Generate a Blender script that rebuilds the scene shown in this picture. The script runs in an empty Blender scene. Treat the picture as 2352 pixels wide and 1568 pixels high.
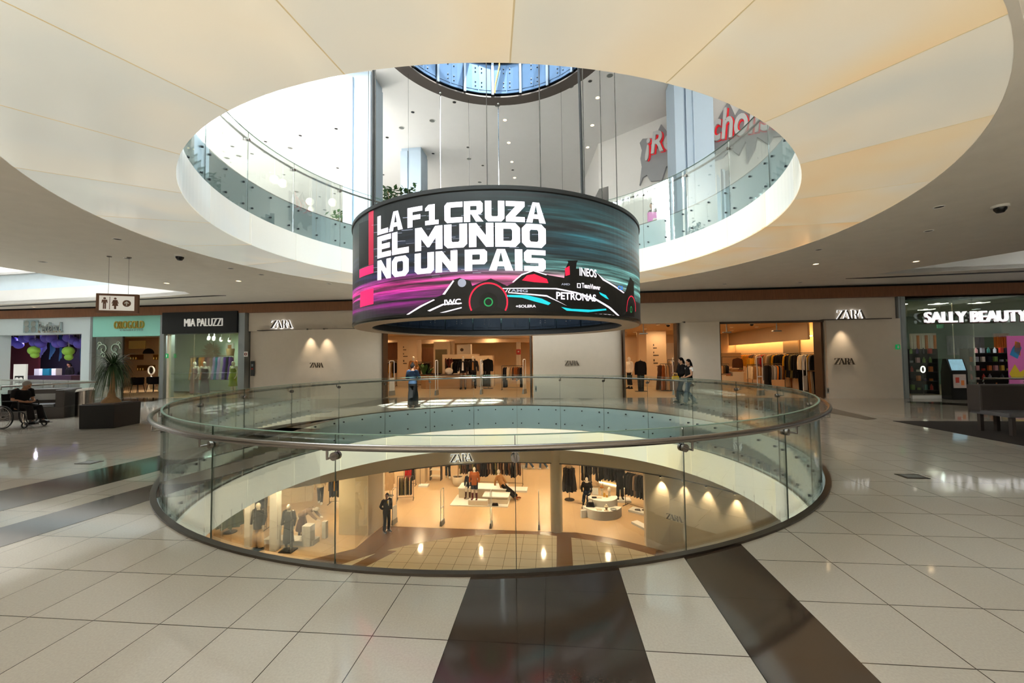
import bpy, bmesh, math, random
from math import sin, cos, pi, radians, sqrt, atan2, floor
from mathutils import Vector, Matrix
from mathutils.geometry import tessellate_polygon
random.seed(11)
S = bpy.context.scene
COL = S.collection

# ------------------------------------------------------------------ camera
FPX, TILT, ROLL, EYE = 939.7, radians(2.1769), radians(0.6316), 1.75
CX, CY = -0.3033, 9.1309            # axis of the round opening
_R0 = Vector((1, 0, 0)); _U0 = Vector((0, -sin(TILT), cos(TILT))); _F0 = Vector((0, cos(TILT), sin(TILT)))
_R = cos(ROLL) * _R0 - sin(ROLL) * _U0
_U = sin(ROLL) * _R0 + cos(ROLL) * _U0
cd = bpy.data.cameras.new('camera'); cam = bpy.data.objects.new('camera', cd); COL.objects.link(cam)
cd.sensor_fit = 'HORIZONTAL'; cd.sensor_width = 36.0; cd.lens = FPX / 2352 * 36.0
cd.clip_start = 0.05; cd.clip_end = 300
m = Matrix.Identity(4)
for i in range(3):
    m[i][0] = _R[i]; m[i][1] = _U[i]; m[i][2] = -_F0[i]
m[2][3] = EYE
cam.matrix_world = m
S.camera = cam

# ------------------------------------------------------------------ world, sun, exposure
S.view_settings.view_transform = 'Standard'; S.view_settings.look = 'None'
S.view_settings.gamma = 1.0; S.view_settings.use_curve_mapping = False
S.view_settings.exposure = 0.5
W = bpy.data.worlds.new('sky'); S.world = W; W.use_nodes = True
bg = W.node_tree.nodes['Background']
bg.inputs[0].default_value = (0.86, 0.94, 1.0, 1); bg.inputs[1].default_value = 13.0
SUN_FROM = Vector((2.6, -7.5, 11.76)).normalized()
sd = bpy.data.lights.new('sun', 'SUN'); sd.energy = 30.0; sd.angle = radians(0.55); sd.color = (1.0, 0.97, 0.9)
so = bpy.data.objects.new('sun', sd); COL.objects.link(so)
so.rotation_euler = SUN_FROM.to_track_quat('Z', 'Y').to_euler()
so.location = SUN_FROM * 40
try:
    S.cycles.max_bounces = 8; S.cycles.diffuse_bounces = 4; S.cycles.glossy_bounces = 4
    S.cycles.transmission_bounces = 8; S.cycles.transparent_max_bounces = 24
    S.cycles.caustics_reflective = False; S.cycles.caustics_refractive = False
    S.cycles.sample_clamp_indirect = 4.0
    S.cycles.use_denoising = True
except Exception:
    pass

# building axes: u runs along the shop fronts, v away from the camera
BA = radians(6.5)
EU = Vector((cos(BA), -sin(BA), 0)); EV = Vector((sin(BA), cos(BA), 0))
def UV(u, v, z=0.0): return EU * u + EV * v + Vector((0, 0, z))
UC, VC = -1.335, 9.038              # opening axis in building axes
def ray(px, py):
    a = (px - 1176) / FPX; b = -(py - 784) / FPX
    return _F0 + _R * a + _U * b
def onz(px, py, z=0.0):
    w = ray(px, py); s = (z - EYE) / w.z
    p = w * s + Vector((0, 0, EYE)); return p
def fl(px, py, z=0.0):
    p = onz(px, py, z); return p.dot(EU), p.dot(EV)
def onv(px, py, v):
    w = ray(px, py); p = w * (v / w.dot(EV)) + Vector((0, 0, EYE)); return p.dot(EU), p.z
def area(name, loc, size, energy, color=(1, .8, .6), rot=(0, 0, 0), sizey=None, spread=None):
    l = bpy.data.lights.new(name, 'AREA'); l.energy = energy; l.color = color; l.size = size
    if sizey: l.shape = 'RECTANGLE'; l.size_y = sizey
    if spread: l.spread = radians(spread)
    o = bpy.data.objects.new(name, l); COL.objects.link(o); o.location = loc; o.rotation_euler = rot
    return o
def spot(name, loc, target, energy, color=(1, .78, .55), size=50, blend=.6, rad=.03):
    l = bpy.data.lights.new(name, 'SPOT'); l.energy = energy; l.color = color
    l.spot_size = radians(size); l.spot_blend = blend; l.shadow_soft_size = rad
    o = bpy.data.objects.new(name, l); COL.objects.link(o); o.location = loc
    d = Vector(target) - Vector(loc); o.rotation_euler = (-d).to_track_quat('Z', 'Y').to_euler()
    return o
def point(name, loc, energy, color=(1, .8, .6), rad=.1):
    l = bpy.data.lights.new(name, 'POINT'); l.energy = energy; l.color = color; l.shadow_soft_size = rad
    o = bpy.data.objects.new(name, l); COL.objects.link(o); o.location = loc
    return o
WARM = (1.0, .69, .41)
#LIGHTS#

# ------------------------------------------------------------------ materials
def lin(h):
    h = h.lstrip('#'); r = []
    for i in (0, 2, 4):
        c = int(h[i:i+2], 16) / 255
        r.append(c / 12.92 if c <= .04045 else ((c + .055) / 1.055) ** 2.4)
    return (r[0], r[1], r[2], 1)
MATS = {}
def M(name, col, rough=.6, metal=0.0, var=.06, scale=3.0, emit=0, ecol=None, trans=0, spec=.5, coat=0, ior=1.45, bump=0, stretch=None):
    """procedural principled material: base colour broken up by low contrast noise"""
    if name in MATS: return MATS[name]
    mt = bpy.data.materials.new(name); mt.use_nodes = True; nt = mt.node_tree
    b = nt.nodes['Principled BSDF']; c = lin(col) if isinstance(col, str) else col
    b.inputs['Roughness'].default_value = rough; b.inputs['Metallic'].default_value = metal
    b.inputs['Specular IOR Level'].default_value = spec; b.inputs['IOR'].default_value = ior
    b.inputs['Coat Weight'].default_value = coat
    b.inputs['Transmission Weight'].default_value = trans
    if var > 0:
        tc = nt.nodes.new('ShaderNodeTexCoord'); nz = nt.nodes.new('ShaderNodeTexNoise')
        nz.inputs['Scale'].default_value = scale; nz.inputs['Detail'].default_value = 4
        if stretch:
            mp = nt.nodes.new('ShaderNodeMapping'); mp.inputs['Scale'].default_value = stretch
            nt.links.new(tc.outputs['Object'], mp.inputs[0]); nt.links.new(mp.outputs[0], nz.inputs['Vector'])
        else:
            nt.links.new(tc.outputs['Object'], nz.inputs['Vector'])
        mx = nt.nodes.new('ShaderNodeMix'); mx.data_type = 'RGBA'
        mx.inputs[6].default_value = (c[0]*(1-var), c[1]*(1-var), c[2]*(1-var), 1)
        mx.inputs[7].default_value = (min(1, c[0]*(1+var)), min(1, c[1]*(1+var)), min(1, c[2]*(1+var)), 1)
        nt.links.new(nz.outputs['Fac'], mx.inputs[0]); nt.links.new(mx.outputs[2], b.inputs['Base Color'])
        if bump:
            bp = nt.nodes.new('ShaderNodeBump'); bp.inputs['Strength'].default_value = bump; bp.inputs['Distance'].default_value = .02
            nt.links.new(nz.outputs['Fac'], bp.inputs['Height']); nt.links.new(bp.outputs[0], b.inputs['Normal'])
    else:
        b.inputs['Base Color'].default_value = c
    if emit:
        b.inputs['Emission Color'].default_value = lin(ecol) if ecol else c
        b.inputs['Emission Strength'].default_value = emit
    MATS[name] = mt
    return mt
def glass(name, tint, refl=.10, rough=0.0, dens=1.0):
    """thin architectural glass: mostly transparent with a mirror part"""
    mt = bpy.data.materials.new(name); mt.use_nodes = True; nt = mt.node_tree; nt.nodes.clear()
    o = nt.nodes.new('ShaderNodeOutputMaterial'); t = nt.nodes.new('ShaderNodeBsdfTransparent')
    g = nt.nodes.new('ShaderNodeBsdfGlossy'); mx = nt.nodes.new('ShaderNodeMixShader')
    f = nt.nodes.new('ShaderNodeFresnel'); f.inputs['IOR'].default_value = 1.5
    ml = nt.nodes.new('ShaderNodeMath'); ml.operation = 'MULTIPLY'; ml.inputs[1].default_value = refl / .04
    nz = nt.nodes.new('ShaderNodeTexNoise'); nz.inputs['Scale'].default_value = .7
    cr = nt.nodes.new('ShaderNodeMix'); cr.data_type = 'RGBA'; c = lin(tint)
    cr.inputs[6].default_value = c; cr.inputs[7].default_value = (c[0]*.985, c[1]*.985, c[2]*.985, 1)
    nt.links.new(nz.outputs['Fac'], cr.inputs[0]); nt.links.new(cr.outputs[2], t.inputs[0])
    g.inputs['Roughness'].default_value = rough; g.inputs[0].default_value = (1, 1, 1, 1)
    cl = nt.nodes.new('ShaderNodeClamp'); cl.inputs[2].default_value = .6
    nt.links.new(f.outputs[0], ml.inputs[0]); nt.links.new(ml.outputs[0], cl.inputs[0]); nt.links.new(cl.outputs[0], mx.inputs[0])
    nt.links.new(t.outputs[0], mx.inputs[1]); nt.links.new(g.outputs[0], mx.inputs[2]); nt.links.new(mx.outputs[0], o.inputs[0])
    MATS[name] = mt
    return mt

# ------------------------------------------------------------------ mesh helpers
class MB:
    def __init__(s): s.v = []; s.f = []; s.smooth = set()
    def add(s, vs, fs, smooth=False):
        o = len(s.v); s.v += [tuple(p) for p in vs]
        for f in fs:
            if smooth: s.smooth.add(len(s.f))
            s.f.append(tuple(i + o for i in f))
        return s
    def box(s, c, d, rz=0, top=None):
        """c centre, d full size, rz turn; top = scale of the top face"""
        hx, hy, hz = d[0]/2, d[1]/2, d[2]/2; ca, sa = cos(rz), sin(rz); t = top or (1, 1); vs = []
        for z, k in ((-hz, (1, 1)), (hz, t)):
            for x, y in ((-hx, -hy), (hx, -hy), (hx, hy), (-hx, hy)):
                x *= k[0]; y *= k[1]
                vs.append((c[0] + x*ca - y*sa, c[1] + x*sa + y*ca, c[2] + z))
        return s.add(vs, [(3,2,1,0),(4,5,6,7),(0,1,5,4),(1,2,6,5),(2,3,7,6),(3,0,4,7)])
    def bbox(s, a, b): return s.box([(a[i]+b[i])/2 for i in range(3)], [abs(b[i]-a[i]) for i in range(3)])
    def tube(s, pts, r, n=8, cap=True, flat=None, side=None, closed=False):
        """sweep of an ellipse along pts; r one radius, a list of radii or of (ra, rb) with ra along side"""
        pts = [Vector(p) for p in pts]; k = len(pts); vs = []; fs = []
        ref = Vector(side) if side else None
        prev = None
        for i, p in enumerate(pts):
            if closed: t = pts[(i+1) % k] - pts[i-1]
            else: t = pts[min(i+1, k-1)] - pts[max(i-1, 0)]
            if t.length < 1e-9: t = Vector((0, 0, 1))
            t.normalize()
            if ref is not None: a = ref - t * ref.dot(t)
            elif prev is not None: a = prev - t * prev.dot(t)
            else:
                h = Vector((0, 0, 1)) if abs(t.z) < .9 else Vector((1, 0, 0)); a = h.cross(t)
            if a.length < 1e-6: a = Vector((0, 1, 0)).cross(t)
            a.normalize(); b = t.cross(a); prev = a
            ri = r[i] if isinstance(r, (list, tuple)) else r
            ra, rb = ri if isinstance(ri, (list, tuple)) else (ri, ri)
            for j in range(n):
                q = 2*pi*j/n; vs.append(p + a*(ra*cos(q)) + b*(rb*sin(q)))
        for i in range(k if closed else k-1):
            i2 = (i+1) % k
            for j in range(n):
                j2 = (j+1) % n; fs.append((i*n+j, i*n+j2, i2*n+j2, i2*n+j))
        if cap and not closed:
            fs.append(tuple(range(n-1, -1, -1))); fs.append(tuple((k-1)*n + j for j in range(n)))
        return s.add(vs, fs, True)
    def lathe(s, prof, c=(0, 0, 0), n=24, a0=0.0, a1=None, cap=False):
        """prof list of (r, z) turned about the vertical through c"""
        full = a1 is None; k = n if full else n+1; vs = []; fs = []
        aa = 2*pi if full else a1 - a0
        for r, z in prof:
            for j in range(k):
                q = a0 + aa*j/n; vs.append((c[0] + r*cos(q), c[1] + r*sin(q), c[2] + z))
        for i in range(len(prof)-1):
            for j in range(n):
                j2 = (j+1) % k; fs.append((i*k+j, i*k+j2, (i+1)*k+j2, (i+1)*k+j))
        if not full and cap:
            fs.append(tuple(i*k for i in range(len(prof)))); fs.append(tuple(i*k+n for i in reversed(range(len(prof)))))
        return s.add(vs, fs, True)
    def ring(s, r0, r1, z0, z1, c=(0, 0), n=96, a0=0.0, a1=None):
        p = [(r0, z0), (r1, z0), (r1, z1), (r0, z1), (r0, z0)]
        full = a1 is None; k = n if full else n+1; vs = []; fs = []; aa = 2*pi if full else a1-a0
        for r, z in p[:4]:
            for j in range(k):
                q = a0 + aa*j/n; vs.append((c[0]+r*cos(q), c[1]+r*sin(q), z))
        for i in range(4):
            i2 = (i+1) % 4
            for j in range(n):
                j2 = (j+1) % k; fs.append((i*k+j2, i*k+j, i2*k+j, i2*k+j2))
        if not full:
            fs.append((0, k, 2*k, 3*k)); fs.append((3*k+n, 2*k+n, k+n, n))
        return s.add(vs, fs)
    def prism(s, poly, y0, y1, fx=None):
        """poly [(x, z)] pushed along y from y0 to y1; fx maps (x, y, z) -> point"""
        n = len(poly); g = fx or (lambda x, y, z: (x, y, z))
        vs = [g(x, y0, z) for x, z in poly] + [g(x, y1, z) for x, z in poly]
        tri = tessellate_polygon([[Vector((x, z, 0)) for x, z in poly]])
        fs = [tuple(t) for t in tri] + [tuple(i+n for i in reversed(t)) for t in tri]
        fs += [(i, (i+1) % n, (i+1) % n + n, i+n) for i in range(n)]
        return s.add(vs, fs)
    def plate(s, loops, z0, z1):
        """flat slab with holes; loops[0] outer, others holes, all [(x, y)]"""
        L = [[Vector((x, y, 0)) for x, y in lp] for lp in loops]; tri = tessellate_polygon(L)
        P = [p for lp in loops for p in lp]; n = len(P)
        vs = [(x, y, z1) for x, y in P] + [(x, y, z0) for x, y in P]
        fs = [tuple(t) for t in tri] + [tuple(i+n for i in reversed(t)) for t in tri]
        o = 0
        for lp in loops:
            k = len(lp)
            fs += [(o+i, o+(i+1) % k, o+(i+1) % k+n, o+i+n) for i in range(k)]
            o += k
        return s.add(vs, fs)
    def ball(s, c, r, n=16, m=10, rot=None):
        r = r if isinstance(r, (list, tuple)) else (r, r, r); vs = []; fs = []
        for i in range(m+1):
            t = pi*i/m
            for j in range(n):
                q = 2*pi*j/n; p = Vector((r[0]*sin(t)*cos(q), r[1]*sin(t)*sin(q), r[2]*cos(t)))
                if rot: p = rot @ p
                vs.append((c[0]+p.x, c[1]+p.y, c[2]+p.z))
        for i in range(m):
            for j in range(n):
                j2 = (j+1) % n; fs.append((i*n+j, (i+1)*n+j, (i+1)*n+j2, i*n+j2))
        return s.add(vs, fs, True)
    def data(s, name, mat, smooth=None, bevel=0):
        me = bpy.data.meshes.new(name); me.from_pydata(s.v, [], s.f)
        bm = bmesh.new(); bm.from_mesh(me)
        bmesh.ops.remove_doubles(bm, verts=bm.verts, dist=1e-5)
        if bevel:
            es = [e for e in bm.edges if len(e.link_faces) == 2 and e.calc_face_angle(0) > .5]
            bmesh.ops.bevel(bm, geom=es, offset=bevel, segments=2, affect='EDGES', profile=.6)
        bmesh.ops.recalc_face_normals(bm, faces=bm.faces)
        if smooth is not False and (s.smooth or smooth):
            lim = 0.7
            for f in bm.faces: f.smooth = True
            for e in bm.edges:
                if len(e.link_faces) == 2 and e.calc_face_angle(0) > lim: e.smooth = False
        bm.to_mesh(me); bm.free()
        me.materials.append(mat if not isinstance(mat, str) else MATS[mat])
        return me
    def build(s, name, mat, parent=None, smooth=None, bevel=0, loc=None, rz=None):
        return link(name, s.data(name, mat, smooth, bevel), parent, loc, rz)
def link(name, me, parent=None, loc=None, rz=None):
    o = bpy.data.objects.new(name, me); COL.objects.link(o)
    if parent is not None: o.parent = parent
    if loc is not None: o.location = loc
    if rz is not None: o.rotation_euler = (0, 0, rz)
    return o
def tag(o, label, cat, group=None, kind=None):
    o['label'] = label; o['category'] = cat
    if group: o['group'] = group
    if kind: o['kind'] = kind
    return o
def thing(name, label, cat, loc=(0, 0, 0), rz=0.0, group=None):
    o = bpy.data.objects.new(name, None); COL.objects.link(o); o.empty_display_size = .1
    o.location = loc; o.rotation_euler = (0, 0, rz)
    return tag(o, label, cat, group)
def tuv(name, label, cat, u, v, z=0.0, rz=0.0, group=None):
    """a thing at building coordinates u, v, turned with the building"""
    return thing(name, label, cat, UV(u, v, z), rz - BA, group)
def struct(name, mb, mat, uv=False, smooth=None, bevel=0):
    o = mb.build(name, mat, None, smooth, bevel)
    if uv: o.rotation_euler = (0, 0, -BA)
    o['kind'] = 'structure'
    return o
def dup(root, loc, rz=None, label=None, group=None, mats=None):
    """copy of a thing with its parts and sub-parts; mats maps a part name to another material"""
    r = root.copy(); COL.objects.link(r); r.location = loc
    if rz is not None: r.rotation_euler = (0, 0, rz)
    if label: r['label'] = label
    if group: r['group'] = group
    for ch in list(root.children):
        c = ch.copy(); COL.objects.link(c); c.parent = r
        for g in list(ch.children):
            d = g.copy(); COL.objects.link(d); d.parent = c
    return r
ORD = ['first', 'second', 'third', 'fourth', 'fifth', 'sixth', 'seventh', 'eighth', 'ninth', 'tenth', 'eleventh', 'twelfth', 'thirteenth',
       'fourteenth', 'fifteenth', 'sixteenth', 'seventeenth', 'eighteenth', 'nineteenth', 'twentieth', 'twenty-first', 'twenty-second', 'twenty-third', 'twenty-fourth']
def circ(cx, cy, r, n=128, a0=0.0, a1=2*pi, full=True):
    return [(cx + r*cos(a0 + (a1-a0)*i/n), cy + r*sin(a0 + (a1-a0)*i/n)) for i in range(n if full else n+1)]
def text_mesh(body, size=1.0, weight=0.0, extrude=0.0, xs=1.0, space=1.0, shear=0.0):
    """lettering as a mesh lying in x (right) / y (up), centred on x, baseline 0"""
    c = bpy.data.curves.new('lettering', 'FONT'); c.body = body; c.size = size; c.offset = weight
    c.extrude = extrude; c.align_x = 'CENTER'; c.space_character = space; c.shear = shear; c.resolution_u = 4
    o = bpy.data.objects.new('lettering', c); COL.objects.link(o)
    dg = bpy.context.evaluated_depsgraph_get(); dg.update()
    me = bpy.data.meshes.new_from_object(o.evaluated_get(dg))
    bpy.data.objects.remove(o); bpy.data.curves.remove(c)
    if xs != 1.0:
        for v in me.vertices: v.co.x *= xs
    return me
def letters(name, body, mat, parent, loc, size, rz=0.0, weight=0.0, extrude=.01, xs=1.0, space=1.0, shear=0.0, face=-1, upside=None):
    """upright lettering facing -y of its parent"""
    me = text_mesh(body, size, weight, extrude, xs, space, shear)
    me.transform(Matrix.Rotation(pi/2, 4, 'X'))
    if face == 1: me.transform(Matrix.Rotation(pi, 4, 'Z'))
    me.materials.clear(); me.materials.append(MATS[mat]); me.name = name
    return link(name, me, parent, loc, rz)
# ------------------------------------------------------------------ special materials
def nmath(nt, op, a, b=None, c=None):
    n = nt.nodes.new('ShaderNodeMath'); n.operation = op
    for i, x in enumerate((a, b, c)):
        if x is None: continue
        if isinstance(x, (int, float)): n.inputs[i].default_value = x
        else: nt.links.new(x, n.inputs[i])
    return n.outputs[0]
def tile_material(name, base, joint, rough, ang, u0, du, du2, v0, dv, w, speck=.10, tone=.05):
    mt = bpy.data.materials.new(name); mt.use_nodes = True; nt = mt.node_tree; b = nt.nodes['Principled BSDF']
    tc = nt.nodes.new('ShaderNodeTexCoord'); sp = nt.nodes.new('ShaderNodeSeparateXYZ')
    nt.links.new(tc.outputs['Object'], sp.inputs[0]); x, y = sp.outputs[0], sp.outputs[1]
    ca, sa = cos(ang), sin(ang); mm = lambda op, a, b=None, c=None: nmath(nt, op, a, b, c)
    u = mm('SUBTRACT', mm('MULTIPLY', x, ca), mm('MULTIPLY', y, sa))
    v = mm('ADD', mm('MULTIPLY', x, sa), mm('MULTIPLY', y, ca))
    uo = mm('SUBTRACT', u, u0)
    ut = mm('DIVIDE', uo, mm('ADD', du2, mm('MULTIPLY', mm('GREATER_THAN', uo, 0.0), du - du2)))
    vt = mm('DIVIDE', mm('SUBTRACT', v, v0), dv)
    def edge(t, per):
        f = mm('FRACT', t); d = mm('MINIMUM', f, mm('SUBTRACT', 1.0, f))
        return mm('LESS_THAN', d, w / per)
    j = mm('MAXIMUM', edge(ut, du), edge(vt, dv))
    cb = nt.nodes.new('ShaderNodeCombineXYZ'); nt.links.new(mm('FLOOR', ut), cb.inputs[0]); nt.links.new(mm('FLOOR', vt), cb.inputs[1])
    wn = nt.nodes.new('ShaderNodeTexWhiteNoise'); nt.links.new(cb.outputs[0], wn.inputs['Vector'])
    nz = nt.nodes.new('ShaderNodeTexNoise'); nz.inputs['Scale'].default_value = 75; nz.inputs['Detail'].default_value = 3
    nt.links.new(tc.outputs['Object'], nz.inputs['Vector'])
    k = mm('ADD', mm('ADD', 1 - tone/2 - speck/2, mm('MULTIPLY', wn.outputs['Value'], tone)), mm('MULTIPLY', mm('SUBTRACT', nz.outputs['Fac'], .0), speck))
    vm = nt.nodes.new('ShaderNodeVectorMath'); vm.operation = 'SCALE'; c = lin(base); vm.inputs[0].default_value = c[:3]
    nt.links.new(k, vm.inputs['Scale'])
    mx = nt.nodes.new('ShaderNodeMix'); mx.data_type = 'RGBA'; mx.inputs[7].default_value = lin(joint)
    nt.links.new(j, mx.inputs[0]); nt.links.new(vm.outputs[0], mx.inputs[6]); nt.links.new(mx.outputs[2], b.inputs['Base Color'])
    n2 = nt.nodes.new('ShaderNodeTexNoise'); n2.inputs['Scale'].default_value = 1.3
    nt.links.new(tc.outputs['Object'], n2.inputs['Vector'])
    nt.links.new(mm('ADD', rough - .02, mm('MULTIPLY', n2.outputs['Fac'], .04)), b.inputs['Roughness'])
    b.inputs['Specular IOR Level'].default_value = .6
    MATS[name] = mt
TA = radians(5.4)
tile_material('floor_tile', '#b3ada2', '#3c352c', .065, TA, -.66, .595, .49, 3.146, .59, .0035, speck=.30)
tile_material('floor_granite', '#352a23', '#15100d', .09, TA, -.66, .595, .595, 3.146, .59, .0025, speck=.25, tone=.08)
tile_material('floor_lower_tile', '#c2b59b', '#54452f', .07, TA, -.66, .6, .6, 3.146, .6, .006)
tile_material('floor_shop', '#c0a27c', '#a78a66', .35, TA, .1, .9, .9, .2, 1.2, .003, speck=.05)
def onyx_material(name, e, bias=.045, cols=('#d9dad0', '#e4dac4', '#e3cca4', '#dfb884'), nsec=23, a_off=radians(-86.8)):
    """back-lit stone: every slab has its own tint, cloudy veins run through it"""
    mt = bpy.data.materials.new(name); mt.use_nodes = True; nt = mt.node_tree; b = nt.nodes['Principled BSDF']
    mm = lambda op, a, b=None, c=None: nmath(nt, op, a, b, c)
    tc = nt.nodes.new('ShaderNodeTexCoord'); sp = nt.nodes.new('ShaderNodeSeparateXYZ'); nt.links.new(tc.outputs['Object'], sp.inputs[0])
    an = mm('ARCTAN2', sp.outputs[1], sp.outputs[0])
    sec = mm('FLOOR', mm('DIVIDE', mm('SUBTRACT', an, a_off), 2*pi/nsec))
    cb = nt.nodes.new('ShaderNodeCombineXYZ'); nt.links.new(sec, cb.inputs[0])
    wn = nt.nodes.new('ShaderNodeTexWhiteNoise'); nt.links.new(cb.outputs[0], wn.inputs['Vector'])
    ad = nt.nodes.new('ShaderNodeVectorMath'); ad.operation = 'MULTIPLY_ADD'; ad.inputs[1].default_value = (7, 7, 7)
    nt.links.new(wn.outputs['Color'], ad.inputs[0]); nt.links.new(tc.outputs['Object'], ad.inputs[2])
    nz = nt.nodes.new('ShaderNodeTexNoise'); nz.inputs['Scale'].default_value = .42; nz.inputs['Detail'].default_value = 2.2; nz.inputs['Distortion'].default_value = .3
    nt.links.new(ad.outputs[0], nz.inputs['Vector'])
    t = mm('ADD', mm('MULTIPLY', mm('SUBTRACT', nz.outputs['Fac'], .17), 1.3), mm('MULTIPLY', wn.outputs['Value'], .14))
    t = mm('ADD', t, mm('MULTIPLY', sp.outputs[0], bias))      # daylight white to warm glow along x, put into the slab colour
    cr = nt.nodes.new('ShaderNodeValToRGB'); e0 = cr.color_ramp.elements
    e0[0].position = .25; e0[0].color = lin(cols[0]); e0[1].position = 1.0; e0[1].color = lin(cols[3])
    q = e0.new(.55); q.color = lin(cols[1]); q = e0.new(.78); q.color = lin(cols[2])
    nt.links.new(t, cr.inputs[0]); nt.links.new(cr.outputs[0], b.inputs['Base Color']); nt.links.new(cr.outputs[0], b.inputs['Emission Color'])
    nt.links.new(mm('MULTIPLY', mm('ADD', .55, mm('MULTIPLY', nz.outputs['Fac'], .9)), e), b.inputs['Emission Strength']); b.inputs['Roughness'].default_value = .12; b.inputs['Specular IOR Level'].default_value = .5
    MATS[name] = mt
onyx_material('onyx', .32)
onyx_material('onyx_band_lower', .40, .012, ('#ece8d4', '#efe7cb', '#efe2bb', '#ecd9ab'))
onyx_material('onyx_band', .18, .02, ('#e9ebe6', '#ebe8dc', '#ece3cb', '#ead9b4'))
def streak_material(name, streaks, base, emit=1.0):
    """LED picture: bands of light stretched round the drum. streaks: (z centre, half height, colour, strength)"""
    mt = bpy.data.materials.new(name); mt.use_nodes = True; nt = mt.node_tree; b = nt.nodes['Principled BSDF']
    mm = lambda op, a, b=None, c=None: nmath(nt, op, a, b, c)
    tc = nt.nodes.new('ShaderNodeTexCoord'); sp = nt.nodes.new('ShaderNodeSeparateXYZ'); nt.links.new(tc.outputs['Object'], sp.inputs[0])
    an = mm('ARCTAN2', sp.outputs[1], sp.outputs[0]); z = sp.outputs[2]
    cb = nt.nodes.new('ShaderNodeCombineXYZ'); nt.links.new(mm('MULTIPLY', an, .8), cb.inputs[0]); nt.links.new(mm('MULTIPLY', z, 9.0), cb.inputs[1])
    nz = nt.nodes.new('ShaderNodeTexNoise'); nz.inputs['Scale'].default_value = 1.6; nz.inputs['Detail'].default_value = 6; nz.inputs['Roughness'].default_value = .65
    nt.links.new(cb.outputs[0], nz.inputs['Vector'])
    n = mm('POWER', mm('MULTIPLY', mm('MAXIMUM', mm('SUBTRACT', nz.outputs['Fac'], .34), 0.0), 3.0), 2.0)
    acc = None
    for zc, h, col, st, a0, a1 in streaks:
        w = mm('MAXIMUM', mm('SUBTRACT', 1.0, mm('DIVIDE', mm('ABSOLUTE', mm('SUBTRACT', z, zc)), h)), 0.0)
        mr = nt.nodes.new('ShaderNodeMapRange'); mr.interpolation_type = 'SMOOTHSTEP'; nt.links.new(an, mr.inputs[0])
        mr.inputs[1].default_value = a0; mr.inputs[2].default_value = a1
        w = mm('MULTIPLY', mm('MULTIPLY', w, mr.outputs[0]), mm('MULTIPLY', n, st))
        vm = nt.nodes.new('ShaderNodeVectorMath'); vm.operation = 'SCALE'; vm.inputs[0].default_value = lin(col)[:3]; nt.links.new(w, vm.inputs['Scale'])
        if acc is None: acc = vm.outputs[0]
        else:
            ad = nt.nodes.new('ShaderNodeVectorMath'); nt.links.new(acc, ad.inputs[0]); nt.links.new(vm.outputs[0], ad.inputs[1]); acc = ad.outputs[0]
    ad = nt.nodes.new('ShaderNodeVectorMath'); nt.links.new(acc, ad.inputs[0]); ad.inputs[1].default_value = lin(base)[:3]
    nt.links.new(ad.outputs[0], b.inputs['Emission Color']); b.inputs['Emission Strength'].default_value = emit
    b.inputs['Base Color'].default_value = (.01, .01, .01, 1); b.inputs['Roughness'].default_value = .35
    MATS[name] = mt

M('plaster_taupe', '#efe9df', .85); M('plaster_white', '#ebe9e5', .85, var=.02); M('plaster_grey', '#d2c5b4', .8, var=.04, scale=5); M('plaster_lower', '#d8c8ac', .8, var=.03)
M('shop_plaster', '#d3b893', .8, var=.04); M('shop_ceiling', '#d8bb94', .9, var=.03)
M('fascia_paint', '#d5e4eb', .5, var=.05); M('steel', '#8d8782', .24, 1.0, var=.05); M('steel_dark', '#5a544e', .35, 1.0, var=.05)
M('aluminium', '#9da3a4', .4, .8, var=.04); M('black', '#0c0b0b', .5, var=.1); M('black_gloss', '#0b0b0c', .25, var=.05)
M('wood', '#7d5236', .5, var=.35, scale=6, stretch=(6, 6, .4)); M('oak', '#a87a4c', .45, var=.2, scale=4, stretch=(.5, 3, 6))
M('white', '#e6e4df', .5, var=.02); M('white_gloss', '#e9e8e4', .2, var=.02); M('cream', '#ded0b8', .5, var=.03)
M('lamp_white', '#fff4e2', .5, var=0, emit=3.5); M('lamp_warm', '#ffd9a0', .5, var=0, emit=7); M('lamp_dim', '#e8e2d4', .5, var=.02, emit=.25)
M('sign_white', '#ffffff', .5, var=0, emit=.55); M('sign_pale', '#ece8e0', .5, var=.02, emit=.22)
M('gold', '#c9a352', .25, 1.0, var=.05, emit=.06); M('soil', '#3a2a1e', .9, var=.3, scale=30)
M('leaf', '#35552a', .5, var=.35, scale=4); M('leaf_dark', '#28401f', .5, var=.35, scale=4); M('bark', '#8a6a48', .9, var=.3, scale=8, bump=.5)
M('skin', '#b98a6a', .6, var=.05); M('skin_dark', '#8d6248', .6, var=.05); M('hair', '#0e0b0a', .8, var=.2, scale=20, spec=.1); M('hair_grey', '#77716a', .7, var=.2, scale=20)
M('mannequin', '#ded3c2', .45, var=.02); M('rubber', '#141414', .7, var=.1)
glass('glass_clear', '#f6fbf9', .022); glass('glass_faint', '#f8fbf9', .010); glass('glass_green', '#eaf4ee', .03); glass('glass_shop', '#eaf3ee', .03); glass('glass_blue', '#b6cdd4', .10)

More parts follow.
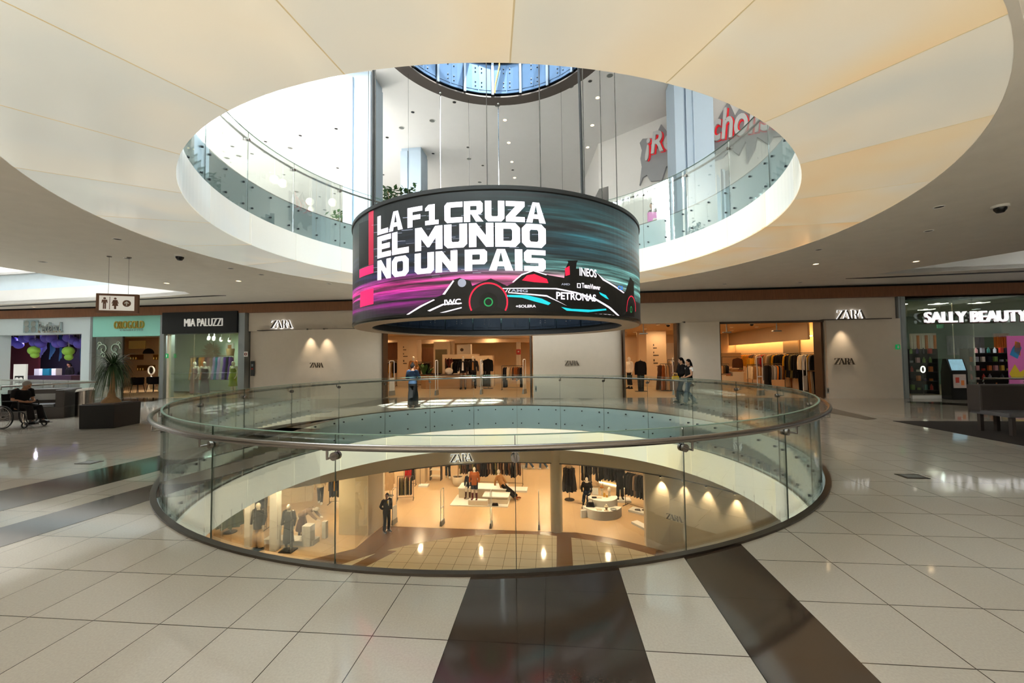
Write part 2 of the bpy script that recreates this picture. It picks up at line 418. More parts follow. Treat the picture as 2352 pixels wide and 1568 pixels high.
# ------------------------------------------------------------------ floors, slabs, ceilings
HC = lambda r, n=160: circ(CX, CY, r, n)
def uvp(pts): return [tuple(UV(u, v)[:2]) for u, v in pts]
RV = [(-12, -11), (10, -11), (10, -5), (-12, -5)]  # unseen opening behind the camera, added to light the near floor and shop fronts
ext = uvp([(-34, -12), (24, -12), (24, 40), (-34, 40)])
struct('floor', MB().plate([uvp([(-34, -12), (24, -12), (24, 17.62), (-34, 17.62)]), HC(5.78)], -.10, 0), 'floor_tile', smooth=False)
struct('floor_shops', MB().plate([uvp([(-34, 17.62), (24, 17.62), (24, 40), (-34, 40)])], -.10, .004), 'floor_shop', smooth=False)
LVOID = [(-15.4, 4), (-15.45, 11), (-15.2, 12.4), (-14.7, 13.7), (-14.4, 14.25), (-14.6, 14.7), (-16, 15.05), (-20, 15.5), (-30, 16.2), (-30, 4)]
RVOID = [(12.4, 4), (12.3, 12.2), (11.9, 13.0), (11.4, 13.9), (10.75, 15.2), (11.3, 15.15), (13.1, 14.95), (14.8, 14.75), (22, 14.2), (22, 4)]
struct('ceiling', MB().plate([ext, HC(7.36), uvp(LVOID), uvp(RVOID), uvp(RV)], 4.42, 4.56), 'plaster_taupe', smooth=False)
struct('floor_upper', MB().plate([ext, HC(5.78), uvp(LVOID), uvp(RVOID), uvp(RV)], 5.78, 5.88), M('floor_upper_tile', '#c9c7c4', .3, var=.05), smooth=False)
struct('ceiling_lower', MB().plate([ext, HC(5.78)], -1.5, -1.38), 'plaster_taupe', smooth=False)
struct('floor_lower', MB().plate([ext], -6.0, -5.88), 'floor_lower_tile', smooth=False)
# dark granite inlays of the gallery floor
def inlay(pts, name='trim_1'): struct(name, MB().plate([pts], .0005, .0025), 'floor_granite', smooth=False)
def tuvp(u, v, a=TA): return (u*cos(a) + v*sin(a), -u*sin(a) + v*cos(a))
def strip(u0, u1, v0, a, n=8, v1=None):
    """band along v between u0 and u1, cut by the edge of the opening"""
    lo = [tuvp(u0, v0, a), tuvp(u1, v0, a)]; hi = []
    cu = CX*cos(a) - CY*sin(a); cv = CX*sin(a) + CY*cos(a)
    for i in range(n+1):
        u = u1 + (u0-u1)*i/n
        hi.append(tuvp(u, v1 if v1 is not None else cv - sqrt(max(5.79**2 - (u-cu)**2, 0)), a))
    return lo + hi
inlay(strip(-.66, .53, -3, TA)); inlay(strip(1.125, 1.72, -3, TA))
A2 = atan2(.23, 1)
inlay(strip(-8.1, -7.0, -6, A2, v1=9.0)); inlay(strip(-6.3, -5.64, -6, A2, v1=6.6))
def pxfl(*pts): return [tuple(onz(x, y, 0)[:2]) for x, y in pts]
inlay(pxfl((508, 1012), (700, 957), (792, 957), (745, 970), (600, 1010)))
inlay(pxfl((772, 936), (868, 917), (905, 915), (898, 926), (850, 933)))
inlay(pxfl((1228, 909), (1290, 909), (1294, 917), (1226, 918))); inlay(pxfl((1322, 911), (1352, 911), (1362, 919), (1334, 919)))
inlay(pxfl((1650, 918), (1760, 920), (1880, 945), (1800, 950), (1700, 935)))
inlay(pxfl((1895, 938), (1915, 938), (2015, 962), (1990, 964), (1905, 948)))
inlay(pxfl((2085, 921), (2352, 932), (2352, 941), (2190, 930), (2085, 924)))
inlay(pxfl((0, 925), (385, 914), (345, 922), (0, 936)))
struct('trim_2', MB().plate([uvp([(8.6, 4), (8.5, 11.62), (16, 11.75), (16, 4)])], .0005, .006), M('carpet_dark', '#1d1815', .95, var=.2, scale=60))
# lower floor: brown ring round the opening and shop floor
lr = circ(UC, VC, 9.45, 64, radians(5), radians(178), False); li = circ(UC, VC, 8.85, 64, radians(178), radians(5), False)
struct('trim_3', MB().plate([uvp([(9, 10), (9, 19), (-10, 19.0), (-14, 19), (-14, 12)] + [(-11.2, 10)] + li[1:-1])], -5.8795, -5.877), M('granite_brown', '#6b4e33', .25, var=.12, scale=30), smooth=False)
struct('floor_shop_lower', MB().plate([uvp([(-40, 13.2), (-10.2, 14.0), (-9.45, 14.99), (-8.26, 15.92), (-8.1, 18.14), (0.2, 18.2)] +
      [(UC + 9.4*cos(radians(a)), VC + 9.4*sin(radians(a))) for a in (78, 70, 65, 60)] + [(24, 17.2), (24, 40), (-40, 40)])], -5.8765, -5.873), 'floor_shop', smooth=False)
struct('trim_4', MB().plate([uvp([(-9.6, 11), (-9.0, 11), (-6.5, 15.9), (-7.1, 15.9)])], -5.8785, -5.8775), 'granite_brown')
struct('trim_5', MB().plate([uvp([(-.2, 8), (.4, 8), (.4, 18.0), (-.2, 18.0)])], -5.8785, -5.8775), 'granite_brown')

# ------------------------------------------------------------------ rim of the opening at both levels
C2 = (CX, CY)
for nm, z in (('lower', 0.0), ('upper', 5.88)):
    struct('trim_fascia_' + nm, MB().ring(5.716, 5.95, z - .82, z - .01, C2, 138), 'fascia_paint', smooth=True)
    b = MB()
    for i in range(23):                                     # stone slabs of the lit band, with fine joints
        a0 = radians(-86.8 + 15.652*i + .06); b.ring(5.60, 5.66, z - 1.5, z - .80, (0, 0), 8, a0, a0 + radians(15.652 - .12))
    o = b.build('trim_band_' + nm, 'onyx_band' if z else 'onyx_band_lower'); o.location = (CX, CY, 0); o['kind'] = 'structure'
    struct('trim_lip_' + nm, MB().ring(5.66, 5.80, z - .84, z - .80, C2, 138), M('brass_lip', '#8a7a50', .4, .6, var=.05))
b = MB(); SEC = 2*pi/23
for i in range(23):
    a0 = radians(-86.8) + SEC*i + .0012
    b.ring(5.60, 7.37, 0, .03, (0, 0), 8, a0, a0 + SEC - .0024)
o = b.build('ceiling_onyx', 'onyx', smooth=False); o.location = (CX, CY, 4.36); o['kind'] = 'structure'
b = MB()
for i in range(23):
    a0 = radians(-86.8) + SEC*i; b.box((6.485*cos(a0), 6.485*sin(a0), .0145), (1.77, .014, .0315), a0)
o = b.build('trim_onyx_joints', M('joint_resin', '#e2cfa4', .6, emit=.16)); o.location = (CX, CY, 4.36); o['kind'] = 'structure'
struct('trim_soffit_edge', MB().ring(7.36, 7.42, 4.355, 4.45, C2, 160), 'plaster_taupe')
struct('ceiling_onyx_backing', MB().ring(5.67, 7.36, 4.395, 4.44, C2, 96), M('joint_tan', '#8a7350', .8))

# ------------------------------------------------------------------ upper level shell
SK = [(-11, 0), (-7.45, 0), (-7.45, 13.1), (-8.4, 14.9), (-15.7, 15.85), (-30, 17.7), (-30, 13), (-15.7, 13), (-15.7, 11.5), (-11, 11)]  # left arm added to light that side; near corner cut back against sun
struct('ceiling_upper', MB().plate([ext, uvp(SK), HC(2.55, 48), uvp([(-14, -11), (12, -11), (12, -3), (-14, -3)])], 11.76, 11.95), 'plaster_white', smooth=False)  # last hole is an added skylight behind the camera, out of view
sk = MB()
for u in (-28, -26, -24, -22, -20, -18, -16, -14.3, -12.9, -11.5, -10.1, -8.7): sk.bbox((u-.05, 0, 12.5), (u+.05, 17.6, 12.7))
for v in (1, 3, 5, 7, 9, 11, 13, 15): sk.bbox((-30, v-.04, 12.7), (-7.45, v+.04, 12.8))
for v in (4, 9, 14): sk.bbox((-30, v-.15, 12.1), (-7.45, v+.15, 12.5))
struct('window_1', sk, 'white', uv=True)
sw = MB().bbox((-30.15, 0, 11.9), (-30, 18, 13.0)); sw.bbox((-15.7, 15.85, 11.9), (-7.3, 16.0, 13.0)); sw.bbox((-7.45, 0, 11.96), (-7.3, 16, 13.0))
struct('wall_skylight', sw, 'white', uv=True)
oc = MB()
for k in (-1.6, -.55, .55, 1.6): oc.box((CX + k, CY, 12.05), (.12, 5.2, .2)); oc.box((CX, CY + k, 12.05), (5.2, .12, .2))
struct('window_3', oc, 'white')
struct('window_4', MB().lathe([(0, 0), (2.7, 0)], (CX, CY, 12.2), 48), glass('glass_oculus', '#d2dade', .02), smooth=False)
struct('added_rear_window', MB().bbox((-14, -7.1, 12), (12, -6.9, 12.2)), 'white', uv=True)  # bar across the added, unseen rear skylight
# walls: far end, sides and the gallery behind the photographer
w = MB().bbox((-34, 40, -6), (24, 40.2, 12)); struct('wall_far', w, 'plaster_white', uv=True)
struct('wall_left', MB().bbox((-34.2, -12, -6), (-34, 40, 12)), 'plaster_white', uv=True)
struct('wall_right', MB().bbox((24, -12, -6), (24.2, 40, 12)), 'plaster_white', uv=True)
struct('wall_rear', MB().bbox((-34, -12.2, -6), (24, -12, 12)), 'plaster_grey', uv=True)
# slanting arcade wall of the upper level (runs from far left to near right)
P0 = Vector((2.4, 19.05)); P1 = Vector((13.5, 10.7)); dw = (P1-P0).normalized(); nw = Vector((-dw.y, dw.x))
wp = [P0, P1, P1 + nw*.3, P0 + nw*.3]
struct('wall_arcade', MB().plate([[tuple(p) for p in wp]], 5.88, 11.76), 'plaster_white', uv=True)
struct('wall_upper_back', MB().bbox((-34, 27, 5.88), (24, 27.2, 11.76)), 'plaster_white', uv=True)
struct('ceiling_bulkhead', MB().plate([[(2.0, 19.3), (2.6, 18.9), (2.6, 27), (1.2, 27)]], 9.6, 11.76), 'plaster_white', uv=True)
# far fascias of the two side openings
def along(mb, pts, z0, z1, t, off=0.0):
    for p, q in zip(pts[:-1], pts[1:]):
        p = Vector(p); q = Vector(q); d = (q-p).normalized(); n = Vector((-d.y, d.x))
        a = p + n*off; b_ = q + n*off
        mb.plate([[tuple(a), tuple(b_), tuple(b_ + n*t), tuple(a + n*t)]], z0, z1)
    return mb
LF = [(-30, 16.2), (-20, 15.5), (-16, 15.05), (-14.6, 14.7), (-14.4, 14.25), (-14.7, 13.7), (-15.2, 12.4), (-15.45, 11), (-15.4, 4)]
RF = [(12.4, 4), (12.3, 12.2), (11.9, 13.0), (11.4, 13.9), (10.75, 15.2), (11.3, 15.15), (13.1, 14.95), (14.8, 14.75), (22, 14.2)]
struct('trim_left_void', along(MB(), LF, 4.43, 5.05, .06), 'white', uv=True); struct('trim_left_void_upper', along(MB(), LF, 5.05, 5.8, .06, .12), 'fascia_paint', uv=True)
struct('trim_right_void', along(MB(), RF, 4.43, 5.05, .06), 'white', uv=True); struct('trim_right_void_upper', along(MB(), RF, 5.05, 5.8, .06, .12), 'fascia_paint', uv=True)
struct('trim_6', MB().plate([[(-30, 16.62), (-14.1, 15.25), (-13.6, 15.35), (-30, 16.85)]], 4.405, 4.43), 'black', uv=True)
struct('trim_7', MB().plate([[(10.2, 15.75), (24, 14.55), (24, 14.75), (11, 15.85)]], 4.405, 4.43), 'black', uv=True)
# columns of the upper level (white panelled boxes with a dark reveal)
def column(name, u, v, a=1.0, b_=1.0):
    mb = MB().bbox((u-a/2, v, 5.88), (u-a/2+.34, v+b_, 11.6)); mb.bbox((u-a/2+.44, v, 5.88), (u+a/2, v+b_, 11.6)); mb.bbox((u-a/2+.02, v+.07, 5.88), (u+a/2-.02, v+b_-.02, 11.76))
    o = struct(name, mb, M('column_panel', '#b6c8d8', .45, var=.02), uv=True)
column('pillar_1', -6.84, 13.2); column('pillar_2', -6.84, 18.4); 
mb = MB().bbox((4.15, 14.55, 5.88), (4.46, 15.6, 11.7)); mb.bbox((4.55, 14.6, 5.88), (4.80, 15.6, 11.7)); mb.bbox((4.76, 14.5, 5.88), (5.42, 15.3, 11.7)); mb.bbox((4.2, 14.72, 5.88), (5.36, 15.2, 11.76))
struct('pillar_3', mb, 'column_panel', uv=True)

# ------------------------------------------------------------------ shop-front line of this level
VF = 17.6
struct('trim_wood_fascia', MB().bbox((-34, 17.30, 3.93), (24, 17.7, 4.33)), 'wood', uv=True)
struct('trim_shadow_gap', MB().bbox((-34, 17.42, 4.33), (24, 17.7, 4.42)), 'black', uv=True)
struct('wall_bulkhead', MB().bbox((-14.33, 17.50, 3.08), (13.07, 17.85, 3.93)), 'plaster_grey', uv=True)
def slabwall(name, pts, z1, mat='plaster_grey'): struct(name, MB().plate([pts], 0, z1), mat, uv=True, smooth=True)
n = 14
slabwall('wall_panel_1', [(-14.33, 17.9), (-14.33, 17.62), (-13.9, 17.6)] + [(-13.9 + 6.0*i/n, 17.6 - .55*sin(pi*i/n)**.8) for i in range(1, n)] + [(-7.9, 17.62), (-7.9, 17.95)], 3.08)
slabwall('wall_panel_2', [(-1.1, 17.95), (-1.1, 17.45), (-.9, 17.42), (1.9, 17.32)] + [(2.25 + .4*sin(a), 17.72 - .4*cos(a)) for a in (0, .3, .6, .9, 1.2, 1.5)] + [(2.65, 17.95)], 3.08)
slabwall('wall_panel_3', [(4.95, 18.3)] + [(5.35 - .4*cos(a), 17.75 - .4*sin(a)) for a in (0, .3, .6, .9, 1.2, 1.5)] + [(6.45, 17.3), (6.45, 17.9)], 3.08)
slabwall('wall_panel_4', [(10.45, 17.95), (10.45, 17.35), (13.07, 17.3), (13.07, 17.95)], 3.08)
ed = MB()
for u in (-7.82, -1.2, 2.72, 4.88, 6.52, 10.38): ed.bbox((u-.035, 17.5, 0), (u+.035, 18.0, 3.08))
struct('trim_8', ed, M('bronze_frame', '#574638', .4, .5, var=.05), uv=True)
struct('trim_9', MB().bbox((-13.75, 17.30, 3.08), (-7.8, 17.5, 3.11)).bbox((10.3, 17.25, 3.06), (12.75, 17.5, 3.09)).bbox((6.5, 17.4, 3.0), (10.4, 17.6, 3.08)), M('ledge', '#4a4038', .6), uv=True)
struct('trim_10', MB().bbox((-22.62, 17.4, 0), (-22.5, 17.9, 3.93)).bbox((-18.77, 17.35, 0), (-18.56, 17.9, 3.93)).bbox((-14.68, 17.3, 0), (-14.36, 17.9, 3.93)).bbox((13.09, 17.38, 0), (13.17, 17.9, 3.93)).bbox((13.21, 17.42, 0), (13.37, 17.9, 3.93)), 'aluminium', uv=True)
# Interiors of this level
for u, v1 in ((-22.6, 25.2), (-18.66, 25.2), (-14.5, 29.0), (13.2, 25.0)):
    k = v1/17.9; struct('wall_partition', MB().plate([[(u-.05, 17.9), (u+.05, 17.9), (u*k+.05, v1), (u*k-.05, v1)]], 0, 3.9), 'shop_plaster', uv=True)
struct('ceiling_shop', MB().plate([[(-14.45, 17.86), (13.15, 17.86), (18.5, 25), (18.5, 29.1), (-23.5, 29.1)]], 3.15, 3.25), 'shop_ceiling', uv=True)
struct('wall_shop_back', MB().bbox((-22, 29, 0), (14, 29.1, 3.25)), 'shop_plaster', uv=True)
# ------------------------------------------------------------------ glass balustrades round the opening
M('bolt', '#4d565a', .35, .9, var=.05)
def balustrade(name, label, z0):
    t = thing(name, label, 'balustrade', (CX, CY, z0))
    STEP = radians(15.652); A0 = radians(-86.8)
    def panel_mesh():
        b = MB().ring(5.694, 5.706, -.79, 1.10, (0, 0), 10, radians(.05), STEP - radians(.05)); return b.data('glass_panel', 'glass_clear', smooth=False)
    pm = panel_mesh()
    bm_ = MB()
    def boltmesh():
        b = MB(); b.tube([(0, 0, 0), (.03, 0, 0)], .022, 10); return b.data('bolt', 'bolt')
    bo = boltmesh()
    bk = MB().tube([(5.813, 0, -.01), (5.813, 0, -.10), (5.70, 0, -.10)], .011, 8).tube([(5.665, 0, -.10), (5.69, 0, -.10)], .036, 14).tube([(5.708, 0, -.10), (5.735, 0, -.10)], .036, 14).box((5.813, 0, -.02), (.03, .07, .02)).data('rail_bracket', 'steel')
    jt = MB().box((5.70, 0, .155), (.013, .006, 1.89)).data('glass_joint', M('glass_joint', '#38463c', .3, var=.05))
    for i in range(23):
        link('glass_joint', jt, t, (0, 0, 0), A0 + STEP*i)
        p = link('glass_panel', pm, t, (0, 0, 0), A0 + STEP*i)
        for da in (.10, .5, .90):
            for z in (-.13, -.62):
                q = link('bolt', bo, p, (5.672*cos(STEP*da), 5.672*sin(STEP*da), z), STEP*da)
        link('rail_bracket', bk, t, (0, 0, 1.016), A0 + STEP*i)
    MB().tube(circ(0, 0, 5.813, 192) and [(5.813*cos(2*pi*i/192), 5.813*sin(2*pi*i/192), 1.016) for i in range(192)], .029, 12, closed=True).build('handrail', 'steel', t)
    MB().ring(5.735, 5.80, -.005, .022, (0, 0), 138).build('base_channel', 'steel_dark', t)
    MB().ring(5.688, 5.712, 1.10, 1.106, (0, 0), 138).build('glass_edge', M('glass_edge', '#6f8f80', .3, var=.05), t)
    return t
balustrade('glass_balustrade', 'curved glass balustrade with steel handrail round the floor opening beside the photographer', 0.0)
balustrade('glass_balustrade', 'upper glass balustrade round the opening above, over the backlit stone soffit', 5.88)
def straight_rail(label, pts, z0=0.0, posts=None):
    t = tuv('glass_balustrade', label, 'balustrade', pts[0][0], pts[0][1], z0)
    loc = [Vector((p[0]-pts[0][0], p[1]-pts[0][1], 0)) for p in pts]
    rl = MB().tube([p + Vector((0, 0, 1.02)) for p in loc], .026, 10); rl.build('handrail', 'steel', t)
    for p, q in zip(loc[:-1], loc[1:]):
        L = (q-p).length; k = max(1, round(L/1.5)); d = (q-p)/L; an = atan2(d.y, d.x)
        for i in range(k):
            c = p + d*(L*(i+.5)/k)
            MB().box((0, 0, .54), (L/k-.02, .014, 1.08)).build('glass_panel', 'glass_clear', t, loc=c + Vector((-d.y*.08, d.x*.08, 0)), rz=an)
            MB().tube([(0, 0, 1.0), (0, 0, .93), (0, .08, .93)], .012, 6).build('rail_bracket', 'steel', t, loc=p + d*(L*i/k), rz=an)
    return t
straight_rail('glass balustrade of the left opening, behind the wheelchair and bench', [(-16.8, 10.6), (-16.45, 12.95), (-23, 14.5)])
straight_rail('glass balustrade with steel rail in front of the beauty shop, beside the dark bench', [(11.75, 12.85), (12.4, 12.45), (17, 11.8)])

# ------------------------------------------------------------------ the hanging LED drum
RD, ZB, ZT = 3.04, 2.368, 4.345
led = thing('led_screen', 'large black ring shaped LED screen hanging in the middle of the opening', 'screen', (CX, CY, 0))
def cyl(px, py, R=RD):
    w = ray(px, py); a = w.x*w.x + w.y*w.y; b_ = -2*(w.x*CX + w.y*CY); c = CX*CX + CY*CY - R*R
    s = (-b_ - sqrt(max(b_*b_ - 4*a*c, 0)))/(2*a); th = atan2(w.y*s - CY, w.x*s - CX)
    if th > 1.6: th -= 2*pi
    return R*th, EYE + w.z*s
def crop(x, y): return cyl(800 + x/3.5104, 420 + y/3.5104)
def wrap(bm, name, mat, parent, off, R=RD):
    bmesh.ops.triangulate(bm, faces=bm.faces)
    lo = min(v.co.x for v in bm.verts); hi = max(v.co.x for v in bm.verts); s = floor(lo/.1)*.1 + .1
    while s < hi:
        bmesh.ops.bisect_plane(bm, geom=bm.verts[:] + bm.edges[:] + bm.faces[:], plane_co=(s, 0, 0), plane_no=(1, 0, 0)); s += .1
    for v in bm.verts:
        th = v.co.x/R; v.co = Vector(((R+off)*cos(th), (R+off)*sin(th), v.co.y))
    me = bpy.data.meshes.new(name); bm.to_mesh(me); bm.free(); me.materials.append(MATS[mat])
    return link(name, me, parent)
def shape(name, mat, parent, polys, off, px=True):
    bm = bmesh.new()
    for poly in polys:
        P = [crop(*p) for p in poly] if px else poly
        tri = tessellate_polygon([[Vector((x, y, 0)) for x, y in P]]); vs = [bm.verts.new((x, y, 0)) for x, y in P]
        for t in tri:
            try: bm.faces.new([vs[i] for i in t])
            except ValueError: pass
    return wrap(bm, name, mat, parent, off)
def screen_text(name, body, mat, parent, box, off, weight=.0, space=1.0, slant=0.0):
    """box = crop pixels x0, x1, bottom left y, bottom right y, top right y"""
    x0, x1, yl, yr, yt = box
    s0, zl = crop(x0, yl); s1, zr = crop(x1, yr); _, zt = crop(x1, yt)
    me = text_mesh(body, 1.0, weight, 0, 1.0, space); bm = bmesh.new(); bm.from_mesh(me)
    a = min(v.co.x for v in bm.verts); b_ = max(v.co.x for v in bm.verts); h0 = min(v.co.y for v in bm.verts); h1 = max(v.co.y for v in bm.verts)
    for v in bm.verts:
        k = (v.co.x-a)/(b_-a); h = (v.co.y-h0)/(h1-h0)
        v.co = Vector((s0 + (s1-s0)*k + slant*h*(zt-zr), zl + (zr-zl)*k + h*(zt-zr), 0))
    return wrap(bm, name, mat, parent, off)
streak_material('led_picture', [
    (3.62, .75, '#2b7f8c', 1.1, -1.9, -.7), (3.95, .32, '#2a6f66', .5, -2.3, -.9), (3.04, .30, '#9ff0e2', 1.5, -2.2, -.6), (3.35, .5, '#3a4f74', .7, -.9, -2.2),
    (2.80, .26, '#c02aa8', 1.5, -.5, -1.25), (2.62, .2, '#6a1460', 1.2, -.7, -1.4), (2.93, .16, '#ff2a62', 1.8, -.7, -1.25), (3.0, .2, '#6a3cd0', .9, -1.1, -2.0)], '#101417', .74)
MB().ring(3.0, RD, ZB + .07, ZT - .075, (0, 0), 160).build('screen', 'led_picture', led)
MB().lathe([(2.95, ZT-.075), (RD+.006, ZT-.075), (RD+.02, ZT-.06), (RD+.02, ZT), (2.66, ZT), (2.66, ZT-.03)], n=160).build('top_frame', 'black', led)
MB().lathe([(3.0, ZB+.07), (RD+.006, ZB+.07), (RD+.012, ZB+.03), (RD, ZB+.012), (RD-.03, ZB+.006), (RD-.03, ZB+.02)], n=160).build('bottom_frame', 'black_gloss', led)
MB().ring(2.674, RD-.025, ZB, ZB + .03, (0, 0), 160).build('bottom_ring', M('ring_paint', '#b09a84', .6, var=.03), led)
def emat(name, col, e): M(name, col, .5, var=0, emit=e)
emat('led_white', '#f0ebf7', .60); emat('led_black', '#050607', .05); emat('led_red', '#f01840', .62); emat('led_pink', '#ff1a60', .68); emat('led_teal', '#19bccb', .66)
emat('led_green', '#1f9a55', .5); emat('led_grey', '#9aa0b4', .42); emat('led_blue', '#2f7fe8', .6); emat('led_dark', '#15161a', .25); emat('led_crimson', '#a31838', .5)
rnd = random.Random(5)
GLY = {
'L': [[(0,0),(1,0),(1,.26),(.34,.26),(.34,1),(0,1)]], 'A': [[(0,0),(.34,0),(.56,1),(.36,1)], [(.72,0),(1.08,0),(.72,1),(.5,1)], [(.2,.2),(.88,.2),(.8,.42),(.26,.42)]],
'F': [[(0,0),(.34,0),(.34,.36),(.85,.36),(.85,.6),(.34,.6),(.34,.76),(.98,.76),(.98,1),(0,1)]], '1': [[(.1,0),(.9,0),(.9,.22),(.68,.22),(.68,1),(.3,1),(.1,.84),(.1,.7),(.34,.7),(.34,.22),(.1,.22)]],
'C': [[(.15,0),(1,0),(1,.26),(.36,.26),(.34,.32),(.34,.68),(.36,.74),(1,.74),(1,1),(.15,1),(0,.85),(0,.15)]],
'R': [[(0,0),(.34,0),(.34,1),(0,1)], [(.34,.76),(.34,1),(.88,1),(1,.88),(1,.5),(.88,.36),(.34,.36),(.34,.56),(.66,.56),(.68,.6),(.68,.74),(.66,.76)], [(.4,.36),(.72,.36),(1.04,0),(.64,0)]],
'U': [[(0,1),(.34,1),(.34,.3),(.38,.25),(.64,.25),(.68,.3),(.68,1),(1.02,1),(1.02,.15),(.86,0),(.16,0),(0,.15)]], 'Z': [[(0,1),(1,1),(1,.76),(.48,.25),(1,.25),(1,0),(0,0),(0,.24),(.5,.75),(0,.75)]],
'E': [[(0,0),(1,0),(1,.24),(.34,.24),(.34,.38),(.92,.38),(.92,.62),(.34,.62),(.34,.76),(1,.76),(1,1),(0,1)]], 'M': [[(0,0),(.32,0),(.32,.5),(.62,.12),(.72,.12),(1.02,.5),(1.02,0),(1.34,0),(1.34,1),(1.0,1),(.67,.55),(.34,1),(0,1)]],
'N': [[(0,0),(.32,0),(.32,.52),(.72,0),(1.04,0),(1.04,1),(.72,1),(.72,.48),(.32,1),(0,1)]], 'D': [[(0,0),(.34,0),(.34,1),(0,1)], [(.34,0),(.85,0),(1.05,.2),(1.05,.8),(.85,1),(.34,1),(.34,.75),(.66,.75),(.71,.68),(.71,.32),(.66,.25),(.34,.25)]],
'O': [[(.5,0),(.2,0),(0,.2),(0,.8),(.2,1),(.5,1),(.5,.75),(.39,.75),(.34,.68),(.34,.32),(.39,.25),(.5,.25)], [(.5,0),(.86,0),(1.06,.2),(1.06,.8),(.86,1),(.5,1),(.5,.75),(.67,.75),(.72,.68),(.72,.32),(.67,.25),(.5,.25)]],
'P': [[(0,0),(.34,0),(.34,1),(0,1)], [(.34,.76),(.34,1),(.88,1),(1,.88),(1,.44),(.88,.3),(.34,.3),(.34,.52),(.66,.52),(.68,.56),(.68,.74),(.66,.76)]], 'I': [[(0,0),(.34,0),(.34,1),(0,1)]],
'S': [[(0,0),(.86,0),(1,.14),(1,.52),(.88,.62),(.34,.62),(.34,.76),(1,.76),(1,1),(.14,1),(0,.86),(0,.5),(.12,.38),(.66,.38),(.66,.24),(0,.24)]]}
def headline(body, box):
    x0, x1, yl, yr, yt = box; s0, zl = crop(x0, yl); s1, zr = crop(x1, yr); _, zt = crop(x1, yt); H = zt - zr
    pos = 0.0; words = [[]]
    for ch in body:
        if ch == ' ': pos += .26; words.append([]); continue
        w = max(x for g in GLY[ch] for x, y in g)
        for g in GLY[ch]: words[-1].append([(x + pos, y) for x, y in g])
        pos += w + .07
    pos -= .07
    for word, pol in zip(body.split(), words):
        P = [[(s0 + (s1-s0)*x/pos, zl + (zr-zl)*x/pos + H*y) for x, y in g] for g in pol]
        h = shape('headline_word', 'led_white', led, P, .004, px=False); h['label'] = 'white headline word reading ' + word
for body, box in (('LA F1 CRUZA', (236, 1592, 424, 330, 166)), ('EL MUNDO', (236, 1594, 612, 528, 338)), ('NO UN PAIS', (236, 1592, 786, 716, 545))):
    headline(body, box)
    x0, x1, yl, yr, yt = box; ps = []
    for k in range(26):                                     # speed lines trailing to the left of the letters
        x = x0 + (x1-x0)*rnd.random(); f = (x-x0)/(x1-x0); hh = (yr-yt)*(.8 + .2*f)
        y = yl + (yr-yl)*f - hh*rnd.random(); L = 30 + 60*rnd.random(); t = 1.5 + 2.5*rnd.random()
        ps.append([(x-L, y + L*.10*(1-f)), (x, y), (x, y+t), (x-L, y+t + L*.10*(1-f))])
    sp_ = shape('speed_lines', 'led_grey', led, ps, .003); sp_['kind'] = 'stuff'
shape('red_bar', 'led_crimson', led, [[(165, 235), (205, 222), (205, 655), (165, 665)]], .003)
shape('red_panel', 'led_pink', led, [[(100, 880), (203, 850), (203, 975), (97, 1003)]], .0035); shape('red_panel', 'led_pink', led, [[(92, 700), (203, 660), (203, 725), (92, 765)]], .0035)
shape('dark_panel', 'led_black', led, [[(88, 330), (165, 300), (165, 660), (88, 695)]], .0035)
car = shape('racing_car_picture', 'led_black', led, [[(465, 1067), (600, 975), (760, 900), (850, 780), (900, 765), (985, 790), (1000, 830), (1150, 770), (1280, 830), (1340, 800), (1400, 735), (1490, 705), (1620, 745), (1740, 765),
     (1750, 690), (1772, 640), (1765, 625), (1850, 625), (1840, 645), (1835, 690), (1900, 690), (1965, 705), (2060, 770), (2230, 880), (2270, 760), (2300, 800), (2305, 1080), (1700, 1062), (1130, 1052)]], .005)
def disc(cx, cy, r0, r1, n=40, ax=1.0):
    o = [(cx + r1*ax*cos(2*pi*i/n), cy + r1*sin(2*pi*i/n)) for i in range(n)]; q = [(cx + r0*ax*cos(2*pi*i/n), cy + r0*sin(2*pi*i/n)) for i in range(n)]
    return [[o[i], o[(i+1) % n], q[(i+1) % n], q[i]] for i in range(n) if max(o[i][1], o[(i+1) % n][1]) < 1046]
def tyre(cx, cy, r, ax):
    w = shape('tyre_picture', 'led_dark', car, disc(cx, cy, .45*r, r, ax=ax), .006)
    shape('tyre_band', 'led_red', car, disc(cx, cy, .86*r, .93*r, ax=ax), .007); shape('wheel_nut_picture', 'led_green', car, disc(cx, cy, .16*r, .215*r, ax=ax), .007)
tyre(1130, 960, 170, 1.0); tyre(2278, 1020, 120, .33)
shape('driver_picture', 'led_red', car, [[(1400, 785), (1440, 745), (1500, 735), (1600, 775), (1612, 808), (1500, 800)]], .006); shape('camera_pod_picture', 'led_red', car, [[(1745, 690), (1782, 670), (1785, 740), (1750, 750)]], .006)
shape('helmet_picture', 'led_grey', car, disc(917, 806, 0.1, 34, 20), .006)
shape('teal_stripe', 'led_teal', car, [[(1280, 903), (1440, 905), (1560, 933), (1632, 968), (1612, 985), (1500, 955), (1400, 925), (1280, 918)],
     [(1715, 1000), (1800, 1015), (1950, 1022), (2075, 1014), (2080, 1026), (1930, 1042), (1760, 1030)], [(2020, 880), (2075, 905), (2100, 940), (2075, 930), (2030, 900)]], .006)
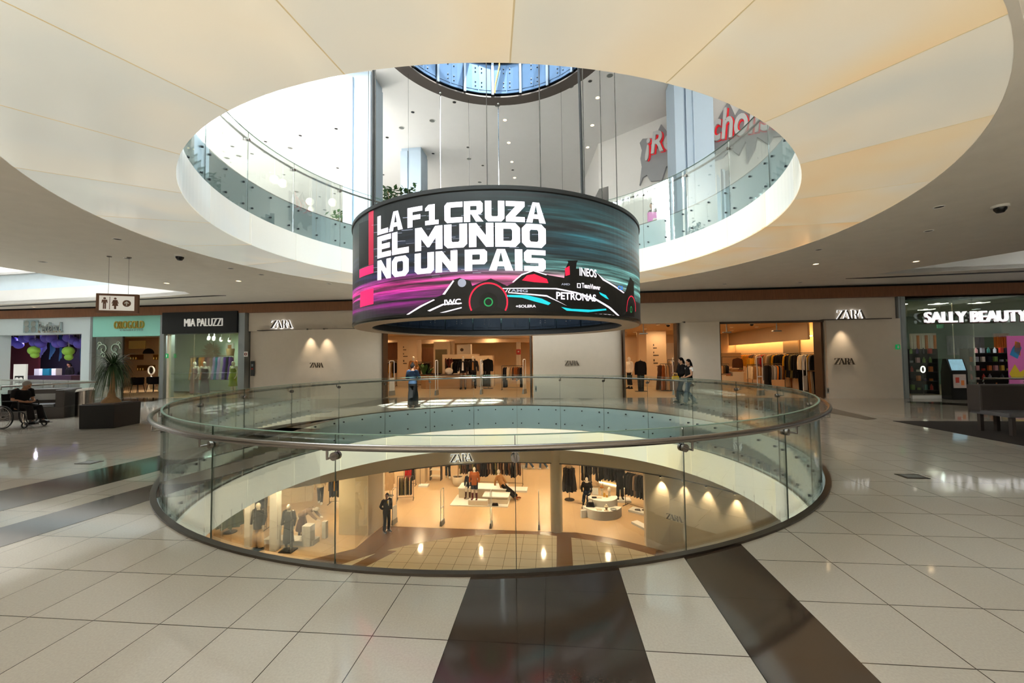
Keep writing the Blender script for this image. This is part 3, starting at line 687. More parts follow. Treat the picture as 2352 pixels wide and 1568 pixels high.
shape('white_edge', 'led_white', car, [[(465, 1065), (580, 990), (690, 938), (700, 944), (600, 995), (482, 1066)], [(1320, 800), (1395, 735), (1490, 703), (1600, 738), (1595, 745), (1490, 712), (1400, 745), (1330, 803)],
     [(1230, 848), (1680, 848), (1840, 880), (1990, 930), (2110, 1000), (2195, 1082), (2180, 1082), (2095, 1008), (1980, 940), (1830, 890), (1670, 858), (1230, 855)], [(2000, 725), (2060, 775), (2225, 885), (2215, 890), (2050, 785)],
     [(640, 1030), (760, 975), (915, 965), (915, 975), (770, 985), (660, 1036)], [(720, 1052), (915, 1000), (915, 1010), (740, 1056)], [(760, 900), (845, 785), (856, 790), (780, 900)], [(1290, 880), (1600, 905), (1760, 990), (1600, 918), (1290, 888)],
     [(1700, 1045), (2100, 1060), (2225, 1080), (2080, 1072), (1700, 1052)]], .0065)
for body, mt, box in (('INEOS', 'led_white', (1862, 2000, 748, 766, 700)), ('PETRONAS', 'led_white', (1675, 1995, 938, 958, 900)), ('AMG', 'led_grey', (1310, 1446, 880, 882, 858)), ('TeamViewer', 'led_white', (1880, 2030, 846, 866, 826)),
     ('AMD', 'led_grey', (1715, 1785, 824, 826, 810)), ('+SOLERA', 'led_white', (1350, 1512, 1006, 1004, 982)), ('IWC', 'led_white', (775, 908, 988, 978, 932)), ('C3', 'led_blue', (2170, 2210, 858, 862, 832))):
    screen_text('sponsor_lettering', body, mt, car, box, .008, .03)
shape('sponsor_badge', 'led_white', car, [[(1842, 808), (1872, 810), (1872, 816), (1842, 814)], [(1842, 840), (1872, 842), (1872, 848), (1842, 846)], [(1842, 808), (1849, 808), (1849, 846), (1842, 846)], [(1865, 810), (1872, 810), (1872, 848), (1865, 848)],
     [(1265, 880), (1280, 857), (1288, 857), (1273, 880)], [(1285, 880), (1300, 857), (1308, 857), (1293, 880)]], .008)
M('cabinet_dark', '#16202c', .35, .3, var=.1); M('cabinet_blue', '#3b5068', .3, .6, var=.2, scale=1.2); M('strut', '#6d757d', .4, .8)
cab = MB().ring(2.60, 2.645, ZB + .17, ZT - .08, (0, 0), 3, radians(.35), radians(17.65)).ring(2.585, 2.60, ZB + .23, ZB + 1.0, (0, 0), 3, radians(1.0), radians(8.5)).ring(2.585, 2.60, ZB + .23, ZB + 1.0, (0, 0), 3, radians(9.5), radians(17)).data('cabinet', 'cabinet_dark', smooth=False)
hb = MB()
for dz in (0, .06, .12): hb.ball((2.575, 0, dz), .011, 6, 5)
hb = hb.data('handle', 'steel')
for i in range(20):
    c = link('cabinet', cab, led, (0, 0, 0), radians(18*i))
    for a in (7.4, 10.6): link('handle', hb, c, (2.575*0, 0, 0), radians(a)).location = (0, 0, ZB + .33)
MB().ring(2.655, 2.674, ZB + .02, ZB + .16, (0, 0), 120).build('inner_skirt', 'black', led)
def on_ring(px, far, R=2.9):
    w = ray(px, 300); a = w.x*w.x + w.y*w.y; b_ = -2*(w.x*CX + w.y*CY); c = CX*CX + CY*CY - R*R
    s = (-b_ + (1 if far else -1)*sqrt(max(b_*b_ - 4*a*c, 0)))/(2*a); return w.x*s - CX, w.y*s - CY
M('cable', '#3a3733', .5, .5); M('rod', '#dfe2e2', .15, 1.0, var=.02)
for px, far, r in ((1118, False, .007), (1240, False, .009), (1380, False, .008), (1414, False, .008), (1340, False, .008), (862, False, .009), (846, True, .006), (1077, True, .005), (1290, True, .004), (938, True, .004)):
    x, y = on_ring(px, far); MB().tube([(x, y, ZT - .05), (x, y, 9.42)], r, 6).build('suspension_cable', 'cable', led)
for px in (1012, 1145):
    x, y = on_ring(px, True); MB().tube([(x, y, ZT - .05), (x, y, 9.3)], .016, 8).ball((x, y, 9.38), .035, 10, 6).tube([(x, y, 9.3), (x, y, 9.42)], .006, 6).build('suspension_rod', 'rod', led)
x, y = on_ring(1335, False, 2.86); x2, y2 = on_ring(1275, False, 2.5)
pc = [(x, y, ZT - .05), (x-.01, y, 6.0), (x-.04, y+.02, 7.5), (x-.08, y+.05, 8.8), (x-.2, y+.5, 9.25), (x-.45, y+1.0, 9.3), (x-.7, y+1.3, 9.15), (x-.85, y+1.5, 9.4), (x-.9, y+1.6, 10.6)]
MB().tube(pc, .024, 8).build('power_cable', 'rubber', led)
x, y = on_ring(857, False, 2.86); MB().tube([(x, y, ZT - .05), (x+.01, y, 6), (x, y, 8), (x, y, 9.5)], .024, 8).build('power_cable', 'rubber', led)
# the second drum, seen from below
dr = thing('led_screen', 'second screen ring high above, its blue metal cabinets seen from below', 'screen', (CX, CY, 9.4))
MB().ring(2.66, RD, 0, .04, (0, 0), 120).build('bottom_ring', M('ring_brown', '#4a403a', .5, var=.05), dr)
MB().ring(3.0, RD, .04, 2.2, (0, 0), 120).build('screen', 'black', dr)
c1 = MB().ring(2.66, 2.72, .12, 1.02, (0, 0), 2, radians(.5), radians(17.5)).ring(2.645, 2.66, .2, .95, (0, 0), 2, radians(1.2), radians(8.6)).ring(2.645, 2.66, .2, .95, (0, 0), 2, radians(9.4), radians(16.8)).data('cabinet', 'cabinet_blue', smooth=False)
h2 = MB()
for z in (.3, .42, .72, .84):
    for a in (7, 11): h2.ball((2.635*cos(radians(a)), 2.635*sin(radians(a)), z), .022, 6, 5)
h2 = h2.data('handle', 'strut')
for i in range(20):
    for lv in (0, 1.08):
        c = link('cabinet', c1, dr, (0, 0, lv), radians(18*i + 4)); link('handle', h2, c)
    MB().box((2.62, 0, 1.1), (.05, .07, 2.1)).build('strut', 'strut', dr, rz=radians(18*i + 4))
MB().ring(2.58, 2.72, 1.03, 1.13, (0, 0), 40).build('frame_ring', 'black', dr)
MB().tube([(.05, 2.6, 2.0), (.02, 2.58, .9), (-.1, 2.57, .35), (-.12, 2.6, .1)], .02, 6).build('yellow_cable', M('cable_yellow', '#c79a4a', .5), dr)

# ------------------------------------------------------------------ the twin-serif shop logo (four overlapping letters)
STROKES = [
 [(.09, .955), (.86, .955), (.86, 1), (.09, 1)], [(.05, .76), (.085, .76), (.17, .96), (.09, .99)], [(.60, .96), (.86, .96), (.25, .04), (0, .04)], [(0, 0), (.80, 0), (.80, .045), (0, .045)], [(.70, .04), (.80, .0), (.88, .25), (.845, .25)],
 [(.66, 0), (.70, 0), (1.08, .96), (1.05, 1.0)], [(1.0, 1.0), (1.12, 1.0), (1.53, 0), (1.29, 0)], [(.80, .30), (1.28, .30), (1.26, .34), (.82, .34)], [(.58, 0), (.80, 0), (.80, .03), (.58, .03)], [(1.2, 0), (1.62, 0), (1.62, .03), (1.2, .03)],
 [(1.58, 0), (1.75, 0), (1.75, 1), (1.58, 1)], [(1.48, .97), (2.0, .97), (2.0, 1), (1.48, 1)], [(1.75, .50), (1.98, .50), (1.98, .535), (1.75, .535)],
 [(1.95, .97), (2.02, 1.0), (2.14, .93), (2.19, .76), (2.04, .76), (2.02, .90)], [(2.04, .76), (2.19, .76), (2.15, .6), (2.02, .50), (1.94, .52), (2.01, .62)], [(1.86, .50), (2.04, .52), (2.12, .38), (2.16, .15), (2.0, .05), (1.98, .34)], [(2.0, .05), (2.16, .15), (2.22, .05), (2.32, .06), (2.30, .0), (2.12, -.03)],
 [(2.12, 0), (2.16, 0), (2.50, .96), (2.47, 1)], [(2.42, 1), (2.54, 1), (2.95, 0), (2.71, 0)], [(2.24, .30), (2.72, .30), (2.70, .34), (2.25, .34)], [(2.62, 0), (3.04, 0), (3.04, .03), (2.62, .03)]]
def outset(poly, d):
    n = len(poly); P = [Vector(p) for p in poly]; ar = sum(P[i].x*P[(i+1) % n].y - P[(i+1) % n].x*P[i].y for i in range(n))
    if ar < 0: P.reverse()
    out = []
    for i in range(n):
        e0 = (P[i]-P[i-1]).normalized(); e1 = (P[(i+1) % n]-P[i]).normalized(); n0 = Vector((e0.y, -e0.x)); n1 = Vector((e1.y, -e1.x)); b_ = (n0+n1)
        if b_.length < .3: out.append(tuple(P[i] + n0*d)); continue
        b_.normalize(); out.append(tuple(P[i] + b_*min(d/max(b_.dot(n0), .35), 2.2*d)))
    return out
def logo(name, label, u0, u1, z0, v, lit, depth=.05, fx=None):
    w = u1 - u0; k = w/3.04
    t = tuv(name, label, 'sign', u0, v, z0)
    g = fx or (lambda x, y, z: (x, y, z))
    if lit:
        mb = MB()
        for i, s in enumerate(STROKES): mb.prism([(x*k, z*k) for x, z in outset(s, .02)], -depth - .001*(i % 4), 0, g)
        mb.build('lit_edge', 'sign_white', t, smooth=False)
    mb = MB()
    for i, s in enumerate(STROKES): mb.prism([(x*k, z*k) for x, z in s], -depth - .012 - .0007*(i % 5), -.002, g)
    mb.build('letters', M('letter_dark', '#6d6156', .4, .6, var=.03) if lit else M('letter_bronze', '#5a4f44', .4, .6, var=.03), t, smooth=False)
    return t
def logo_px(label, x0, x1, y0, v, lit, **k):
    u0, z0 = onv(x0, y0, v); u1, _ = onv(x1, y0, v); return logo('shop_sign', label, u0, u1, z0, v, lit, **k)
logo_px('lit logo lettering on the left end of the upper bulkhead, above the ledge', 623, 674, 754, 17.5, True)
logo_px('lit logo lettering on the right end of the bulkhead, above the spotlit panel', 1921, 1988, 733, 17.5, True)
logo_px('dark logo lettering under the two wall spots on the left shop panel', 712, 744, 844, 16.98, False, depth=.02)
logo_px('dark logo lettering on the plain middle panel below the LED ring', 1297, 1331, 839, 17.33, False, depth=.02)
logo_px('dark logo lettering in the spotlight on the right-hand shop panel', 1916, 1964, 837, 17.30, False, depth=.02)

# ------------------------------------------------------------------ other shop signs on the fascia line
def sign_text(name, label, body, x0, x1, yb, v, h, mat, weight=0, extrude=.03, xs=1.0, back=None, cat='sign', shear=0, space=1.0):
    u0, z0 = onv(x0, yb, v); u1, _ = onv(x1, yb, v)
    t = tuv(name, label, cat, (u0+u1)/2, v, z0)
    L = letters('letters', body, mat, t, (0, -extrude, 0), 1.0, 0, weight, extrude, 1.0, space, shear)
    co = [v_.co for v_ in L.data.vertices]; w = max(c.x for c in co) - min(c.x for c in co); hh = max(c.z for c in co) - min(c.z for c in co); zb = min(c.z for c in co); xm = (max(c.x for c in co)+min(c.x for c in co))/2
    for c in co: c.x = (c.x-xm)*(u1-u0)/w; c.z = (c.z - zb)*h/hh
    if back:
        bk = letters('letter_sides', body, back, t, (.03, .0, -.02), 1.0, 0, weight + .01, extrude, 1.0, space, shear)
        for v_ in bk.data.vertices: v_.co.x = (v_.co.x-xm)*(u1-u0)/w; v_.co.z = (v_.co.z-zb)*h/hh
    return t
sign_text('shop_sign', 'silver serif lettering on the black fascia of the dress shop', 'MIA PALUZZI', 425, 512, 750, 17.22, .36, 'sign_pale', -.012, .03)
sign_text('shop_sign', 'gold lettering on the mint fascia of the cosmetics shop', 'OROGOLD', 265, 332, 755, 17.4, .36, 'gold', -.010, .04, back=None)
sign_text('shop_sign', 'small silver line of lettering under the gold sign', 'COSMETICS', 276, 328, 760, 17.4, .07, 'aluminium', .0, .008, space=1.6)
sign_text('shop_sign', 'mirror lettering on the white fascia of the pet shop', 'Petland.', 92, 146, 764, 17.35, .50, 'chrome' if M('chrome', '#c9d4d6', .12, 1.0, var=.02) else '', .01, .05, shear=.1)
sign_text('shop_sign', 'large white block lettering with red sides over the beauty shop window', 'SALLY BEAUTY', 2122, 2358, 742, 17.2, .42, 'sign_white', .012, .05, back='red_side' if M('red_side', '#5a1a1c', .5) else None)
u0, z0 = onv(54, 764, 17.35)
pb = tuv('shop_sign', 'square mirror paw emblem left of the pet shop lettering', 'sign', u0, 17.35, z0)
MB().bbox((0, -.02, 0), (.85, 0, .62)).build('emblem_plate', M('emblem_plate', '#8fa5a8', .3, .4), pb)
for x, z in ((.22, .45), (.62, .42), (.25, .17), (.63, .15)): MB().tube([(0, 0, 0), (0, -.03, 0)], .15, 16).build('paw_pad', 'chrome', pb, loc=(x, -.02, z))

# ------------------------------------------------------------------ arcade sign on the slanting upper wall
def onwall(px, py):
    w = ray(px, py); o = UV(P0.x, P0.y); d = UV(P1.x, P1.y) - o; nn = Vector((-d.y, d.x, 0)).normalized()
    s = o.dot(nn)/w.dot(nn); p = w*s; return (p - o).dot(d.normalized()), EYE + w.z*s
wt = thing('wall_sign', 'silver starburst sign with red edged white lettering on the upper arcade wall', 'sign', UV(P0.x, P0.y), 0)
dd = UV(P1.x, P1.y) - UV(P0.x, P0.y); wt.rotation_euler = (0, 0, atan2(dd.y, dd.x))
c3 = lambda x, y: onwall(1380 + x/3.563, 120 + y/3.563)
burst = [c3(*p) for p in ((328, 750), (352, 716), (450, 708), (502, 598), (600, 720), (700, 520), (800, 640), (930, 585), (948, 585), (1050, 410), (1105, 532), (1215, 350), (1420, 250), (1450, 420), (1560, 470), (1500, 560), (1530, 690), (1415, 700), (1377, 765), (1285, 702), (1265, 800), (1202, 920), (1192, 735), (1133, 850), (1070, 800), (1000, 870), (920, 900), (760, 870), (640, 1000), (585, 960), (545, 940), (507, 1055), (418, 1062), (386, 1010), (352, 1030), (326, 1095), (345, 945), (334, 880), (346, 810))]
MB().prism(burst, -.12, -.02).build('starburst', M('brushed_silver', '#98999b', .45, .35, var=.12, scale=1.5), wt, smooth=False)
M('sign_red', '#c01822', .4, var=0, emit=.40); M('sign_face', '#c9c9c8', .4, var=.03)
for body, pa, pb, ht in (('¡Recór', (385, 905), (905, 775), 1.15), ('cholis!', (922, 752), (1475, 640), 1.2)):
    s0, z0 = c3(*pa); s1, z1 = c3(*pb)
    for nm, mt, y, wgt in (('red_glow', 'sign_red', -.13, .05), ('letters', 'sign_face', -.22, .02)):
        L = letters(nm, body, mt, wt, (0, y, 0), 1.0, 0, wgt, .05, 1.0, 1.0, .18)
        co = [v_.co for v_ in L.data.vertices]; a = min(c.x for c in co); b_ = max(c.x for c in co); zz0 = min(c.z for c in co); zz1 = max(c.z for c in co)
        for c in co:
            k = (c.x-a)/(b_-a); c.x = s0 + (s1-s0)*k; c.z = z0 + (z1-z0)*k + (c.z-zz0)/(zz1-zz0)*ht
# ------------------------------------------------------------------ people, mannequins, clothes
def bake(mb, name, mat, parent, voxel, smooth_it=2):
    """one continuous skin over all the limbs in mb"""
    me = bpy.data.meshes.new(name); me.from_pydata(mb.v, [], mb.f)
    o = bpy.data.objects.new(name, me); COL.objects.link(o)
    r = o.modifiers.new('r', 'REMESH'); r.mode = 'VOXEL'; r.voxel_size = voxel; r.use_smooth_shade = True
    s = o.modifiers.new('s', 'SMOOTH'); s.iterations = smooth_it; s.factor = .5
    dg = bpy.context.evaluated_depsgraph_get(); dg.update()
    m2 = bpy.data.meshes.new_from_object(o.evaluated_get(dg)); bpy.data.objects.remove(o)
    m2.name = name; m2.materials.clear(); m2.materials.append(MATS[mat])
    return link(name, m2, parent)
def V3(*a): return Vector(a)
STAND = dict(pelvis=(0, 0, .95), chest=(0, .0, 1.27), neck=(0, -.01, 1.47), head=(0, .015, 1.61), look=(0, 1, 0),
    hipL=(-.09, 0, .92), kneeL=(-.10, .02, .50), ankL=(-.11, -.02, .085), toeL=(-.13, .15, .03), hipR=(.09, 0, .92), kneeR=(.10, .02, .50), ankR=(.11, -.02, .085), toeR=(.13, .15, .03),
    shL=(-.185, -.01, 1.42), elL=(-.24, -.04, 1.14), wrL=(-.25, .04, .90), fiL=(-.25, .07, .74), shR=(.185, -.01, 1.42), elR=(.24, -.04, 1.14), wrR=(.25, .04, .90), fiR=(.25, .07, .74))
def pose(base=STAND, **k): d = dict(base); d.update(k); return {a: Vector(b_) for a, b_ in d.items()}
def lerp(a, b_, t): return a + (b_-a)*t
def figure(name, label, cat, loc, rz, P, skin='skin', scale=1.0, voxel=.014, top=None, bottom=None, shoes=None, hair=None, face=True, group=None, female=True):
    """top = (material, sleeve end 0..2, hem drop); bottom = ('trousers'|'skirt'|'shorts', material, end)"""
    t = thing(name, label, cat, loc, rz, group); t.scale = (scale,)*3
    X = V3(1, 0, 0); side = (P['shR'] - P['shL']).normalized(); hs = (P['hipR'] - P['hipL']).normalized()
    b = MB(); pel, ch, nk, hd = P['pelvis'], P['chest'], P['neck'], P['head']
    wst = lerp(pel, ch, .42)
    tp = [pel - V3(0, 0, .08), pel, wst, lerp(wst, ch, .6), lerp(ch, nk, .25), lerp(ch, nk, .72), nk]
    tr = [(.12, .10), (.165, .115), (.125, .092), (.145, .108), (.165, .11), (.13, .075), (.056, .055)]
    b.tube(tp, tr, 14, side=side)
    b.tube([lerp(ch, nk, .8), nk, lerp(nk, hd, .6)], [.07, .05, .048], 10)
    lk = P['look'].normalized(); up = (hd - nk).normalized(); rt = lk.cross(up).normalized(); rm = Matrix((rt, up.cross(rt).normalized() * 1, up)).transposed()
    b.ball(hd, (.074, .092, .115), 14, 12, rm)
    b.ball(hd + lk*.035 - up*.05, (.052, .055, .06), 10, 8, rm)
    if face:
        b.tube([hd + lk*.085 + up*.01, hd + lk*.108 - up*.018], [.010, .015], 6)
        for s_ in (-1, 1): b.ball(hd + rt*(.076*s_) - up*.01, (.012, .02, .03), 6, 6, rm)
    for q in 'LR':
        sh, el, wr, fi = P['sh'+q], P['el'+q], P['wr'+q], P['fi'+q]
        b.tube([lerp(ch, sh, .7) + V3(0, 0, .08), sh, lerp(sh, el, .5), el, lerp(el, wr, .35), wr], [.06, .055, .046, .037, .038, .025], 10)
        d = (fi - wr); L = d.length; d.normalize(); inn = ((P['chest'] - wr) - d*((P['chest'] - wr).dot(d)))
        inn = inn.normalized() if inn.length > .01 else V3(0, 1, 0); acr = d.cross(inn).normalized()
        b.tube([wr, wr + d*.04, wr + d*.09], [(.024, .018), (.04, .016), (.038, .014)], 10, side=acr)
        for k, (o_, ln) in enumerate(((-.03, .065), (-.01, .08), (.01, .075), (.03, .06))):
            p0 = wr + d*.085 + acr*o_
            b.tube([p0, p0 + d*(ln*.55) + inn*.008, p0 + d*(ln*.95) + inn*.026], [.0105, .010, .008], 6)
        th = wr + d*.03 + acr*(.035 if acr.y > 0 else -.035)
        b.tube([wr + d*.02, th, th + d*.05 + inn*.02], [.014, .012, .009], 6)
        hp, kn, an, to = P['hip'+q], P['knee'+q], P['ank'+q], P['toe'+q]
        b.tube([hp + V3(0, 0, .04), hp - (hp-kn)*.12, lerp(hp, kn, .55), kn, lerp(kn, an, .3), an], [.088, .088, .07, .052, .054, .036], 12)
        fd = (to - an); fd.z = 0; fd = fd.normalized() if fd.length > .01 else V3(0, 1, 0)
        b.tube([an - fd*.055 - V3(0, 0, .045), an - V3(0, 0, .02) + fd*.03, lerp(an, to, .6), to], [.03, .04, (.045, .03), (.036, .02)], 10, side=fd.cross(V3(0, 0, 1)))
    body = bake(b, 'body', skin, t, voxel, 2)
    if face:
        for s_ in (-1, 1): MB().ball(hd + lk*.082 + rt*(.03*s_) + up*.012, .009, 8, 6).build('eye', 'black_gloss', t)
        MB().tube([hd + lk*.086 - rt*.022 - up*.055, hd + lk*.093 - up*.055, hd + lk*.086 + rt*.022 - up*.055], .006, 6).build('mouth', M('lips', '#8a4a42', .5, var=.05), t)
    if top:
        mt, se, drop = top[:3]; b = MB(); hem = pel - (ch - pel).normalized()*drop
        b.tube([hem, pel, wst, lerp(wst, ch, .6), lerp(ch, nk, .25), lerp(ch, nk, .72), lerp(ch, nk, .95)], [(.185, .14), (.185, .14), (.155, .12), (.17, .128), (.185, .13), (.145, .09), (.07, .066)], 14, side=side)
        for q in 'LR':
            sh, el, wr = P['sh'+q], P['el'+q], P['wr'+q]; pts = [lerp(ch, sh, .6) + V3(0, 0, .08), sh]; rr = [.075, .072]
            if se > 0: pts.append(lerp(sh, el, min(se, 1)*.98)); rr.append(.06)
            if se > 1: pts += [lerp(el, wr, .4*(se-1)), lerp(el, wr, se-1)]; rr += [.054, .044]
            b.tube(pts, rr, 10)
        bake(b, 'top', mt, t, .018, 2)
    if bottom:
        kind, mt, end = bottom[:3]; b = MB()
        if kind in ('trousers', 'shorts'):
            b.tube([wst, pel, pel - V3(0, 0, .10)], [(.145, .11), (.178, .128), (.16, .12)], 14, side=hs)
            for q in 'LR':
                hp, kn, an = P['hip'+q], P['knee'+q], P['ank'+q]
                wd = bottom[3] if len(bottom) > 3 else .07
                if end <= 1: b.tube([hp + V3(0, 0, .04), lerp(hp, kn, .5*end), lerp(hp, kn, end)], [.1, .095, .092], 12)
                else: b.tube([hp + V3(0, 0, .04), lerp(hp, kn, .5), kn, lerp(kn, an, .5*(end-1)), lerp(kn, an, end-1)], [.098, .085, wd, wd, wd*1.02], 12)
        else:
            az = min(P['ankL'].z, P['ankR'].z); mid = (P['kneeL'] + P['kneeR'])*.5; mid2 = (P['ankL'] + P['ankR'])*.5; fl_ = bottom[3] if len(bottom) > 3 else .2
            b.tube([wst, pel, lerp(pel, mid, .5), mid, lerp(mid, mid2, end)], [(.14, .108), (.18, .13), (.185, .15), (fl_*.95, fl_*.8), (fl_, fl_*.85)], 18, side=hs)
        bake(b, kind, mt, t, .018, 2)
    if shoes:
        for q in 'LR':
            an, to = P['ank'+q], P['toe'+q]; fd = (to-an); fd.z = 0; fd.normalize()
            hi = .06 if len(shoes) < 2 else shoes[1]
            MB().tube([an - fd*.065 - V3(0, 0, .05), an - V3(0, 0, .03) + fd*.03, lerp(an, to, .6), to + fd*.02], [(.036, .034), (.048, .045), (.052, .036), (.04, .024)], 12, side=fd.cross(V3(0, 0, 1))).tube([an - V3(0, 0, .03), an + (P['knee'+q]-an).normalized()*hi], [.047, .05 if hi < .1 else .062], 12).build('shoe', shoes[0], t)
    if hair:
        hm, hl = hair; b = MB()
        b.ball(hd + up*.022 - lk*.018, (.084, .098, .108), 16, 12, rm)
        if hl == 'bun': b.ball(hd + up*.14 - lk*.02, (.05, .05, .045), 12, 8)
        elif hl > 0: b.tube([hd - lk*.04 + up*.05, hd - lk*.075 - up*.06, hd - lk*.085 - up*(.06 + hl*.5), hd - lk*.08 - up*(.06 + hl)], [(.08, .06), (.088, .06), (.085, .05), (.06, .03)], 12, side=rt)
        # keep the face free: cut what lies before the brow
        keep = []; 
        o = bake(b, 'hair', hm, t, .014, 1); me = o.data; bm = bmesh.new(); bm.from_mesh(me)
        dl = [v for v in bm.verts if (v.co-hd).dot(lk) > .045 and (v.co-hd).dot(up) < .05]
        bmesh.ops.delete(bm, geom=dl, context='VERTS'); bm.to_mesh(me); bm.free()
    return t
def setmat(o, mat):
    o.material_slots[0].link = 'OBJECT'; o.material_slots[0].material = MATS[mat]
# cloth materials
CLOTH = dict(black='#171414', navy='#1a2130', charcoal='#2c2927', grey='#77706a', brown='#4b3020', rust='#8a4a22', camel='#b07a45', cream='#dcc8a4', white='#e6dccb', mustard='#c08a20', olive='#5b5331',
    beige='#c3a57f', tan='#a5794e', mauve='#8f5c58', red='#a01216', pink='#c78390', plum='#55203a', taupe='#7d6653', green='#3c4a34', denim='#3a4a60', lime='#93a022', teal='#1d6f80', wine='#4c161c', lilac='#9a7fa8', silver='#a9a6a0', orange='#cf7422', purple='#5a2f8a')
for k, c in CLOTH.items(): M('cloth_' + k, c, .9, var=.22, scale=9, spec=.2, stretch=(2, 2, .5))
def garment_mesh(kind):
    rows = dict(jacket=[(-.05, .03, .012), (-.07, .10, .025), (-.11, .195, .04), (-.17, .22, .05), (-.42, .21, .05), (-.55, .215, .055), (-.72, .225, .06)],
        coat=[(-.05, .03, .012), (-.07, .10, .025), (-.11, .2, .04), (-.17, .225, .05), (-.5, .21, .05), (-.8, .225, .06), (-1.12, .25, .07)],
        shirt=[(-.05, .03, .01), (-.07, .10, .02), (-.10, .19, .028), (-.15, .22, .034), (-.4, .215, .034), (-.70, .22, .036)],
        trousers=[(-.06, .17, .012), (-.10, .175, .02), (-.3, .165, .026), (-.6, .15, .026), (-.98, .14, .026)],
        dress=[(-.05, .06, .01), (-.09, .13, .03), (-.25, .15, .05), (-.4, .14, .045), (-.6, .17, .06), (-.95, .21, .075), (-1.25, .24, .085)],
        skirt=[(-.08, .15, .02), (-.12, .16, .04), (-.4, .19, .055), (-.75, .23, .065)])[kind]
    n = 28; vs = []; fs = []; rn = random.Random(len(kind)*7)
    ph = rn.random()*6
    for i, (z, a, b_) in enumerate(rows):
        k = i/(len(rows)-1)
        for j in range(n):
            q = 2*pi*j/n; f = 1 + .22*k*sin(q*7 + ph)
            vs.append((a*cos(q), b_*sin(q)*f + .012*k*sin(3*a*20*cos(q)), z + (.018*k*sin(q*3 + ph) if i == len(rows)-1 else 0)))
    for i in range(len(rows)-1):
        for j in range(n): j2 = (j+1) % n; fs.append((i*n+j, i*n+j2, (i+1)*n+j2, (i+1)*n+j))
    fs.append(tuple(range(n))); fs.append(tuple((len(rows)-1)*n + j for j in reversed(range(n))))
    m = MB().add(vs, fs, True)
    if kind in ('jacket', 'coat', 'shirt'):
        L = .62 if kind != 'coat' else .68; w = .045 if kind != 'shirt' else .036
        for s in (-1, 1): m.tube([(s*.17, 0, -.105), (s*.225, .01, -.17), (s*.25, .02, -.42), (s*.245, .035, -.11-L)], [(w*.9, .035), (w*1.2, .045), (w, .045), (w*.85, .04)], 10, side=(0, 1, 0))
    return m.data(kind, 'cloth_black')
GM = {k: garment_mesh(k) for k in ('jacket', 'coat', 'shirt', 'trousers', 'dress', 'skirt')}
hg = MB().tube([(0, 0, -.03), (.0, 0, 0), (.02, 0, .025), (.035, 0, .01)], .004, 5).tube([(-.19, 0, -.105), (0, 0, -.035), (.19, 0, -.105)], .007, 5).data('hanger', 'steel_dark')
GPROTO = {}
def garment(kind, colour, loc, rz, label, group):
    o = link(kind, GM[kind], None, loc, rz); setmat(o, 'cloth_' + colour); tag(o, label, 'clothing', group)
    if kind == 'trousers' or kind == 'skirt' or True: link('hanger', hg, o)
    return o
KN = dict(jacket='jacket', coat='long coat', shirt='shirt', trousers='trousers', dress='dress', skirt='skirt')
def rack(label, where, u, v, z0, length, ang, items, height=1.45, posts=True, base='bar', step=None, mat='steel_dark', drop=0, cat='clothes rack', group=None):
    """rail centred at u, v along ang (building axes, from its left end to its right end); items [(kind, colour)]"""
    t = tuv('clothes_rack', label, cat, u, v, z0, ang)
    if posts:
        for s in (-1, 1):
            MB().tube([(s*length/2, 0, 0), (s*length/2, 0, height)], .014, 8).build('post', mat, t)
            if base == 'bar': MB().box((s*length/2, 0, .012), (.04, .46, .024)).build('foot', mat, t)
        MB().tube([(-length/2, 0, height), (length/2, 0, height)], .014, 8).build('rail', mat, t)
        if base == 'bar': MB().tube([(-length/2, 0, .12), (length/2, 0, .12)], .010, 8).build('stretcher', mat, t)
    else:
        MB().tube([(-length/2, 0, height), (length/2, 0, height)], .014, 8).build('rail', mat, t)
        for s in (-.8, .8): MB().tube([(s*length/2, 0, height), (s*length/2, .32, height)], .010, 6).build('wall_bracket', mat, t)
    n = len(items); st = step or (length-.16)/max(n, 1); rr = random.Random(int(u*100)+n)
    for i, (kd, c) in enumerate(items):
        x = -length/2 + .08 + st*(i+.5); p = UV(u, v, z0 + height - .012) + EU*(x*cos(ang)) + EV*(x*sin(ang))
        lab = '%s %s hanging %s from left on %s' % (c, KN[kd], ORD[i], where)
        garment(kd, c, p, ang - BA + pi/2 + (rr.random()-.5)*.25, lab, 'clothes on ' + where)
    return t
def round_rack(label, where, u, v, z0, r, items, height=1.35):
    t = tuv('clothes_rack', label, 'clothes rack', u, v, z0)
    MB().tube([(0, 0, 0), (0, 0, height)], .018, 8).build('post', 'steel_dark', t); MB().lathe([(0, .025), (.26, .022), (.27, 0), (0, 0)], n=24).build('base', 'steel_dark', t)
    MB().tube([(r*cos(2*pi*i/32), r*sin(2*pi*i/32), height) for i in range(32)], .012, 6, closed=True).build('rail', 'steel_dark', t)
    for i in range(2): MB().tube([(-r, 0, height), (r, 0, height)], .009, 6).build('spoke', 'steel_dark', t, rz=pi/2*i)
    n = len(items)
    for i, (kd, c) in enumerate(items):
        a = -pi/2 + (i-(n-1)/2)*2*pi/max(n, 9)
        p = UV(u, v, z0 + height - .012) + EU*(r*cos(a)) + EV*(r*sin(a))
        garment(kd, c, p, a - BA, '%s %s hanging %s from left on %s' % (c, KN[kd], ORD[i], where), 'clothes on ' + where)
    return t
gates = []
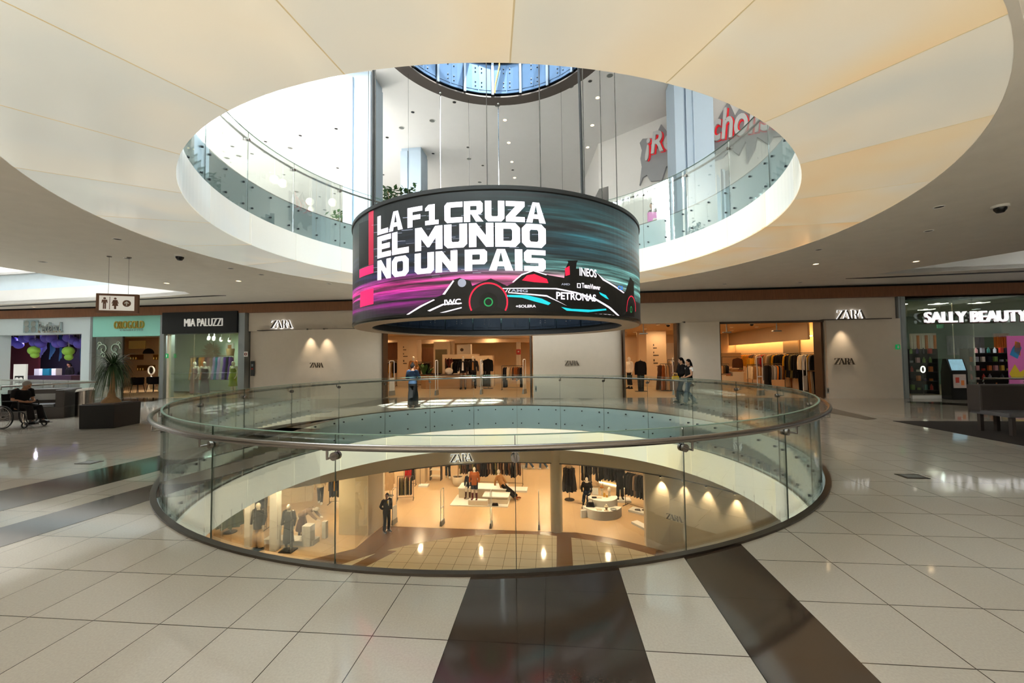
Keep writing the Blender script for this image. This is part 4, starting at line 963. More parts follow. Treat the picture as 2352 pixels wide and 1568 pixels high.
def gate(u, v, z0, label, rz=pi/2, solid=False):
    """slim anti-theft gate: two uprights in a loop, a solid lower panel or a foot"""
    t = tuv('security_gate', label, 'security gate', u, v, z0, rz, 'anti-theft gates at the shop entrances')
    w = .36
    MB().tube([(-w/2, 0, .1), (-w/2, 0, 1.58), (-w/2+.05, 0, 1.63), (w/2-.05, 0, 1.63), (w/2, 0, 1.58), (w/2, 0, .1)], (.016), 8).build('loop', 'white', t)
    MB().box((0, 0, .80), (w-.02, .018, .05)).build('crossbar', 'white', t)
    if solid: MB().box((0, 0, .48), (w+.02, .035, .62)).build('panel', 'white', t)
    MB().box((0, 0, .11), (w+.06, .10, .22), top=(.95, .6)).build('foot', 'aluminium', t)
    return t
def mannequin(label, loc, rz, P=None, top=None, bottom=None, shoes=None, stand=True, scale=1.03, group=None):
    t = figure('mannequin', label, 'mannequin', loc, rz, P or pose(), 'mannequin', scale, .017, top, bottom, shoes, None, False, group)
    if stand: MB().lathe([(0, .012), (.2, .010), (.21, 0), (0, 0)], n=28).build('base', 'steel_dark', t)
    return t
# ------------------------------------------------------------------ clothes shop on this level, seen through its three entrances
for u in (-12, -8, -4.5, -1, 2.5, 5.5, 8.8, 11.6):
    for v in (19.6, 23.0, 26.5):
        area('shop_lamp', UV(u, v, 3.13), .14, 20, WARM)
# ceiling lamps of the shop
i = 0
for v in (19.2, 22.0, 25.0):
    for u in (-7.2, -5.6, -4.0, -2.4, 3.4, 4.5, 7.4, 8.8, 10.0):
        d = tuv('downlight', 'round lit downlight in the shop ceiling, %s of its row, %s row from the entrance' % (ORD[i % 9], ORD[i//9]), 'ceiling light', u, v, 3.135, 0, 'downlights in the clothes shop ceiling')
        MB().lathe([(.07, 0), (.09, -.006), (.09, .02)], n=16).build('rim', 'white', d); MB().lathe([(0, .004), (.07, .004)], n=16).build('lamp', 'lamp_warm', d); i += 1
def shopbox(name, pts, z0, z1, mat, kind='structure', parent=None): 
    o = MB().plate([pts], z0, z1).build(name, mat); o.rotation_euler = (0, 0, -BA); o['kind'] = kind; return o
def rect(u0, u1, v0, v1): return [(u0, v0), (u1, v0), (u1, v1), (u0, v1)]
# column with the floor directory in the first entrance, and the one in the second
ua, va = fl(913, 887); ub, vb = fl(957, 887); uc, vc = fl(971, 884)
shopbox('pillar_4', [(ua, va), (ub, va), (uc, va+.9), (uc-.2, va+1.2), (ua, va+1.2)], 0, 3.2, 'shop_plaster')
def directory(label, px, py, v):
    u, z = onv(px, py, v); t = tuv('wall_lettering', label, 'lettering', u, v, z)
    for k, (w, h, dz) in enumerate(((.05, .10, 0), (.20, .05, -.17), (.05, .09, -.42), (.29, .05, -.58), (.07, .12, -.86), (.24, .06, -1.02))):
        MB().bbox((0, -.012, dz-h/2), (w, 0, dz+h/2)).build('letters', 'letter_bronze', t)
directory('small dark directory lettering on the column in the first entrance', 926, 797, va - .002)
ud, vd = fl(1487, 888); ue, ve = fl(1533, 888)
shopbox('pillar_5', [(ud, vd), (ue, vd), (ue, vd+1.3), (ud-.3, vd+1.3), (ud-.35, vd+.4)], 0, 3.2, 'shop_plaster')
directory('small dark directory lettering on the column in the second entrance', 1500, 792, vd - .002)
# bulkheads, mirror frame and back-of-shop panels
shopbox('ceiling_beam', rect(-14, 4, 24.6, 24.9), 2.9, 3.16, 'shop_ceiling'); shopbox('ceiling_beam', rect(-14, 4, 27.0, 27.3), 2.72, 3.16, 'shop_ceiling')
def panel_px(name, x0, x1, y0, y1, v, d, mat, kind='structure'):
    u0, z0 = onv(x0, y1, v); u1, z1 = onv(x1, y0, v); o = MB().bbox((u0, v, max(z0, .004)), (u1, v+d, min(z1, 3.16))).build(name, mat); o.rotation_euler = (0, 0, -BA); o['kind'] = kind; return o
panel_px('wall_timber', 970, 997, 798, 900, 26.6, .1, 'wood'); panel_px('trim_mirror_frame', 996, 1033, 784, 900, 25.4, .25, 'shop_plaster'); panel_px('trim_mirror_panel', 1000, 1026, 802, 890, 25.36, .03, M('olive_panel', '#6a5a36', .4))
panel_px('wall_lit_pier', 1032, 1040, 783, 900, 25.6, .5, 'shop_plaster'); panel_px('wall_service', 1050, 1074, 791, 900, 26.9, .08, 'cream'); panel_px('wall_lit_pier', 1074, 1081, 790, 900, 26.2, .4, 'cream')
panel_px('pillar_6', 1187, 1194, 785, 900, 26.4, .4, 'cream'); panel_px('wall_recess', 884, 913, 786, 826, 26.4, .1, 'wood')
u, z = onv(1191, 808, 26.3); al = tuv('fire_alarm', 'red fire alarm box on the narrow pier deep in the shop', 'alarm', u, 26.3, z); MB().bbox((-.14, -.06, -.17), (.14, .07, .17)).build('box', M('alarm_red', '#b5382a', .4), al, bevel=.02); MB().tube([(0, -.06, .02), (0, -.08, .02)], .05, 12).build('sounder', 'white', al)
u, z = onv(1061, 803, 26.8); al = tuv('wall_bell', 'small round dark bell high on the pale service panel', 'alarm', u, 26.8, z); MB().tube([(0, 0, 0), (0, -.05, 0)], .11, 18).build('gong', 'bronze_frame', al)
# lit cove over the slanting right wall
w0 = Vector(fl(1886, 907)); w_ = ray(1715, 830); q_ = w_*(25.5/w_.y); w1 = Vector((q_.dot(EU), q_.dot(EV))); wd_ = (w1-w0).normalized(); w1 = w0 + wd_*((28.9-w0.y)/wd_.y); wn_ = Vector((-wd_.y, wd_.x)); wn_ = wn_ if wn_.x > 0 else -wn_
M('cove_glow', '#ffd08a', .5, var=0, emit=22)
shopbox('wall_shop_side', [tuple(w0), tuple(w1), tuple(w1 + wn_*.2), tuple(w0 + wn_*.2)], 0, 3.15, 'shop_plaster')
shopbox('trim_cove_fascia', [tuple(w0 - wn_*.42), tuple(w1 - wn_*.42), tuple(w1 - wn_*.34), tuple(w0 - wn_*.34)], 2.36, 3.15, 'shop_plaster')
shopbox('trim_cove_lamp', [tuple(w0 - wn_*.30), tuple(w1 - wn_*.30), tuple(w1 - wn_*.24), tuple(w0 - wn_*.24)], 2.50, 2.53, 'cove_glow')
shopbox('trim_platform', [tuple(w0 - wn_*.75 + wd_*.3), tuple(w0 - wn_*.75 + wd_*7), tuple(w0 - wn_*.02 + wd_*7), tuple(w0 - wn_*.02 + wd_*.3)], .004, .10, 'oak')
# gates
for (px, py), lb, so_ in (((900, 908), 'white anti-theft gate with lower panel at the left edge of the first entrance', True), ((1003, 907), 'slim white anti-theft gate in front of the wooden counter', False), ((1106, 905), 'slim white anti-theft gate right of the two dark-jacketed mannequins', False),
     ((1205, 904), 'white anti-theft gate with lower panel at the right edge of the first entrance', True), ((1435, 905), 'slim white anti-theft gate at the left edge of the second entrance', True), ((1547, 906), 'white anti-theft gate with lower panel behind the two walking women', True)):
    u, v = fl(px, py); gate(u, v, .004, lb, pi/2 - .25 if px < 950 or px > 1200 else pi/2, so_)
u, v = fl(1747, 908); gate(u, v, .004, 'wide white anti-theft gate in the middle of the third entrance', .55, False)
u, v = fl(1862, 908); gate(u - .25, v - .1, .004, 'white anti-theft gate at the right edge of the third entrance', .7, True)
# wooden counter with a vase
u0, v0 = fl(964, 893); u1, _ = fl(1082, 893)
ct = tuv('display_counter', 'low wooden counter with angled end behind the two dark-jacketed mannequins', 'counter', u0, v0, .004)
MB().plate([[(0, .25), (.35, 0), (u1-u0, 0), (u1-u0, 1.0), (0, 1.0)]], 0, .76).build('body', 'oak', ct); MB().plate([[(-.04, .22), (.33, -.04), (u1-u0+.04, -.04), (u1-u0+.04, 1.04), (-.04, 1.04)]], .76, .80).build('top', M('counter_top', '#4f3a28', .35, var=.1), ct)
u, _ = onv(1031, 850, v0 + .4)
vs = tuv('vase', 'round pale vase holding dark red dried branches on the wooden counter', 'vase', u, v0 + .4, .804)
MB().lathe([(0, 0), (.12, 0), (.21, .09), (.235, .2), (.2, .3), (.09, .36), (.075, .38), (.06, .38), (.07, .34), (.15, .28), (.17, .2)], n=28).build('body', 'cream', vs)
br = random.Random(3); b = MB()
for k in range(14):
    a = br.random()*6.3; r_ = .12 + .12*br.random(); b.tube([(0, 0, .3), (r_*.4*cos(a), r_*.4*sin(a), .55), (r_*cos(a), r_*sin(a), .75 + .2*br.random())], [.006, .012, .022], 5)
b.build('branches', M('dried_red', '#5a1c14', .8, var=.3), vs)
for k, (dx, c) in enumerate(((.5, 'black'), (.95, 'black'), (2.05, 'cream'), (2.35, 'camel'))):
    f = tuv('folded_garment', '%s folded garment lying on the wooden counter, %s from the left' % (c, ORD[k]), 'clothing', u0 + dx, v0 + .35, .804, .1*k, 'folded clothes on the wooden counter')
    MB().box((0, 0, .03), (.34, .28, .06)).build('cloth', 'cloth_' + c, f, bevel=.02)
# mannequins of the first entrance
ARM = dict(elL=(-.25, -.05, 1.15), wrL=(-.27, .06, .92), elR=(.25, -.05, 1.15), wrR=(.27, .06, .92))
for px, py, lb, tp, bt in ((1064, 894, 'cream mannequin in black leather jacket over white shirt and grey trousers, left of the pair', ('cloth_black', 2, .10), ('trousers', 'cloth_taupe', 1.9)), (1087, 892, 'cream mannequin in black jacket, tan top and black trousers, right of the pair', ('cloth_charcoal', 2, .10), ('trousers', 'cloth_black', 1.9))):
    u, v = fl(px, py); t = mannequin(lb, UV(u, v, .004), pi - BA + .1, pose(**ARM), tp, bt, ('cloth_black',), False, 1.06)
    MB().tube([(0, .125, 1.40), (0, .138, 1.2), (0, .15, .98)], [(.03, .02), (.042, .02), (.05, .02)], 8, side=(1, 0, 0)).build('shirt_front', 'cloth_white' if px < 1070 else 'cloth_camel', t)
u, v = fl(944, 892); mannequin('cream mannequin in a tan jacket behind the woman in blue', UV(u, v + .4, .004), pi - BA, pose(**ARM), ('cloth_tan', 2, .15), ('trousers', 'cloth_taupe', 1.9), None, True, 1.08)
# big-leaved potted plants
def strelitzia(label, loc, h, n=9, seed=1, pot=(.2, .42)):
    t = thing('potted_plant', label, 'plant', loc); rr = random.Random(seed)
    MB().lathe([(0, 0), (pot[0]*.8, 0), (pot[0], pot[1]), (pot[0]*.9, pot[1]), (pot[0]*.85, pot[1]-.05), (0, pot[1]-.05)], n=24).build('pot', 'cream', t)
    for k in range(n):
        a = 2*pi*k/n + rr.random(); ln = h*(.65 + .35*rr.random()); out = .25 + .45*rr.random(); b = MB()
        p0 = V3(0, 0, pot[1]-.05); p1 = V3(out*.4*cos(a), out*.4*sin(a), ln*.6); p2 = V3(out*cos(a), out*sin(a), ln)
        b.tube([p0, p1*.6 + p0*.4, p1], [.014, .012, .01], 6)
        d = (p2-p1).normalized(); sd_ = d.cross(V3(0, 0, 1)); sd_ = sd_.normalized() if sd_.length > .05 else V3(1, 0, 0); up_ = sd_.cross(d)
        vs_ = []; m_ = 8; Ln = h*.38
        for i in range(m_+1):
            s_ = i/m_; c = p1 + d*(Ln*s_) - V3(0, 0, .22*Ln*s_*s_); w = .10*sin(pi*min(s_*.92+.06, 1))**.8*(h/1.8)
            vs_ += [c - sd_*w + up_*w*.35, c, c + sd_*w + up_*w*.35]
        fs_ = []
        for i in range(m_): o_ = i*3; fs_ += [(o_, o_+1, o_+4, o_+3), (o_+1, o_+2, o_+5, o_+4)]
        b.add(vs_, fs_, True); b.build('leaf', 'leaf', t)
    return t
u, _ = onv(977, 850, 23.3); strelitzia('tall big-leaved potted plant behind the wooden counter near the column', UV(u, 23.3, .004), 1.75, 10, 4)
u, v = fl(1146, 872); strelitzia('potted palm beside the dark coats deep in the first entrance', UV(u, v, .004), 1.55, 9, 9, (.22, .5))
# racks of the first entrance
def rpx(label, where, x0, x1, yb, items, h=1.5, ang=0.0, dv=0.0, **k):
    ua_, va_ = fl(x0, yb); ub_, vb_ = fl(x1, yb); return rack(label, where, (ua_+ub_)/2, (va_+vb_)/2 + dv, .004, abs(ub_-ua_)/max(cos(ang), .3), ang, items, h, **k)
J = lambda s: [(dict(j='jacket', c='coat', s='shirt', t='trousers', d='dress', k='skirt')[w[0]], w[1:]) for w in s.split()]
rpx('dark clothes rail left of the directory column', 'the rail left of the column', 885, 911, 886, J('jolive ccream jblack jmustard jcream tmustard tolive jblack'), 1.55)
rpx('clothes rail with long garments right of the directory column', 'the rail right of the column', 958, 990, 888, J('jtan jbrown ccream cblack cblack dblack'), 1.5)
rpx('low clothes rail in front of the mirror frame', 'the low rail before the mirror', 988, 1018, 884, J('sbeige scream swhite tbeige jblack jblack scream jblack'), 1.25, dv=.5)
# portal display frame with dark clothes
u0, z0 = onv(1016, 870, 24.2); u1, z1 = onv(1098, 813, 24.2); u2, _ = onv(1132, 815, 24.2)
pf = tuv('clothes_portal', 'pale portal frame holding a rail of dark clothes behind the counter', 'shop display', u0, 24.2, .004)
for a, c, zt in ((0, u1-u0, z1), (u1-u0, u2-u0, z1-.1)):
    MB().bbox((a, 0, zt-.28), (c, .5, zt)).build('lintel', 'shop_plaster', pf); MB().bbox((a, 0, 0), (a+.16, .5, zt-.28)).build('upright', 'shop_plaster', pf); MB().bbox((c-.16, 0, 0), (c, .5, zt-.28)).build('upright', 'shop_plaster', pf)
MB().bbox((0, .52, 0), (u2-u0, .6, z1-.1)).build('back_panel', M('dark_panel', '#4a3a2a', .8), pf)
rack('dark rail inside the wide bay of the portal frame', 'the rail in the wide frame bay', (u0+u1)/2, 24.3, .004, u1-u0-.5, 0, J('jblack jcharcoal scream jblack jblack cblack jwhite jblack jcharcoal jblack jbrown jblack jcream'), 1.55, posts=True)
rack('short rail inside the narrow bay of the portal frame', 'the rail in the narrow frame bay', (u1+u2)/2, 24.1, .004, u2-u1-.3, 0, J('jwhite jcream cblack jgrey jblack'), 1.5)
u, z = onv(1121, 822, 22.6); garment('jacket', 'black', UV(u, 22.6, z), -BA, 'black jacket facing front on the end of the narrow frame rail', None)
tt = tuv('clothes_stand', 'thin stand carrying the black jacket that faces front', 'clothes stand', u, 22.6, .004); MB().tube([(0, .02, 0), (0, .02, z), (0, -.0, z)], .012, 8).build('post', 'steel_dark', tt); MB().box((0, .02, .012), (.5, .3, .024)).build('foot', 'steel_dark', tt)
rpx('pale rail of light trousers right of the black jacket', 'the rail beside the black jacket', 1122, 1140, 876, J('tcream twhite tbeige tcream'), 1.2)
rpx('low dark rack of coats at the right of the first entrance', 'the low coat rack', 1153, 1203, 895, J('cblack cblack jbeige jbeige jtan jbrown jrust jrust jbrown cblack'), 1.28)
rpx('far rail of dark clothes behind the low coat rack', 'the far rail behind the coat rack', 1158, 1222, 874, J('jblack jblack jwhite jblack jgrey jblack jcharcoal jblack jgreen jblack'), 1.5)
rpx('far rail of dark clothes behind the narrow frame', 'the far rail at the back', 1132, 1186, 868, J('jblack jbrown jblack jcream jblack jolive jblack jwhite jblack'), 1.5)
# second entrance
panel_px('wall_shop_panel', 1424, 1465, 774, 880, 24.8, .1, 'shop_plaster'); panel_px('wall_shop_panel', 1535, 1560, 787, 880, 25.2, .1, 'cream'); panel_px('trim_timber_box', 1549, 1558, 801, 812, 25.1, .06, 'wood'); panel_px('trim_panel_dark', 1466, 1475, 789, 804, 25.6, .06, 'olive_panel')
rpx('rail of mauve and tan clothes at the left of the second entrance', 'the rail by the white-shirt mannequin', 1426, 1472, 884, J('jmauve jmauve jmauve jtan jcamel jmustard jtan jcamel'), 1.5)
u, v = fl(1447, 893); mannequin('headless-looking mannequin in white shirt and short dark trousers, second entrance', UV(u, v, .004), pi/2 - BA + .5, pose(), ('cloth_white', 2, .08), ('trousers', 'cloth_black', 1.7), ('cloth_black',), False, .98)
u, z = onv(1471, 826, 20.6); tt = tuv('clothes_stand', 'thin stand carrying the black sweater beside the second column', 'clothes stand', u, 20.66, .004); MB().tube([(0, 0, 0), (0, 0, z), (0, -.06, z)], .012, 8).build('post', 'steel_dark', tt); MB().box((0, 0, .012), (.55, .3, .024)).build('foot', 'steel_dark', tt)
garment('jacket', 'black', UV(u, 20.6, z), -BA, 'black sweater facing front beside the column of the second entrance', None)
garment('trousers', 'charcoal', UV(u + .02, 20.72, z - .62), -BA, 'charcoal trousers hanging below the black sweater on its stand', None)
u, v = fl(1531, 897); round_rack('round rack of long brown pleated clothes left of the walking women', 'the round rack by the women', u, v, .004, .28, J('dtaupe dbrown drust dtan dtaupe dbrown dcamel'), 1.32)
rpx('rail of mixed clothes seen behind the gate and the women', 'the rail behind the women', 1535, 1560, 886, J('jbeige swhite jblack jwhite jtaupe jblack'), 1.5)
# third entrance
def wallrail(label, where, px0, px1, items, z, off=.30):
    """rail carried by the slanting wall between two picture columns"""
    pts = []
    for px in (px0, px1):
        w = ray(px, 830); p = Vector((w.dot(EU), w.dot(EV))); a = w0 - wn_*off; n_ = wn_; s = a.dot(n_)/p.dot(n_); pts.append(p*s)
    c = (pts[0]+pts[1])/2; d = pts[1]-pts[0]
    rack(label, where, c.x, c.y, .10, d.length, atan2(d.y, d.x), items, z, posts=False)
wallrail('wall rail of brown, cream and rust jackets under the lit cove', 'the wall rail left of the grey panel', 1736, 1800, J('jbrown jtan jcream jrust jmauve jred jolive jtan jbeige jtaupe jolive jmustard jblack cblack'), 1.70)
wallrail('wall rail of black and mustard coats under the grey panel', 'the wall rail under the grey panel', 1804, 1843, J('cblack cmustard cblack cblack colive cblack cblack'), 1.70)
wallrail('wall rail of cream and grey shirts at the right end of the cove wall', 'the wall rail at the right end', 1844, 1883, J('scream swhite scream jgrey swhite jblack smustard jgrey jblack'), 1.70)
wallrail('lower wall rail of dark trousers at the right end of the cove wall', 'the lower wall rail', 1836, 1882, J('tblack tblack tcharcoal tblack tcamel tbeige tblack'), .98, .33)
wallrail('wall rail of orange and mustard jackets near the far end of the cove wall', 'the wall rail at the far end', 1700, 1735, J('jbrown jmustard jorange jmustard jmustard jorange jbrown'), 1.70)
p = w0 + wd_*2.3 - wn_*.05; q = tuv('cover_panel', 'square grey-brown panel on the lit cove wall', 'panel', p.x - .06*wn_.x, p.y - .06*wn_.y, 1.80, atan2(wd_.y, wd_.x)); MB().bbox((-.75, -.06, 0), (.75, .0, .62)).build('board', M('panel_grey', '#7d6a50', .6), q)
panel_px('wall_display_board', 1652, 1702, 810, 842, 25.4, .08, 'taupe_board' if M('taupe_board', '#a88a66', .8) else '')
u, v = fl(1694, 889); rack('dark frame rack with a brown fur coat and yellow jackets, left in the third entrance', 'the dark frame rack', u + .5, v + 1.2, .004, 1.6, 0, [], 1.62)
u, z = onv(1694, 814, v + 1.15); garment('jacket', 'brown', UV(u, v + 1.16, 1.61), -BA, 'brown fur jacket facing front on the dark frame rack', None)
for k in range(5): garment('jacket', 'mustard', UV(u + .62 + .09*k, v + 1.2, 1.61), pi/2 - BA, 'mustard jacket hanging %s from the left beside the fur jacket' % ORD[k], 'mustard jackets on the dark frame rack')
rpx('rail of cream and tan shirts behind the table of folded clothes', 'the shirt rail by the table', 1718, 1748, 892, J('scream jcream jtan jcamel jcream jbeige jtan'), 1.22)
rpx('low rail of grey clothes in the middle of the third entrance', 'the middle low rail', 1756, 1804, 897, J('cblack cblack jgrey jgrey jsilver jgrey jorange jnavy jgrey jorange jbrown'), 1.28)
rpx('low rail of long tan trousers right of the middle of the third entrance', 'the low tan rail', 1804, 1827, 895, J('cbeige ccamel ctan cbeige ccamel cmustard'), 1.28)
rpx('low rail of jackets seen at the left edge of the third entrance', 'the rail at the left edge', 1646, 1676, 889, J('jmustard jcream jtan jbrown jolive jblack jblack jblack'), 1.25)
u0, v0 = fl(1663, 891); u1, _ = fl(1712, 891)
tb = tuv('display_table', 'pale box table heaped with folded clothes in the third entrance', 'table', u0, v0, .004)
MB().bbox((0, 0, 0), ((u1-u0)*.48, .9, .62)).build('box', 'cream', tb); MB().bbox(((u1-u0)*.48, .1, 0), (u1-u0, 1.0, .80)).build('box', 'cream', tb); MB().bbox(((u1-u0)*.44, .06, .80), (u1-u0+.06, 1.04, .84)).build('top', 'cream', tb)
rr = random.Random(8); k = 0
for lv, n_, x0, z in ((0, 4, .05, .624), (1, 3, .1, .69), (0, 5, .62, .844), (1, 4, .66, .91), (2, 3, .72, .976)):
    for i in range(n_):
        c = rr.choice(['beige', 'cream', 'olive', 'tan', 'taupe', 'mauve', 'camel'])
        f = tuv('folded_garment', '%s folded garment on the pale box table, %s counted from its lower left' % (c, ORD[k]), 'clothing', u0 + x0 + (.30 if lv < 2 else .26)*((i % 2) if n_ < 5 else i % 3)*.75, v0 + .25 + .3*(i//2), z, rr.random()*.5-.25, 'folded clothes on the pale box table')
        MB().box((0, 0, .03), (.27, .25, .06)).build('cloth', 'cloth_' + c, f, bevel=.02); k += 1
# hanging antennas and cameras
for px, y0, y1, v, lb in ((1478, 751, 766, 18.6, 'second'), (1669, 750, 763, 18.9, 'third, left of its two'), (1784, 748, 760, 18.7, 'third, right of its two')):
    u, z = onv(px, y1, v); a = tuv('hanging_sensor', 'T-shaped grey sensor bar hanging from the ceiling of the %s entrance' % lb, 'sensor', u, v, z)
    MB().tube([(0, 0, .03), (0, 0, 3.15 - z)], .02, 8).build('stem', 'aluminium', a); MB().box((0, 0, 0), (.34, .16, .05)).build('head', 'aluminium', a, bevel=.01)
for px, py, v, lb in ((1535, 768, 19.0, 'second'), (1727, 757, 19.4, 'third')):
    u, z = onv(px, py, v); a = tuv('dome_camera', 'dark dome camera on the ceiling of the %s entrance' % lb, 'camera', u, v, 3.15); MB().lathe([(0, -.13), (.05, -.12), (.075, -.07), (.08, -.04)], n=16).build('dome', 'black_gloss', a); MB().lathe([(.10, 0), (.10, -.04), (.07, -.045)], n=16).build('ring', 'white', a)
# ------------------------------------------------------------------ the clothes shop one floor down, seen through the opening
ZL = -5.873
for u in (-15, -11.5, -8, -4.5, -1, 2.5, 6, 9):
    for v in (17.5 if u < -9 else 19.6, 23.0, 27.0):
        if u > 3 and v < 20: continue
        area('lower_shop_lamp', UV(u, v, -2.7), .12, 75, WARM)
for u in (-13.2, -10.6):
    area('lower_shop_lamp', UV(u, 15.0 if u > -12 else 14.4, -2.6), .2, 150, WARM)
def luvz(px, py, v): return onv(px, py, v)
def fll(px, py): return fl(px, py, ZL)
# structure
def arc(r, a0, a1, n=24): return [(UC + r*cos(radians(a0 + (a1-a0)*i/n)), VC + r*sin(radians(a0 + (a1-a0)*i/n))) for i in range(n+1)]
struct('wall_lower_bulkhead', MB().plate([arc(9.2, 2, 128, 60) + arc(9.5, 128, 2, 60)], -2.9, -1.5), 'plaster_lower', uv=True, smooth=True)
struct('wall_lower_bulkhead_left', MB().plate([[(UC + 9.2*cos(radians(128)), VC + 9.2*sin(radians(128))), (-9.6, 14.0), (-16, 12.5), (-16, 12.9), (-9.6, 14.4), (UC + 9.5*cos(radians(128)), VC + 9.5*sin(radians(128)))]], -2.9, -1.5), 'plaster_lower', uv=True)
struct('trim_bulkhead_edge', MB().plate([arc(9.19, 2, 128, 60) + arc(9.24, 128, 2, 60)], -2.94, -2.9), 'ledge', uv=True)
struct('wall_lower_right', MB().plate([arc(9.4, 60, 2, 30) + arc(9.7, 2, 60, 30)], -5.88, -2.85), 'plaster_lower', uv=True, smooth=True)
struct('trim_lower_jamb', MB().plate([rect(3.36, 3.46, 17.15, 17.5)], -5.88, -2.9), 'cream', uv=True)
pl = MB().plate([rect(-9.62, -8.28, 17.1, 17.9)], -5.88, -1.5); struct('pillar_7', pl, 'plaster_lower', uv=True)
struct('wall_lower_panel', MB().plate([[(-8.28, 17.12), (-8.1, 18.2), (-8.2, 18.6), (-8.5, 18.6), (-8.5, 17.9), (-8.4, 17.2)]], -5.88, -2.9), 'cream', uv=True)
o = MB().lathe([(.26, 0), (.26, 4.4)], n=36).build('pillar_8', 'plaster_lower'); o.location = UV(-.2, 18.35, -5.88); o['kind'] = 'structure'
struct('wall_lower_left', MB().plate([rect(-16.2, -15.6, 14.2, 16.4)], -5.88, -1.5), 'plaster_lower', uv=True)
struct('wall_lower_back', MB().bbox((-24, 33, -5.88), (14, 33.2, -1.5)), 'shop_plaster', uv=True)
struct('wall_lower_rear_lit', MB().plate([[(2.2, 25.6), (5.2, 23.4), (5.4, 23.6), (2.4, 25.9)]], -5.80, -2.0), 'shop_plaster', uv=True)
struct('trim_lower_cove', MB().plate([[(2.3, 25.45), (5.1, 23.4), (5.14, 23.44), (2.35, 25.5)]], -5.87, -5.82), 'lamp_warm', uv=True)
gw = tuv('shop_window', 'frameless curved glass window of the lower shop left of the pillar', 'window glass', -8.28, 17.0, -5.87)
gp = [(-8.26, 15.92), (-9.45, 14.99), (-10.3, 14.1), (-12, 13.2)]
for p, q in zip([(-8.30, 17.08)] + gp[:-1], gp):
    d = Vector((q[0]-p[0], q[1]-p[1])); n_ = Vector((-d.y, d.x)).normalized()*.006
    MB().plate([[(p[0]+8.28, p[1]-17.0), (q[0]+8.28, q[1]-17.0), (q[0]+8.28+n_.x, q[1]-17.0+n_.y), (p[0]+8.28+n_.x, p[1]-17.0+n_.y)]], 0, 2.95).build('glass_panel', 'glass_faint', gw)
# wall washers on the curved right wall: small lamps under the bulkhead
for k, px in enumerate((1521, 1573, 1627, 1693)):
    w = ray(px, 1130); wx, wv = w.dot(EU), w.dot(EV); lo, hi = 8.0, 40.0
    for _ in range(40):
        mid = (lo+hi)/2; s = mid
        if (wx*s - UC)**2 + (wv*s - VC)**2 < 9.4**2: lo = mid
        else: hi = mid
    p = Vector((wx*lo, wv*lo)); d = (p - Vector((UC, VC))).normalized(); q = p - d*.15
    f = tuv('wall_washer', 'small round ceiling spot washing the curved wall, %s from the left' % ORD[k], 'spotlight', q.x, q.y, -3.0)
    MB().tube([(0, 0, .1), (0, 0, 0)], .045, 12).build('housing', 'black', f); MB().tube([(0, 0, 0), (0, 0, -.005)], .038, 12).build('lens', 'lamp_warm', f)
    spot('wall_spot', UV(q.x, q.y, -3.02), UV(p.x + d.x*.12, p.y + d.y*.12, -5.0), 110, (1, .74, .48), 66, .9, .02)
u0, z0 = onv(1532, 1187, 16.72); u1, z1 = onv(1568, 1200, 16.5)
def onarc(px, py, R):
    w = ray(px, py); wx, wv = w.dot(EU), w.dot(EV); lo, hi = 8.0, 40.0
    for _ in range(40):
        mid = (lo+hi)/2
        if (wx*mid - UC)**2 + (wv*mid - VC)**2 < R*R: lo = mid
        else: hi = mid
    return Vector((wx*lo, wv*lo, EYE + w.z*lo))
a_, b_ = onarc(1531, 1190, 9.36), onarc(1569, 1203, 9.36); L_ = (b_-a_); W_ = Vector((L_.x, L_.y)).length
lg = logo('shop_sign', 'dark logo lettering on the curved spotlit wall of the lower shop', 0, W_, a_.z, 0, False, depth=.02)
lg.location = UV(a_.x, a_.y, a_.z); lg.rotation_euler = (0, 0, atan2(L_.y, L_.x) - BA)
a_, b_ = onarc(1034, 1061, 9.19), onarc(1087, 1060, 9.19); L_ = (b_-a_); W_ = Vector((L_.x, L_.y)).length
lg = logo('shop_sign', 'lit logo lettering on the curved bulkhead of the lower shop', 0, W_, a_.z, 0, True)
lg.location = UV(a_.x, a_.y, a_.z); lg.rotation_euler = (0, 0, atan2(L_.y, L_.x) - BA)
# gates at the lower entrance
gate(-7.66, 18.45, ZL, 'white anti-theft gate with lower panel beside the guard downstairs', pi/2 - .15, True)
gate(-5.41, 18.52, ZL, 'slim anti-theft gate downstairs, second from the guard', pi/2 - .1); gate(-3.14, 18.48, ZL, 'slim anti-theft gate downstairs, in front of the white display blocks', pi/2)
gate(-.99, 18.53, ZL, 'anti-theft gate with lower panel downstairs, left of the round column', pi/2 + .04, True)
# guard
gP = pose(wrL=(-.16, .10, 1.0), fiL=(-.02, .16, 1.0), elL=(-.26, -.06, 1.16), look=(.75, .6, 0), wrR=(.10, -.17, 1.0), fiR=(0, -.19, .98), elR=(.27, -.09, 1.16))
g = figure('person', 'security guard in black suit and white shirt standing at the entrance downstairs', 'person', UV(-7.63, 17.53, ZL), -BA - pi/2 - .6, gP, 'skin_dark', .98, .014, ('cloth_black', 2, .14), ('trousers', 'cloth_black', 1.95, .075), ('black_gloss',), ('hair', 0))
MB().tube([(0, .105, 1.43), (0, .13, 1.33), (0, .138, 1.2)], [(.045, .02), (.03, .02), (.005, .02)], 8, side=(1, 0, 0)).build('shirt_front', 'white', g)
MB().box((.03, .13, 1.36), (.05, .02, .10)).build('badge_strap', M('badge_yellow', '#d9b02c', .6), g)
